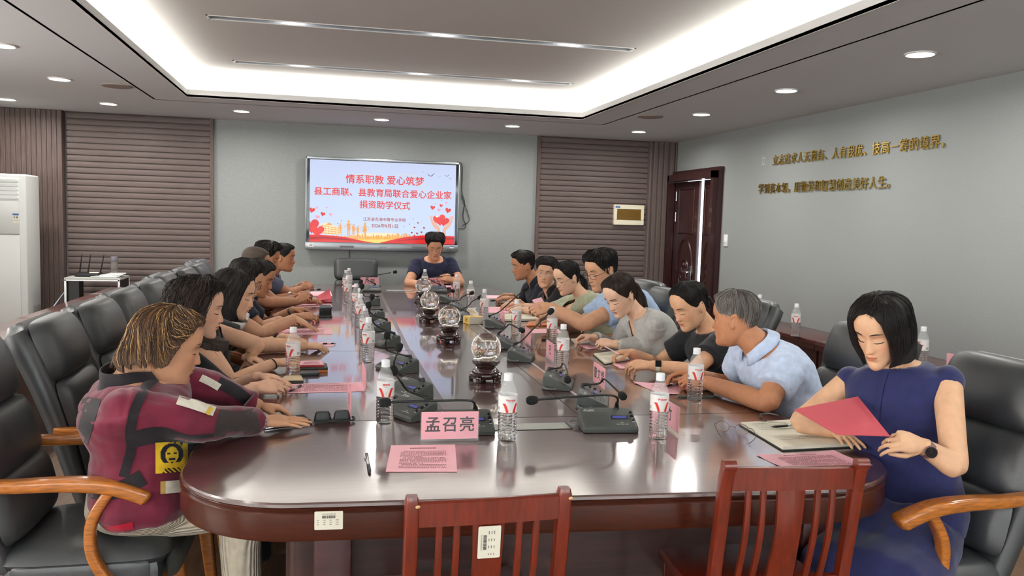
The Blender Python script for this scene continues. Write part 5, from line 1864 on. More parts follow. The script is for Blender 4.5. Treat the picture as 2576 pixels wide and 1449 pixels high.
def hair_shell(M, style, vol, mats, parent, nv=34, na=96, drape=False, k=1.0, rough=0, strands=0, seed=1, strand_mats=None, thick=.006, part=None, rs=.0009, fl=.25, curl=0, lift=0, inward=.0, flow=0, name='hair', rag=0):
    """hair as a shell over the head with loose locks on top"""
    rnd = random.Random(seed)

    def radial(a):
        ze = hair_z(a, style)
        if rag and ze < 0:
            ze += rag * (noise.noise(V(cos(a) * 5 + seed, sin(a) * 5, 0)) + .6 * noise.noise(V(cos(a) * 14 + seed, sin(a) * 14, 3)))
        pts = []
        rmax = 0
        n0 = nv
        for i in range(n0 + 1):
            t = i / n0
            z = .1149 - (.1149 - ze) * t ** 1.55
            p = head_pt(a, max(z, -.115), False)
            r = sqrt(p.x ** 2 + (p.y + .01) ** 2)
            nrm = V(p.x / .0735 ** 2, (p.y + .008) / .10 ** 2, (z - .01) / .11 ** 2).normalized()
            if drape and z < .01:
                nrm = V(nrm.x, nrm.y, 0).normalized()
                rmax = max(rmax, r)
                f_ = sstep(.01, ze, z)
                sc = max(r, rmax * (1 - inward * f_ ** 2)) / max(r, 1e-6)
                p = V(p.x * sc, -.01 + (p.y + .01) * sc, z)
            else:
                rmax = max(rmax, r)
                p = V(p.x, p.y, z)
            v = vol(a, t, z)
            if part is not None:
                dxp = p.x - part
                if z > .06 and p.y > -.05:
                    v -= .005 * gs(dxp, 0, .006)
            if rough:
                v += rough * noise.noise(V(p.x * 60 * (1 - fl) + seed, p.y * 60, z * 60 * fl))
            pts.append(p + nrm * v)
        return pts
    cols = [radial(-pi + 2 * pi * j / na) for j in range(na)]
    mb = MB()
    mb.st = []
    for i in range(nv + 1):
        for j in range(na):
            mb.v.append(tuple(M @ cols[j][i]))
            mb.st.append((j / na * 6.0, i / nv, 0))
    for i in range(nv):
        for j in range(na):
            q = (j + 1) % na
            mb.f.append((i * na + j, (i + 1) * na + j, (i + 1) * na + q, i * na + q))
            mb.m.append(0)
    # inner side, so that the shell is a closed body
    o = len(mb.v)
    for i in range(nv + 1):
        for j in range(na):
            p = cols[j][i]
            c = V(0, -.01, min(p.z, .02))
            d = (c - p).normalized() * thick
            mb.v.append(tuple(M @ (p + d)))
            mb.st.append((j / na * 6.0, i / nv, 0))
    for i in range(nv):
        for j in range(na):
            q = (j + 1) % na
            mb.f.append((o + i * na + j, o + i * na + q, o + (i + 1) * na + q, o + (i + 1) * na + j))
            mb.m.append(0)
    for j in range(na):
        q = (j + 1) % na
        mb.f.append((nv * na + j, o + nv * na + j, o + nv * na + q, nv * na + q))
        mb.m.append(0)
    nm = len(strand_mats) if strand_mats else 1
    for s in range(strands):
        a = rnd.uniform(-pi, pi)
        t0 = rnd.uniform(.0, .62)
        t1 = min(1.0 + (.10 if drape else .02) * rnd.random(), t0 + rnd.uniform(.28, .75))
        da = rnd.uniform(-.2, .2) + flow
        lf = rnd.uniform(.0006, .0026) + lift * rnd.random()
        pth = []
        n = 9
        ph = rnd.uniform(0, 6.28)
        for i in range(n):
            t = t0 + (t1 - t0) * i / (n - 1)
            aa = (a + da * (i / (n - 1)) + pi) % (2 * pi) - pi
            jf = (aa + pi) / (2 * pi) * na
            j0 = int(jf) % na
            j1 = (j0 + 1) % na
            fr = jf - int(jf)
            ti = min(t, 1) * nv
            i0 = min(int(ti), nv - 1)
            ft = ti - i0
            p = (cols[j0][i0].lerp(cols[j1][i0], fr)).lerp(cols[j0][i0 + 1].lerp(cols[j1][i0 + 1], fr), ft)
            n_ = (p - V(0, -.01, .0)).normalized()
            p = p + n_ * (lf * (.3 + sin(pi * min(1, i / (n - 1) + .12))))
            if t > 1:
                p.z -= (t - 1) * .22
            if curl:
                p = p + n_ * (curl * sin(ph + i * 2.1)) + V(-sin(aa), cos(aa), 0) * (curl * cos(ph + i * 2.1))
            pth.append(M @ p)
        r = rs * k * rnd.uniform(.7, 1.5)
        before = len(mb.v)
        mb.tube(pth, [r * .5] + [r] * (n - 4) + [r * .8, r * .5, r * .15], 4, rnd.randrange(nm))
        mb.st += [(a, rnd.random(), 1)] * (len(mb.v) - before)
    return mb.build(name, strand_mats or mats, parent, True, 70)


def lock(mb, pts, r0, r1, mi=0, n=14, wav=0, flat=1, seed=0):
    """one thick lock or tail of hair"""
    p = catmull(pts, n // max(1, len(pts) - 1) + 2)
    N_ = len(p)
    q = []
    for i, v in enumerate(p):
        f = i / (N_ - 1)
        q.append(v + V(sin(f * 14 + seed), cos(f * 11 + seed * 2), 0) * wav * f)
    mb.tube(q, [max(.0008, (r0 + (r1 - r0) * (i / (N_ - 1))) * (1 - .85 * max(0, (i / (N_ - 1) - .8) / .2))) for i in range(N_)], 10, mi, True, None, flat)


def bez(p0, p1, p2, t):
    return p0 * (1 - t) ** 2 + p1 * (2 * t * (1 - t)) + p2 * t * t


def sring(c, u, v, a, b, n=28, e=2.4):
    out = []
    for j in range(n):
        t = 2 * pi * j / n
        x, y = cos(t), sin(t)
        out.append(c + u * (a * math.copysign(abs(x) ** (2 / e), x)) + v * (b * math.copysign(abs(y) ** (2 / e), y)))
    return out


def make_hand(mb, W, d, pn, side, pose, k):
    """W wrist, d pointing direction, pn direction the back of the hand faces, side +1 if the thumb is towards d x pn"""
    d = d.normalized()
    pn = (pn - d * pn.dot(d)).normalized()
    s = d.cross(pn) * side
    k *= 1.0
    # palm
    rings = []
    for f, w, h, lift in ((-.03, .027, .020, 0), (0, .028, .019, 0), (.02, .034, .019, .001), (.045, .041, .018, .002), (.07, .042, .015, .002), (.085, .040, .012, 0)):
        c = W + d * (f * k) + pn * (lift * k)
        rings.append(sring(c, s, pn, w * k, h * k, 16, 2.8))
    mb.loft(rings)
    spec = {'flat': ((.05, .10, .10), .15), 'relax': ((.25, .35, .30), .3), 'curl': ((.55, .80, .50), .5), 'fist': ((.95, 1.25, .80), .7), 'pinch': ((.70, .85, .45), .75)}[pose]
    bend, thumb = spec
    ln = ((.040, .024, .020), (.044, .028, .021), (.041, .026, .020), (.032, .019, .018))
    for i in range(4):
        off = (.030 - .0198 * i) * k
        p = W + d * ((.083 - .0045 * (i - 1) ** 2) * k) + s * off
        ang = 0
        fan = (.10 - .068 * i)
        dir0 = (d + s * fan).normalized()
        pts = [p - dir0 * .02 * k, p]
        vary = 1 + .12 * (i - 1.5)
        for L_, b in zip(ln[i], bend):
            ang += b * vary
            dv = dir0 * cos(ang) - pn * sin(ang)
            p = p + dv * (L_ * k)
            pts.append(p)
        r = [.0092, .0090, .0082, .0074, .0056]
        mb.tube(pts, [x * k * (1 - .10 * (i == 3)) for x in r], 10)
        mb.sphere(pts[-1], .0060 * k, 8, 6)
    # thumb from the side of the palm near its base
    p = W + d * (.022 * k) + s * (.026 * k) - pn * (.004 * k)
    d1 = (d * .75 + s * (.72 - .5 * thumb) - pn * (.15 + .5 * thumb)).normalized()
    d2 = (d * .95 + s * (.30 - .6 * thumb) - pn * (.10 + .45 * thumb)).normalized()
    pts = [p - d1 * .012 * k, p, p + d1 * .038 * k, p + d1 * .038 * k + d2 * .030 * k, p + d1 * .038 * k + d2 * .030 * k + (d2 * .9 + d * .3).normalized() * .022 * k]
    mb.tube(pts, [.013 * k, .0135 * k, .0105 * k, .0092 * k, .0065 * k], 10)
    mb.sphere(pts[-1], .0066 * k, 8, 6)


def ik(S_, W, l1, l2, pole):
    d = W - S_
    L_ = d.length
    if L_ > (l1 + l2) * .985:
        l1, l2 = l1 * L_ / (l1 + l2) / .985, l2 * L_ / (l1 + l2) / .985
    a = (l1 * l1 - l2 * l2 + L_ * L_) / (2 * L_)
    h = sqrt(max(1e-6, l1 * l1 - a * a))
    n = d.normalized()
    p = pole - n * pole.dot(n)
    p.normalize()
    return S_ + n * a + p * h


def skin_mat(name, rgb):
    return mat('skin_' + name, tuple(v * .96 for v in rgb), .52, spec=.3, noise_amt=.035, noise_scale=30, attr='tint', sss=.0)


def cloth(name, rgb, rough=.85, sheen=.15, bump=.25, bs=240, **kw):
    return mat('cloth_' + name, rgb, rough, sheen=sheen, spec=.25, noise_amt=kw.pop('na', .05), noise_scale=kw.pop('ns', 40), bump=bump, bump_scale=bs, **kw)


M_hair = mat('black_hair', (27, 24, 23), .55, spec=.28, noise_amt=.35, noise_scale=5, stretch=(16, 1.2, 1), attr='st', bump=.55, bump_scale=9, bump_dist=.004)
M_hairb = mat('brown_black_hair', (46, 36, 31), .55, spec=.28, noise_amt=.35, noise_scale=5, stretch=(16, 1.2, 1), attr='st', bump=.55, bump_scale=9, bump_dist=.004)
M_hairg = mat('grey_hair', (104, 100, 96), .55, noise_amt=.40, noise_scale=9, stretch=(14, 2, 1), attr='st', bump=.5, bump_scale=12, bump_dist=.003)
M_hairs = mat('shaved_hair', (66, 56, 48), .8, noise_amt=.35, noise_scale=30, stretch=(10, 6, 1), attr='st')
M_blond = mat('blond_streak', (196, 158, 104), .45, spec=.4)
M_bronze = mat('bronze_streak', (122, 88, 56), .45, spec=.4)
M_brow = mat('eyebrow_hair', (48, 40, 36), .8)
M_lash = mat('lash_line', (30, 24, 22), .7)
M_sclera = mat('eye_white', (214, 208, 202), .25)
M_iris = mat('eye_iris', (32, 22, 18), .1)
M_spec = mat('spectacle_frame', (40, 38, 40), .35, metal=.4)
M_thin = mat('spectacle_metal', (120, 112, 104), .3, metal=.9)
PEOPLE = {}


def tangent_frame(t, u):
    u = (u - t * u.dot(t)).normalized()
    return u, t.cross(u)


def person(key, label, H, yaw, pitch, hip, skin=(208, 164, 136), k=1.0, sex='m', roll=0, tyaw=None, arms=None, shirt=None, hair=None, near=1, legs=True, trousers=(40, 40, 44),
           glasses=None, collar=None, neckline=None, eyes='down', stand=0, thigh=.40, sleeve='short', lean=None, shw=None, brow=1, bulk=1.0, fat=1.0, jaw=1.0, lip=(1.0, .70, .68), sleeve_r=1.0, sh_drop=0, wr=.006, neckfat=1, shirt_name='shirt', neck=.085):
    H, hip = V(*H), V(*hip)
    root = thing('person', label, 'person', (hip.x, hip.y, 0))
    root.location = (0, 0, 0)
    fw = V(cos(yaw), sin(yaw), 0)
    Mh = Matrix.Translation(H) @ Matrix.Rotation(yaw - pi / 2, 4, 'Z') @ Matrix.Rotation(-pitch, 4, 'X') @ Matrix.Rotation(roll, 4, 'Y') @ Matrix.Scale(k, 4)
    ty = yaw if tyaw is None else tyaw
    tf = V(cos(ty), sin(ty), 0)
    ts = V(-sin(ty), cos(ty), 0)                    # the person's left
    # neck runs from under the skull down and back
    skull = Mh @ V(0, -.030, -.055)
    N_ = skull + V(0, 0, -neck * k) - tf * (.050 * k) + (Mh.to_3x3() @ V(0, -.02, 0))
    hp = V(hip.x, hip.y, hip.z)
    ctl = hp.lerp(N_, .55) - tf * (.06 * k) + V(0, 0, .05)
    if lean is not None:
        ctl = hp.lerp(N_, .55) - tf * lean + V(0, 0, .05)
    sw = (shw or (.178 if sex == 'm' else .158)) * k
    tab_t = [0, .10, .25, .42, .58, .72, .82, .90, .96, 1.0]
    if sex == 'm':
        tw_ = [.165, .180, .172, .168, .176, .188, .190, .172, .110, .066]
        td_ = [.105, .128, .130, .124, .124, .122, .110, .088, .072, .062]
    else:
        tw_ = [.165, .178, .160, .142, .150, .158, .160, .146, .090, .052]
        td_ = [.105, .125, .118, .104, .112, .118, .102, .078, .060, .050]
    tw_ = [x * (bulk if i < 7 else 1 + (bulk - 1) * .5) * sw / (.178 if sex == 'm' else .158) for i, x in enumerate(tw_)]
    td_ = [x * k * (bulk if i < 7 else 1) for i, x in enumerate(td_)]

    def torso(infl, t0=0, t1=1.0, n=26):
        rings = []
        for i in range(n + 1):
            t = t0 + (t1 - t0) * i / n
            c = bez(hp, ctl, N_, t)
            tg = (bez(hp, ctl, N_, min(1, t + .02)) - bez(hp, ctl, N_, max(0, t - .02))).normalized()
            u, v = tangent_frame(tg, ts)
            rings.append(sring(c, u, v, interp(tab_t, tw_, t) + infl, interp(tab_t, td_, t) + infl, 32, 2.5))
        return rings
    cN = bez(hp, ctl, N_, .86)
    tgN = (bez(hp, ctl, N_, .9) - bez(hp, ctl, N_, .8)).normalized()
    uN, vN = tangent_frame(tgN, ts)
    shoulders = {'L': cN + uN * (sw * .93) - V(0, 0, (.012 + sh_drop) * k), 'R': cN - uN * (sw * .93) - V(0, 0, (.012 + sh_drop) * k)}
    PEOPLE[key] = dict(root=root, Mh=Mh, N=N_, sh=shoulders, fw=fw, tf=tf, ts=ts, cN=cN, uN=uN, vN=vN, tgN=tgN)
    vox = (.0034, .0044, .0056)[near]
    sk = MB()
    head_mesh(sk, Mh, 64, 72, fat, jaw)
    nr = (.054 if sex == 'm' else .045) * k * neckfat
    sk.tube([Mh @ V(0, -.022, -.035), skull.lerp(N_, .3), skull.lerp(N_, .7), N_ - tgN * .02, N_ - tgN * .08], [nr * 1.0, nr, nr * 1.06, nr * 1.25, nr * 1.5], 18)
    sk.loft(torso(-.008, .45, 1.0, 18))
    gar = MB()
    gar.loft(torso(.006, .0, .965, 26))
    PEOPLE[key]['elbow'] = {}
    PEOPLE[key]['wrist'] = {}
    for sd in 'LR':
        S_ = shoulders[sd]
        sgn = 1 if sd == 'L' else -1
        spec_ = arms[sd]
        W = V(*spec_['w'])
        pole = V(*spec_.get('pole', (0, 0, -1))) if 'pole' in spec_ else (ts * sgn * .7 - tf * .25 + V(0, 0, -.7))
        l1, l2 = .285 * k, .245 * k
        E_ = V(*spec_['e']) if 'e' in spec_ else ik(S_, W, l1, l2, pole)
        PEOPLE[key]['elbow'][sd] = E_
        PEOPLE[key]['wrist'][sd] = W
        m = 1.0 if sex == 'm' else .86
        m *= spec_.get('fat', 1)
        f = (W - E_).normalized()
        up_ = (E_ - S_).normalized()
        pth = catmull([S_ - up_ * .01, S_.lerp(E_, .35), S_.lerp(E_, .75), E_, E_.lerp(W, .3), E_.lerp(W, .7), W, W + f * .012], 4)
        rr = [interp([0, .18, .40, .46, .55, .80, .96, 1], [.056, .050, .044, .041, .044, .033, .026, .0255], i / (len(pth) - 1)) * k * m for i in range(len(pth))]
        sk.tube(pth, rr, 24)
        sk.sphere(S_, (.055 * k * m,) * 3, 14, 10)
        dd = V(*spec_['d']) if 'd' in spec_ else f
        pn = V(*spec_.get('n', (0, 0, 1)))
        th = spec_.get('thumb')
        if th is None:
            # thumb side: towards the body's middle when palms face down
            s_try = dd.normalized().cross(pn)
            th = 1 if s_try.dot(-ts * sgn) > 0 else -1
        make_hand(sk, W + f * .012, dd, pn, th, spec_.get('pose', 'relax'), k * (1.0 if sex == 'm' else .90))
        if sleeve != 'none':
            reach = {'short': .60, 'elbow': .98, 'long': 2.0, 'cap': .10}[spec_.get('sleeve', sleeve)]
            pts, rad = [], []
            n = 14
            for i in range(n + 1):
                t = reach * i / n
                if t <= 1:
                    p = S_.lerp(E_, t)
                else:
                    p = E_.lerp(W, (t - 1) * .93)
                pts.append(p)
                rad.append((.066 - .010 * min(t, 1) - .016 * max(0, t - 1)) * k * m * sleeve_r + .004)
            # soften the elbow
            if reach > 1:
                q = list(pts)
                for i in range(1, n):
                    q[i] = pts[i - 1] * .25 + pts[i] * .5 + pts[i + 1] * .25
                pts = q
            gar.sphere(S_ - up_ * .0, (.070 * k * m * (1 + (sleeve_r - 1) * .5),) * 3, 16, 12)
            gar.tube(pts, rad, 18)
    body = fuse(sk, vox, 5, .5)
    # lip and cheek colour of the skin; nostril and mouth-line shade painted in
    at = body.color_attributes.new('tint', 'FLOAT_COLOR', 'POINT')
    inv = Mh.inverted()
    cols = []
    lr, lg, lb = lip
    for v in body.vertices:
        q = inv @ v.co
        c = (1, 1, 1)
        if q.y > .03 and -.11 < q.z < .03 and abs(q.x) < .07:
            ax = abs(q.x)
            hw = .0215
            if ax < hw:
                zc = -.0628
                top_ = zc + .0085 * (1 - (ax / hw) ** 1.6) * (1 - .25 * gs(q.x, 0, .004))
                bot = zc - .0095 * (1 - (ax / hw) ** 2)
                if bot < q.z < top_:
                    kk = 1.0 if abs(q.z - zc) > .0022 else .55
                    c = (lr * kk, lg * kk, lb * kk)
            if c[0] == 1:
                e = .10 * gs(ax, .042, .02) * gs(q.z, -.03, .02) + .08 * gs(q.x, 0, .012) * gs(q.z, -.036, .012)
                c = (1, 1 - e, 1 - e)
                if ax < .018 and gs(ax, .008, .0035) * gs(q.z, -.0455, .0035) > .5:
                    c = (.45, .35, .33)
        cols += [c[0], c[1], c[2], 1]
    at.data.foreach_set('color', cols)
    body.materials.append(skin_mat('%d_%d_%d' % skin, skin))
    b = link('body', body, root)
    # eyes and brows
    if near < 3:
        for s in (-1, 1):
            m = MB()
            if eyes == 'open':
                c = face_pt(s * .031, 0, -.0060)
                m.sphere((c.x, c.y - .004, c.z), .0115, 16, 12, 0, Mh)
                ey = m.build('eye', M_sclera, root)
                MB().sphere((c.x + .0015, c.y + .0042, c.z - .001), (.0052, .004, .0052), 12, 8, 0, Mh).build('iris', M_iris, ey)
                m = MB()
                m.tube([Mh @ face_pt(s * (.031 + .0145 * cos(t)), .002 + .0062 * sin(t), .0012) for t in [pi * i / 10 for i in range(11)]], .0011 * k, 5)
                m.tube([Mh @ face_pt(s * (.031 + .0140 * cos(t)), -.001 - .0048 * sin(t), .0006) for t in [pi * i / 10 for i in range(11)]], .0005 * k, 5)
                m.build('eyelid', M_lash, root)
            else:
                zz = -.0060
                m.tube([Mh @ face_pt(s * (.031 + .0150 * cos(t)), zz + .0014 * cos(t) - .0030 * sin(t), .0008) for t in [pi * i / 10 for i in range(11)]], [(.0006 + .0012 * sin(pi * i / 10)) * k for i in range(11)], 5)
                m.build('eyelashes', M_lash, root)
            if brow:
                m = MB()
                m.tube([Mh @ face_pt(s * (.013 + .036 * i / 8), .0225 + .0055 * sin(pi * min(1, (i + 1.0) / 8) * .75) - .004 * max(0, i / 8 - .6), .0004) for i in range(9)], [x * k * brow for x in (.0020, .0030, .0035, .0036, .0034, .0030, .0024, .0016, .0007)], 6, 0, True, None, .6)
                m.build('eyebrow', M_brow, root)
    # garment
    if shirt:
        gm = fuse(gar, (.0062, .0075, .009)[near], 5, .5)
        if wr:
            o = V(hash(key) % 97 * .37, 1.3, 2.1)
            o = V((sum(map(ord, key)) % 97) * .37, 1.3, 2.1)
            nrm = [v.normal.copy() for v in gm.vertices]
            for v, n_ in zip(gm.vertices, nrm):
                p = v.co
                w_ = noise.noise(V(p.x * 9, p.y * 9, p.z * 15) + o) * 1.0 + noise.noise(V(p.x * 22, p.y * 22, p.z * 30) - o) * .5
                v.co = p + n_ * (w_ * wr)
        if neckline:
            bm = bmesh.new()
            bm.from_mesh(gm)
            kill = []
            for f in bm.faces:
                c = f.calc_center_median()
                q = c - N_
                x, h, d_ = q.dot(uN), q.dot(tgN), q.dot(vN)
                front = q.dot(tf) > 0.0
                if neckline(x / k, h / k, front):
                    kill.append(f)
            bmesh.ops.delete(bm, geom=kill, context='FACES')
            bm.to_mesh(gm)
            bm.free()
        gm.materials.append(shirt)
        g = link(shirt_name, gm, root)
        sm_ = g.modifiers.new('s', 'SOLIDIFY')
        sm_.thickness = .003
        sm_.offset = -1
    if collar:
        m = MB()
        n = 36
        rings = []
        ce = N_ - tgN * (.004 * k)
        rows_ = (((-.022, 1.42, 0), (.0, 1.24, 0), (.022, 1.14, 0)) if stand else ((-.012, 1.38, 0), (.012, 1.22, 0), (.034, 1.16, 0), (.036, 1.22, 0), (.016, 1.44, -.002), (-.006, 1.72, -.004)))
        for h, gr, dz in rows_:
            row = []
            h *= (stand or 1)
            for j in range(n + 1):
                a = .34 + (2 * pi - .68) * j / n              # gap at the front
                fr = max(0, cos(a))
                drop = .030 * fr ** 2 if h > 0 else .030 * fr ** 2
                gr_ = gr * (stand or 1)
                row.append(ce + uN * (sin(a) * nr * gr_) + vN.normalized() * (cos(a) * nr * gr_ * (1 if vN.dot(tf) > 0 else -1)) + tgN * ((h - drop) * k))
            rings.append(row)
        m.loft(rings, 0, False, False)
        c_ = m.build('collar', collar, root, True, 60)
        c_.modifiers.new('s', 'SOLIDIFY').thickness = .003
    if legs:
        m = MB()
        for sgn in (1, -1):
            h0 = hp + ts * (.085 * k * sgn) - V(0, 0, .02)
            kn = h0 + tf * (thigh * k) + ts * (.02 * sgn) + V(0, 0, -.0)
            kn.z = max(.44, hp.z - .03)
            an = kn + tf * .02 - V(0, 0, kn.z - .08)
            m.tube(catmull([h0 - tf * .05, h0.lerp(kn, .5), kn, kn.lerp(an, .3), an], 5), [interp([0, .5, .6, 1], [.095, .078, .070, .055], i / 20) * k for i in range(21)], 16)
        m.loft([sring(hp + V(0, 0, dz) - tf * .01, ts, tf, a * k * bulk, b_ * k * bulk, 24) for dz, a, b_ in ((-.075, .14, .11), (-.03, .178, .135), (.04, .170, .128), (.09, .155, .115))])
        tm = fuse(m, .011, 4)
        tm.materials.append(cloth('trousers_%d_%d_%d' % trousers, trousers))
        link('trousers', tm, root)
    if glasses:
        gm_ = M_spec if glasses == 'dark' else M_thin
        rr_ = .0013 if glasses == 'dark' else .0008
        m = MB()
        ln_ = []
        for s in (-1, 1):
            ring = []
            for i in range(28):
                t = 2 * pi * i / 28
                cx_, cz_ = cos(t), sin(t)
                x = s * .033 + .0235 * math.copysign(abs(cx_) ** .7, cx_)
                z = -.006 + .0165 * math.copysign(abs(cz_) ** .75, cz_)
                ring.append(Mh @ V(x, .100 - .0045 * ((abs(x) - .01) / .045) ** 2, z))
            m.tube(ring + ring[:2], rr_ * k, 6)
            ln_.append([Mh @ V(s * .033, .099, -.006)] + ring)
            m.tube([Mh @ V(s * .0565, .0965, .002), Mh @ V(s * .0735, .078, .003), Mh @ V(s * .0775, .02, .004), Mh @ V(s * .076, -.016, .002), Mh @ V(s * .074, -.028, -.012)], rr_ * k, 6)
        m.tube([Mh @ V(-.010, .1005, -.001), Mh @ V(0, .103, .001), Mh @ V(.010, .1005, -.001)], rr_ * k, 6)
        gl_ = m.build('glasses', gm_, root)
        for vs in ln_:
            MB().add(vs, [(0, i + 1, (i + 1) % 28 + 1) for i in range(28)]).build('lens', M_lens, gl_)
    if hair:
        hair(Mh, root, k)
    return root


def band(parent, c, axis, r, w, m, name, face=None, fr=.017, fm=None, up=None):
    """strap round a wrist, with an optional dial"""
    ax = V(*axis).normalized()
    M_ = Matrix.Translation(c) @ ax.to_track_quat('Z', 'Y').to_matrix().to_4x4()
    mb = MB()
    n = 28
    rings = [[(rr * 1.12 * cos(2 * pi * j / n), rr * .92 * sin(2 * pi * j / n), z) for j in range(n)] for rr, z in ((r + .001, -w / 2), (r + .0032, -w / 2), (r + .0032, w / 2), (r + .001, w / 2), (r + .001, -w / 2))]
    mb.loft(rings, 0, False, True, M_)
    o = mb.build(name, m, parent, True, 40)
    if face:
        u = V(*(up or (0, 0, 1)))
        u = (u - ax * u.dot(ax)).normalized()
        F_ = Matrix.Translation(V(*c) + u * (r * 1.0 + .004)) @ u.to_track_quat('Z', 'Y').to_matrix().to_4x4()
        fb = MB()
        if face == 'round':
            fb.lathe([(fr, -.003), (fr, .004), (fr * .92, .0055)], 28, 0, F_).lathe([(fr * .9, .0058), (.001, .006)], 28, 1, F_, False)
        else:
            fb.box((0, 0, .001), (fr * 1.75, fr * 2.0, .008), 0, F_, .003).box((0, 0, .0056), (fr * 1.55, fr * 1.8, .001), 1, F_)
        fb.build('dial', [m if face == 'round' else M_dark, fm or M_glassblk], o)
    return o


def shell_patch(parent, surf_obj, origin, direction, u, v, w, h, mi_fn, mats, name, nu=24, nv=24, off=.003):
    """cloth patch lying on another garment: a grid dropped onto its surface"""
    bvh = BVHTree.FromObject(surf_obj, bpy.context.evaluated_depsgraph_get())
    o, d, u, v = V(*origin), V(*direction).normalized(), V(*u).normalized(), V(*v).normalized()
    pts = []
    last = None
    for j in range(nv + 1):
        for i in range(nu + 1):
            p = o + u * (w * (i / nu - .5)) + v * (h * (j / nv - .5))
            hit, n_, _, _ = bvh.ray_cast(p, d, 1.2)
            if hit is None:
                hit = last or (p + d * .2)
            last = hit
            pts.append(hit - d * off)
    mb = MB()
    mb.v = [tuple(p) for p in pts]
    for j in range(nv):
        for i in range(nu):
            mb.f.append((j * (nu + 1) + i, j * (nu + 1) + i + 1, (j + 1) * (nu + 1) + i + 1, (j + 1) * (nu + 1) + i))
            mb.m.append(mi_fn((i + .5) / nu, (j + .5) / nv))
    return mb.build(name, mats, parent, True)

# ---------------------------------------------------------------- the people themselves
D = radians
M_hairl = mat('brown_hair', (72, 54, 42), .6, spec=.25, noise_amt=.4, noise_scale=5, stretch=(16, 1.2, 1), attr='st', bump=.5, bump_scale=9, bump_dist=.004)
SKF, SKM, SKT = (222, 176, 148), (206, 158, 126), (186, 132, 100)


def short_hair(front=.082, top=.016, side=.003, rough=.003, strands=160, seed=1, mt=None, spike=0, sidez=.012, sm=None, rs=.0011):
    def f(M, root, k):
        def vol(a, t, z):
            hi = sstep(.035, .085, z)
            fr = sstep(1.3, .2, abs(a)) * sstep(.05, .08, z)
            return (side + (top - side) * hi + .004 * fr * top / .016) * sstep(1.02, .62 if abs(a) > .5 else .80, t) + .0008
        hair_shell(M, S_short(front, sidez), vol, mt or M_hair, root, 30, 80, False, k, rough, strands, seed, sm or ([mt] if mt else [M_hair]), .006, None, rs, .5, 0, spike)
    return f


def bob_hair(z1, vol0, seed, open_=38, nape=-.10, mats=None, strands=260, inward=.12, part=0.0, rough=.0015, curl=0, front=.080, rs=.0009, lift=.001, flow=0, fall=0, base=None, rag=0):
    def f(M, root, k):
        def vol(a, t, z):
            v = vol0 * (.55 + .45 * sstep(.115, .02, z))
            if fall and z < 0:
                v += fall * sstep(0, z1, z)
            return v * (.35 + .65 * sstep(1.0, .97, t) if abs(a) < D(open_ + 20) else 1) + .002
        hair_shell(M, S_bob(front, z1, open_, nape), vol, base or M_hair, root, 46, 112, True, k, rough, strands, seed, mats or [M_hair], .008, part, rs, .25, curl, lift, inward, flow, rag=rag)
    return f


def pulled_hair(seed, strands=180, tail=None, mt=None, vol0=.008):
    def f(M, root, k):
        def vol(a, t, z):
            return vol0 * (.5 + .5 * sstep(.02, .08, z)) * sstep(1.03, .55 if abs(a) < 1.1 else .8, t) + .001
        o = hair_shell(M, S_pulled(), vol, mt or M_hair, root, 34, 96, False, k, .001, strands, seed, [mt or M_hair], .006, None, .0008, .25, 0, .0006)
        if tail:
            mb = MB()
            for pts, r0, r1, wav, n in tail:
                rnd = random.Random(seed)
                for i in range(n):
                    j = V(rnd.uniform(-1, 1), rnd.uniform(-1, 1), rnd.uniform(-.6, .6)) * (r0 * .9 if n > 1 else 0)
                    lock(mb, [M @ (V(*p) + j * (.25 + .75 * q / (len(pts) - 1))) for q, p in enumerate(pts)], r0 * (.45 if n > 1 else 1), r1 * (.4 if n > 1 else 1), 0, 16, wav, 1, i)
            mb.build('hair_tail', mt or M_hair, o, True, 60)
    return f


def vneck(depth, width):
    return lambda x, h, front: (front and h < .02 and h > -depth and abs(x) < width * (1 + h / depth) + .004) or (h > -.012 and abs(x) < .062)


def crew(x, h, front):
    return h > -.010 and abs(x) < .060


# ---- left row, near to far
P = person
P('L1', 'person in a maroon and black jacket, bead-braceleted hand on the black phone', (-0.5157, 2.88, 1.074), D(14), D(15), (-.58, 2.92, .56), (204, 152, 118), 1.05, 'f', 0, D(4),
  dict(R=dict(w=(-0.2241, 2.9156, 0.8), d=(1, .12, -.05), n=(-.1, -.15, 1), pose='flat', e=(-0.3916, 2.74, 0.8454)),
       L=dict(w=(-0.2537, 3.1493, 0.8), d=(1, -.10, -.08), n=(0, .25, 1), pose='curl', e=(-0.3797, 3.12, 0.8568))),
  cloth('maroon', (98, 26, 46), .7, .3, .3, 160, na=.22, ns=7), bob_hair(-.060, .019, 11, 64, -.105, [M_hairl, M_bronze, M_hairl, M_hairb, M_bronze, M_hairl, M_blond], 1300, -.10, None, .004, .0006, .076, .0007, .003, -.35, .012, M_hairl, .035), 0, True, (196, 186, 166), None, cloth('sheer_black', (34, 30, 34), .8, .2, .2, 200), None, 'down', 1.5, .27, 'long', .0, .185, .8, 1.34, 1.10, 1.08, (1, .72, .70), 1.22, .0, .009, 1.05, 'jacket', .045)
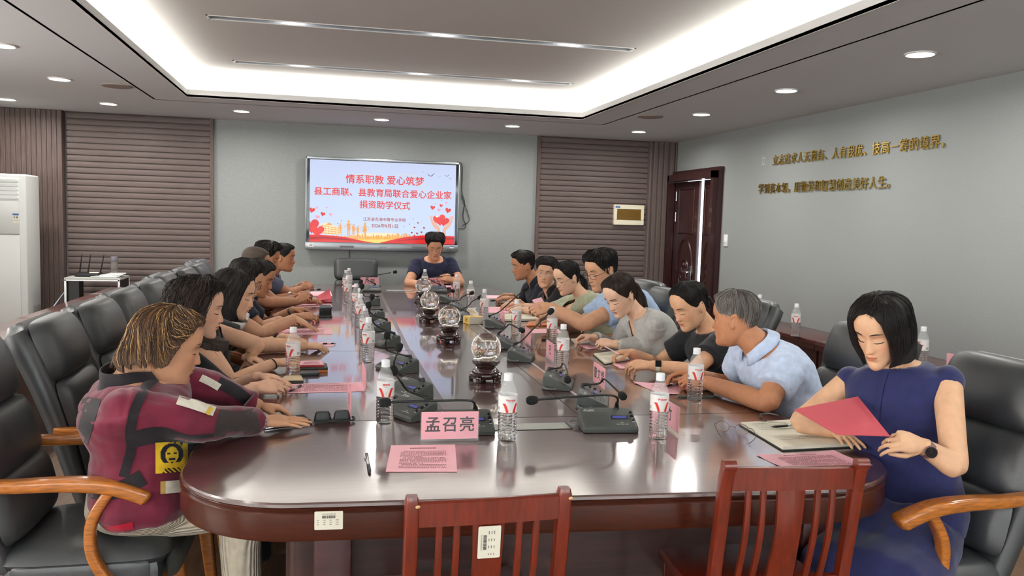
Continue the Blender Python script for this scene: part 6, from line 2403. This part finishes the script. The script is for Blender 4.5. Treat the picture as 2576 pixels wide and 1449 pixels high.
P('L2', 'person with curly dark hair in a black shirt, hands folded on the long pink sheet', (-0.5336, 3.62, 1.1151), D(3), D(10), (-.70, 3.60, .50), SKF, 1.03, 'f', 0, D(-4),
  dict(R=dict(w=(-0.2922, 3.4696, 0.8), d=(1, .15, .02), n=(0, -.6, .8), pose='curl'),
       L=dict(w=(-0.2894, 3.6295, 0.815), d=(1, -.25, -.05), n=(0, .3, 1), pose='relax')),
  cloth('black_shirt', (30, 31, 33)), bob_hair(-.112, .026, 5, 62, -.150, [M_hairb, M_hair], 520, -.16, None, .010, .0055, .076, .0011, .007, .15, .02, M_hairb, .03), 0, True, (36, 36, 40), None, None, vneck(.09, .035), 'down', 0, .40, 'elbow', None, None, 1, 1.06, 1.03, 1.0, (.92, .50, .52), 1.1)
P('L3', 'person with straight dark bob in a sleeveless black top, black hair tie on the wrist', (-0.4483, 4.15, 1.1282), D(-6), D(15), (-.66, 4.13, .50), (226, 178, 146), .98, 'f', 0, D(-6),
  dict(R=dict(w=(-0.2524, 4.0892, 0.795), d=(1, .05, -.05), n=(0, -.2, 1), pose='relax'),
       L=dict(w=(-0.3833, 4.2732, 0.8), d=(.7, -.5, -.1), n=(.2, .2, 1), pose='relax', e=(-0.3457, 4.28, 0.8593))),
  cloth('black_knit', (24, 24, 26)), bob_hair(-.112, .014, 8, 50, -.120, [M_hair, M_hairb], 260, -.02, .012, .0015, 0, .080, .0009, .001, .1, .004), 0, True, (30, 30, 34), None, None, vneck(.12, .040), 'down', 0, .40, 'none', None, None, 1.1, 1, 1.04, 1.0, (.86, .52, .50))
P('L4', 'person in a black T-shirt with a dark watch, face hidden behind the dark bob', (-0.51, 4.78, 1.0533), D(0), D(20), (-.66, 4.74, .50), (214, 168, 136), 1.0, 'm', 0, D(-4),
  dict(R=dict(w=(-0.1279, 4.6317, 0.795), d=(1, .05, -.08), n=(0, -.1, 1), pose='curl'),
       L=dict(w=(-0.2562, 4.9358, 0.795), d=(.95, -.2, -.05), n=(0, .1, 1), pose='relax')),
  cloth('black_tee', (30, 30, 32)), short_hair(.082, .012, .003, .003, 60, 4), 1, True, (40, 40, 44), None, None, crew, 'down', 0, .40, 'short', None, None, 1, 1.08, 1.0, 1.0, (1, .78, .75), 1.15)
P('L5', 'person with glasses in a white polo shirt, fingers spread on a pink sheet', (-0.5161, 5.42, 1.0898), D(-4), D(20), (-.66, 5.40, .50), SKM, 1.04, 'm', 0, D(-4),
  dict(R=dict(w=(-0.2191, 5.45, 0.8411), d=(.85, -.1, -.42), n=(.35, 0, 1), pose='flat'),
       L=dict(w=(-0.3154, 5.714, 0.8), d=(1, 0, -.05), n=(0, .1, 1), pose='relax')),
  cloth('white_polo', (214, 214, 210)), short_hair(.080, .020, .008, .005, 200, 9, None, .003, .004), 1, True, (40, 40, 44), 'dark', cloth('white_polo', (214, 214, 210)), crew, 'down', 0, .40, 'short', None, None, 1, 1.0, 1.0, 1.0, (1, .78, .75), 1.1)
P('L6', 'person with shaved temples in a navy T-shirt, fitness band on the wrist', (-0.4781, 6, 1.0702), D(-14), D(22), (-.64, 5.98, .50), SKT, 1.08, 'm', 0, D(-6),
  dict(R=dict(w=(-0.2101, 5.8933, 0.8), d=(1, .05, .0), n=(0, -.4, .9), pose='curl'),
       L=dict(w=(-0.2523, 6.2653, 0.805), d=(1, -.15, .0), n=(0, .2, 1), pose='curl')),
  cloth('navy_tee', (28, 32, 46)), short_hair(.080, .007, .0015, .0015, 60, 14, M_hairs, 0, .016, [M_hair]), 1, True, (40, 40, 44), None, None, crew, 'down', 0, .40, 'short', None, None, 1, 1.05, 1.10, 1.08, (1, .76, .73), 1.1)
P('L7', 'person with shaved head and broad shoulders, clasped hands before the red folder', (-0.5526, 6.6, 1.1324), D(-6), D(14), (-.66, 6.58, .50), SKT, 1.06, 'm', 0, D(-4),
  dict(R=dict(w=(-0.26, 6.75, 0.8201), d=(.75, .15, .45), n=(-.3, -.7, .5), pose='curl'),
       L=dict(w=(-0.273, 6.92, 0.8254), d=(.75, -.25, .40), n=(-.3, .7, .5), pose='curl')),
  cloth('dark_tee', (44, 46, 52)), short_hair(.084, .006, .001, .001, 0, 3, M_hairs, 0, .02), 2, True, (40, 40, 44), None, None, crew, 'down', 0, .40, 'short', None, None, 1, 1.08, 1.08, 1.05, (1, .78, .75), 1.1)
P('L8', 'person with spiky black hair lifting the corner of a pink sheet', (-0.5043, 7.12, 1.1466), D(-10), D(16), (-.66, 7.08, .50), SKT, 1.03, 'm', 0, D(-4),
  dict(R=dict(w=(-0.1874, 7.0297, 0.805), d=(1, .0, .0), n=(0, -.2, 1), pose='pinch'),
       L=dict(w=(-0.301, 7.4531, 0.8), d=(1, -.1, 0), n=(0, .2, 1), pose='relax')),
  cloth('slate_tee', (38, 42, 58)), short_hair(.082, .022, .003, .006, 240, 21, None, .010, .012, None, .0014), 2, True, (40, 40, 44), None, None, crew, 'down', 0, .40, 'short', None, None, 1, 1.0, 1.02, 1.0, (1, .78, .75), 1.1)
P('L9', 'person in a grey-blue polo shirt at the far end of the left row, hands clasped', (-0.4029, 7.75, 1.1234), D(-10), D(6), (-.62, 7.78, .50), SKT, 1.04, 'm', 0, D(-8),
  dict(R=dict(w=(-0.2664, 7.82, 0.8278), d=(.85, .20, .30), n=(-.2, -.7, .6), pose='curl', e=(-0.3461, 7.7, 0.7977)),
       L=dict(w=(-0.28, 8, 0.8307), d=(.85, -.20, .30), n=(-.2, .7, .6), pose='curl')),
  cloth('grey_blue_polo', (82, 88, 108)), short_hair(.080, .010, .004, .002, 100, 6, None, 0, .006), 2, True, (40, 40, 44), None, cloth('grey_blue_polo', (82, 88, 108)), crew, 'down', 0, .40, 'short', None, None, 1, 1.02, 1.05, 1.05, (1, .78, .75), 1.15)

# ---- right row, near to far
P('R1', 'person with a black bob in a sleeveless navy dress, holding up a rose-coloured sheet', (1.8119, 2.4, 1.1907), D(205), D(24), (1.93, 2.37, .50), (224, 178, 142), 1.0, 'f', 0, D(214),
  dict(L=dict(w=(1.8118, 2.16, 0.8527), d=(-.92, .12, .18), n=(.25, -.75, .55), pose='pinch', e=(1.8907, 2.12, 0.8038), thumb=-1),
       R=dict(w=(1.7798, 2.5683, 0.8), d=(-.22, -.97, -.06), n=(0, -.05, 1), pose='flat', e=(1.6678, 2.62, 0.8219))),
  cloth('navy_dress', (36, 40, 84), .8, .25, .2, 300, na=.06), bob_hair(-.108, .015, 2, 36, -.098, [M_hair], 340, .16, .004, .001, 0, .082, .0008, .0006, .05), 0, False, (36, 40, 84), None, cloth('navy_dress', (36, 40, 84)), lambda x, h, f: h > -.020 and abs(x) < .056, 'down', 1, .40, 'cap', .05, .172, 1.1, 1.0, .98, .94, (.86, .60, .56), .80, 0, .004, 1.0, 'dress')
P('R2', 'person with short grey hair in a light blue shirt, looking away over the shoulder', (1.765, 3.32, 1.1115), D(133), D(4), (2.12, 3.30, .50), (196, 136, 100), 1.02, 'm', 0, D(172),
  dict(L=dict(w=(1.6949, 3.4263, 0.805), d=(-1, .30, .10), n=(.1, -.5, .8), pose='fist', e=(1.7584, 3.0105, 0.805)),
       R=dict(w=(1.7072, 3.5621, 0.81), d=(-.95, .25, .08), n=(.1, .2, 1), pose='curl')),
  cloth('light_blue_shirt', (196, 212, 238), .75, .1, .2, 300), short_hair(.078, .012, .002, .002, 700, 17, M_hairg, .001, .010, [M_hairg, M_hairg, M_hairs], .0006), 0, True, (44, 46, 54), None, cloth('light_blue_shirt', (196, 212, 238)), crew, 'down', 0, .40, 'short', .05, .192, 1, 1.08, 1.08, 1.06, (1, .78, .75), 1.22, 0, .007, 1.08, 'shirt', .055)
P('R3', 'person with dark hair tied back in a black T-shirt and a white-strapped watch', (1.8573, 4, 1.0992), D(197), D(26), (2.08, 4.0, .50), (222, 172, 136), 1.02, 'f', 0, D(186),
  dict(L=dict(w=(1.588, 3.8219, 0.812), d=(-1, .18, .02), n=(.05, -.45, .85), pose='pinch', e=(1.772, 3.7445, 0.8)),
       R=dict(w=(1.6299, 4.2224, 0.81), d=(-1, -.05, -.02), n=(.1, .2, 1), pose='pinch')),
  cloth('black_tee2', (34, 35, 38)), pulled_hair(23, 220, [([(0, -.09, .0), (0, -.115, -.03), (0, -.10, -.07)], .026, .022, .002, 5)], None, .010), 0, True, (40, 40, 44), None, None, crew, 'down', 0, .40, 'short', None, .170, 1.1, 1.10, 1.08, 1.05, (.88, .58, .56), 1.35)
wav = [([(0, -.095, .015), (.01, -.13, -.02), (.02, -.14, -.09), (.02, -.135, -.17), (.03, -.12, -.25)], .030, .028, .010, 22)]
P('R4', 'person with a long wavy ponytail in a grey blouse, writing in a notebook', (1.6613, 4.52, 1.1028), D(204), D(32), (2.06, 4.52, .50), (230, 188, 160), 1.0, 'f', 0, D(192),
  dict(L=dict(w=(1.645, 4.5231, 0.812), d=(-.95, .25, .12), n=(.1, -.5, .8), pose='fist', e=(1.8531, 4.5024, 0.8)),
       R=dict(w=(1.5979, 4.797, 0.812), d=(-1, .10, .0), n=(.15, .3, .9), pose='pinch')),
  cloth('grey_blouse', (172, 172, 168), .6, .2, .15, 300), pulled_hair(31, 240, wav, M_hairb, .013), 0, True, (60, 60, 64), None, None, vneck(.15, .045), 'down', 0, .40, 'long', None, .165, 1.1, 1.0, 1.0, .95, (.92, .52, .52), 1.22)
P('R5', 'tall person in glasses and a light blue shirt, reading a pink sheet', (1.7294, 5.08, 1.211), D(202), D(18), (2.14, 5.08, .52), (208, 158, 124), 1.08, 'm', 0, D(190),
  dict(L=dict(w=(1.3835, 5, 0.9711), d=(-1, .15, -.15), n=(.1, -.8, .5), pose='pinch', e=(1.5502, 4.85, 0.8892)),
       R=dict(w=(1.4826, 5.25, 0.8718), d=(-1, .0, .1), n=(.1, .3, .9), pose='pinch')),
  cloth('blue_shirt2', (164, 186, 216), .75, .1, .2, 300), short_hair(.080, .018, .004, .006, 260, 41, None, .006, .0, None, .0012), 1, True, (44, 46, 54), 'dark', cloth('blue_shirt2', (164, 186, 216)), crew, 'down', 0, .40, 'short', None, None, 1, 1.05, 1.02, 1.0, (1, .74, .70), 1.2)
P('R6', 'person in sage green blouse with glasses and a low black ponytail', (1.7124, 5.8, 1.1106), D(199), D(20), (2.08, 5.8, .50), (228, 184, 154), 1.0, 'f', 0, D(188),
  dict(L=dict(w=(1.5319, 6.3428, 0.81), d=(-1, .15, .0), n=(.1, -.3, .9), pose='curl'),
       R=dict(w=(1.6025, 6.6108, 0.81), d=(-1, 0, 0), n=(.1, .2, 1), pose='relax')),
  cloth('sage_blouse', (160, 164, 138), .6, .2, .15, 300), pulled_hair(51, 160, [([(0, -.095, -.01), (.0, -.13, -.05), (.0, -.13, -.12), (0, -.115, -.19)], .030, .020, .004, 9)]), 1, True, (60, 60, 64), 'thin', None, vneck(.10, .035), 'down', 0, .40, 'elbow', None, None, 1, 1.0, 1.0, .98, (.94, .62, .60), 1.3)
P('R7', 'person in a black collared shirt and thin glasses, looking toward the camera', (1.7648, 6.6, 1.0916), D(247), D(4), (2.08, 6.6, .50), (212, 164, 134), 1.02, 'm', D(-6), D(205),
  dict(L=dict(w=(1.559, 6.7168, 0.805), d=(-1, .1, 0), n=(.1, -.2, 1), pose='curl'),
       R=dict(w=(1.6265, 6.9807, 0.805), d=(-1, -.1, 0), n=(.1, .2, 1), pose='curl')),
  cloth('black_shirt3', (32, 32, 35)), short_hair(.072, .020, .006, .005, 200, 61, None, .003, .006), 1, True, (40, 40, 44), 'thin', cloth('black_shirt3', (32, 32, 35)), vneck(.08, .03), 'open', 0, .40, 'elbow', None, None, 1, 1.04, 1.03, 1.02, (1, .74, .72), 1.1)
P('R8', 'person in a navy polo shirt at the far end of the right row', (1.7356, 7.3, 1.1088), D(186), D(10), (2.04, 7.3, .50), SKT, 1.06, 'm', 0, D(190),
  dict(L=dict(w=(1.6234, 7.2245, 0.805), d=(-1, .15, 0), n=(.1, -.2, 1), pose='curl'),
       R=dict(w=(1.6832, 7.5286, 0.805), d=(-1, 0, 0), n=(.1, .2, 1), pose='curl')),
  cloth('navy_polo', (30, 33, 44)), short_hair(.078, .018, .004, .004, 160, 71, None, .002, .012), 2, True, (40, 40, 44), None, cloth('navy_polo', (30, 33, 44)), crew, 'down', 0, .40, 'short', None, None, 1, 1.04, 1.04, 1.02, (1, .78, .75), 1.15)
# ---- far end
P('F1', 'person in a navy T-shirt and glasses at the far end, below the display', (1.1623, 9.2, 1.2), D(266), D(22), (1.20, 9.50, .52), (206, 152, 120), 1.16, 'm', 0, D(268),
  dict(L=dict(w=(1.3408, 8.95, 0.8365), d=(-.75, -.25, .35), n=(.3, -.8, .3), pose='curl', e=(1.4528, 9.15, 0.7952)),
       R=dict(w=(1.0001, 8.95, 0.78), d=(.8, -.4, 0), n=(0, 0, 1), pose='relax', e=(0.8713, 9.15, 0.7885))),
  cloth('navy_tee2', (34, 38, 62)), short_hair(.080, .022, .005, .008, 260, 81, None, .010, .006, None, .0014), 1, True, (40, 40, 44), 'thin', None, crew, 'down', 0, .40, 'short', None, None, 1, 1.0, 1.02, 1.0, (1, .72, .70), .92)


def kid(key, name):
    return [c for c in PEOPLE[key]['root'].children if c.name.split('.')[0] == name][0]


def wrist_band(key, sd, back, r, w, m, name, **kw):
    q = PEOPLE[key]
    W, E_ = q['wrist'][sd], q['elbow'][sd]
    f = (W - E_).normalized()
    return band(q['root'], W - f * back, f, r, w, m, name, **kw)


wrist_band('L1', 'L', .055, .030, .018, M_black, 'wrist_watch', face='round', fr=.012, fm=M_page, up=(0, -.9, .5))
q = PEOPLE['L1']
f = (q['wrist']['R'] - q['elbow']['R']).normalized()
c = q['wrist']['R'] - f * .012
u, v = tangent_frame(f, V(0, 0, 1))
bd = MB()
for i in range(15):
    t = 2 * pi * i / 15
    bd.sphere(tuple(c + u * (.030 * cos(t)) + v * (.034 * sin(t)) + f * .004 * (i % 2)), .0078, 10, 7)
bd.build('bead_bracelet', mat('lilac_crystal', (226, 196, 222), .08, trans=.55, ior=1.4), q['root'])
wrist_band('L3', 'R', .010, .027, .006, M_black, 'hair_tie')
wrist_band('L3', 'L', .015, .027, .006, mat('gold_bead', (186, 160, 84), .3, metal=.7), 'bracelet')
wrist_band('L4', 'L', .03, .031, .018, M_black, 'wrist_watch', face='square', fr=.016, up=(0, -.5, .9))
wrist_band('L6', 'L', .02, .031, .016, mat('band_grey', (56, 58, 64), .6), 'fitness_band')
wrist_band('L8', 'L', .02, .031, .016, M_chrome, 'wrist_watch', face='round', fr=.016, fm=M_page, up=(0, -.5, .9))
wrist_band('L9', 'L', .02, .031, .008, M_black, 'bracelet')
wrist_band('R1', 'L', .012, .027, .016, mat('watch_strap_mauve', (120, 92, 92), .5), 'wrist_watch', face='round', fr=.019, up=(.35, -.8, -.35))
wrist_band('R3', 'L', .030, .029, .020, mat('watch_strap_white', (216, 212, 190), .5), 'wrist_watch', face='square', fr=.017, up=(.05, -.8, .45))
wrist_band('R4', 'L', .02, .027, .012, M_chrome, 'wrist_watch', face='round', fr=.013, fm=M_page, up=(.1, -.8, .5))

# the jacket of the nearest person: sheer dark bands, pale sleeve stripe, picture patches
jk = kid('L1', 'jacket')
M_sheer = cloth('sheer_black', (34, 30, 34), .8, .2, .2, 200)


def seam_strip(pts, w, m, name, off=.004, jk=None):
    jk = jk or kid('L1', 'jacket')
    bvh = BVHTree.FromObject(jk, bpy.context.evaluated_depsgraph_get())
    pth = catmull(pts, 8)
    row = []
    mb = MB()
    for i, p in enumerate(pth):
        t = (pth[min(i + 1, len(pth) - 1)] - pth[max(i - 1, 0)]).normalized()
        d = (p - V(0, 0, CAM_Z)).normalized()
        s = t.cross(d).normalized()
        r = []
        for k in range(5):
            o = p + s * (w * (k / 4 - .5)) - d * .8
            hit, n_, _, _ = bvh.ray_cast(o, d, 2)
            r.append((hit - d * off) if hit else None)
        row.append(r)
    for i in range(len(row)):
        last = [x for x in row[i] if x]
        row[i] = [x or (last[0] if last else None) for x in row[i]]
    row = [r for r in row if r[0] is not None]
    mb.v = [tuple(p) for r in row for p in r]
    for i in range(len(row) - 1):
        for k in range(4):
            mb.f.append((i * 5 + k, i * 5 + k + 1, i * 5 + k + 6, i * 5 + k + 5))
            mb.m.append(0)
    return mb.build(name, m, jk, True)


JY = 2.62
seam_strip([(-0.4741, 2.62, 1.0329), (-0.5282, 2.62, 0.9936), (-0.5645, 2.62, 0.9189), (-0.5785, 2.62, 0.8461), (-0.5767, 2.62, 0.7971), (-0.5997, 2.62, 0.712)], .028, M_sheer, 'dark_seam')
seam_strip([(-0.683, 2.62, 0.9576), (-0.7137, 2.62, 0.85), (-0.7311, 2.62, 0.7659), (-0.7049, 2.62, 0.6858), (-0.6224, 2.62, 0.6699), (-0.5438, 2.62, 0.7097)], .05, M_sheer, 'dark_trim')
seam_strip([(-0.5764, 2.62, 0.824), (-0.4978, 2.62, 0.8376), (-0.4183, 2.62, 0.8104), (-0.3375, 2.62, 0.8141)], .05, M_sheer, 'dark_underarm')
seam_strip([(-0.3317, 2.62, 0.8738), (-0.2675, 2.62, 0.8646), (-0.2085, 2.62, 0.8794)], .085, cloth('sheer_cuff', (54, 46, 44), .8, .2, .2, 200), 'sheer_cuff')
seam_strip([(-0.444, 2.62, 0.9469), (-0.395, 2.62, 0.9299), (-0.3375, 2.62, 0.9076)], .030, cloth('stripe_cream', (216, 212, 196)), 'cream_stripe', off=.007)
seam_strip([(-0.3773, 3.1, 0.9225), (-0.3222, 3.1, 0.8924), (-0.2666, 3.1, 0.8472)], .085, M_sheer, 'sheer_cuff')
seam_strip([(-0.4468, 3.1, 0.9206), (-0.4128, 3.1, 0.9026), (-0.3828, 3.1, 0.8831)], .026, cloth('stripe_cream', (216, 212, 196)), 'cream_stripe', off=.007)
seam_strip([(-0.7119, 2.6, 0.5749), (-0.641, 2.6, 0.5563), (-0.5688, 2.6, 0.5671)], .022, cloth('hem_red', (168, 20, 48)), 'red_hem')
seam_strip([(-0.3583, 2.62, 0.9142), (-0.3467, 2.62, 0.9065)], .026, cloth('stripe_yellow', (214, 178, 74)), 'chevron', off=.009)


def face_patch(x, y):
    """plain two-tone head on a yellow ground"""
    dx, dy = (x - .50) / .36, (y - .60) / .36
    hair_ = dx * dx + dy * dy < 1
    fx, fy = (x - .50) / .20, (y - .58) / .27
    face_ = fx * fx + fy * fy < 1
    if face_:
        if abs(y - .62) < .025 and .06 < abs(x - .5) < .15:
            return 1
        if abs(y - .44) < .03 and abs(x - .5) < .09:
            return 1
        if y < .36 and abs(x - .5) < .06:
            return 1
        return 0
    if hair_ and y > .32:
        return 1
    if y < .16 and abs(x - .5) < .30 - .6 * y and int((x + y) * 14) % 2:
        return 1
    return 0


M_pyel, M_pdk = cloth('patch_yellow', (222, 184, 40), .7), cloth('patch_dark', (28, 26, 38), .7)
shell_patch(jk, jk, (-0.4045, 2.3, 0.8602), V(*(-0.5276, 3, 0.6595)) - V(*(-0.3517, 2, 0.9462)), (1, .15, 0), (0, 0, 1), .095, .098, face_patch, [M_pyel, M_pdk], 'picture_patch', 40, 40, .005)
shell_patch(jk, jk, (-0.4079, 2.3, 0.7784), V(*(-0.5321, 3, 0.5529)) - V(*(-0.3547, 2, 0.8751)), (1, .15, 0), (0, 0, 1), .06, .04, lambda x, y: 0 if x < .25 else 1, [cloth('patch_gold', (186, 150, 84)), cloth('stripe_cream', (216, 212, 196))], 'cream_patch', 16, 10, .005)

# button band and waist seam of the navy dress
dk = kid('R1', 'dress')
seam_strip([(1.533, 2, 1.1248), (1.5211, 2, 1.0797), (1.5143, 2, 1.0172), (1.5147, 2, 0.9601)], .016, MATS['cloth_navy_dress'], 'button_band', .004, dk)
# skirt of the navy dress
q = PEOPLE['R1']
hp, tf, ts = V(1.93, 2.37, .50), q['tf'], q['ts']
mb = MB()
sk_ = [(hp - tf * .03 + V(0, 0, .16), .150, .118), (hp - tf * .01 + V(0, 0, .06), .178, .150), (hp + tf * .04 - V(0, 0, .02), .195, .175), (hp + tf * .20 - V(0, 0, .05), .205, .12), (hp + tf * .36 - V(0, 0, .06), .200, .095), (hp + tf * .43 - V(0, 0, .12), .19, .07)]
mb.loft([sring(c, ts, (V(0, 0, 1) if i > 3 else (tf if i < 2 else (tf * .5 + V(0, 0, 1)).normalized())), a, b_, 28) for i, (c, a, b_) in enumerate(sk_)])
kn = hp + tf * .42 - V(0, 0, .06)
mb.loft([sring(kn + tf * (.01 * i) - V(0, 0, .09 * i), ts, tf, .19 + .004 * i, .085, 28) for i in range(5)])
gm = fuse(mb, .009, 6)
for v_ in gm.vertices:
    p = v_.co
    v_.co = p + v_.normal * (.005 * noise.noise(V(p.x * 14, p.y * 14, p.z * 5)) + .004 * sin(60 * (p - hp).dot(ts) + 3 * noise.noise(p * 4)))
gm.materials.append(MATS['cloth_navy_dress'])
link('skirt', gm, q['root'])
mb = MB()
for sgn in (1, -1):
    k0 = hp + tf * .44 + ts * (.085 * sgn) - V(0, 0, .10)
    mb.tube([k0, k0 - V(0, 0, .2) + tf * .01, k0 - V(0, 0, .33)], [.05, .045, .032], 14)
lg = fuse(mb, .012, 2)
lg.materials.append(skin_mat('legs', (214, 168, 134)))
at = lg.color_attributes.new('tint', 'FLOAT_COLOR', 'POINT')
at.data.foreach_set('color', [1.0] * (4 * len(lg.vertices)))
link('legs', lg, q['root'])

# trousers of the maroon jacket person are ribbed cream corduroy
tr_ = kid('L1', 'trousers')
mt = tr_.data.materials[0]
nt = mt.node_tree
wv = nt.nodes.new('ShaderNodeTexWave')
wv.inputs['Scale'].default_value = 34
wv.inputs['Distortion'].default_value = 1.0
wv.bands_direction = 'Y'
tc = nt.nodes.new('ShaderNodeTexCoord')
nt.links.new(tc.outputs['Object'], wv.inputs['Vector'])
bp = nt.nodes.new('ShaderNodeBump')
bp.inputs['Strength'].default_value = 1
bp.inputs['Distance'].default_value = .004
nt.links.new(wv.outputs['Fac'], bp.inputs['Height'])
nt.links.new(bp.outputs[0], nt.nodes['Principled BSDF'].inputs['Normal'])

# ---- what people hold
h1 = V(*(1.6792, 2.18, 0.869))
sheet('rose-coloured sheet held up by the person in the navy dress', ((1.4767, 2.36, 0.9325), (1.7828, 2.46, 0.948), (1.6955, 2.17, 0.8874), (1.5295, 2.2, 0.8906)), M_rosep, 0, False)['group'] = 'sheets held in hands'
sheet('pink sheet held by the tall person in glasses', ((1.2771, 5.1, 1.0109), (1.3661, 5.2, 1.0198), (1.3961, 5.1, 0.9342), (1.2767, 4.95, 0.9837)), M_pinkp, 0, False)['group'] = 'sheets held in hands'
sheet('rose underside of the pink sheet lifted by the person with spiky hair', ((-0.0942, 7.8473, 0.76), (0.0063, 7.4, 0.864), (0.0266, 7.1, 0.8095), (-0.0949, 7.3757, 0.76)), M_rosep, .004, False)['group'] = 'sheets held in hands'
pen('pen held upright by the person in the grey blouse', (1.5808, 4.95, 0.7718), (1.5628, 4.95, 0.899), 1, 0)
tag(MB().tube([(1.4689, 4.2, 0.8498), (1.4743, 4, 0.8437)], .003, 8).build('chopstick_wrapper', mat('thin_pink', (240, 200, 200), .6)), 'thin pale stick held by the person in the black T-shirt', 'stick')

for q in PEOPLE.values():                       # each person's empty stands at the hips, its parts keep their place
    r = q['root']
    c = kid([k for k in PEOPLE if PEOPLE[k] is q][0], 'body')
    xs = [V(*p) for p in c.bound_box]
    b_ = sum(xs, V(0, 0, 0)) / 8
    b_.z = 0
    r.location = b_
    for ch in r.children:
        ch.location = ch.location - b_
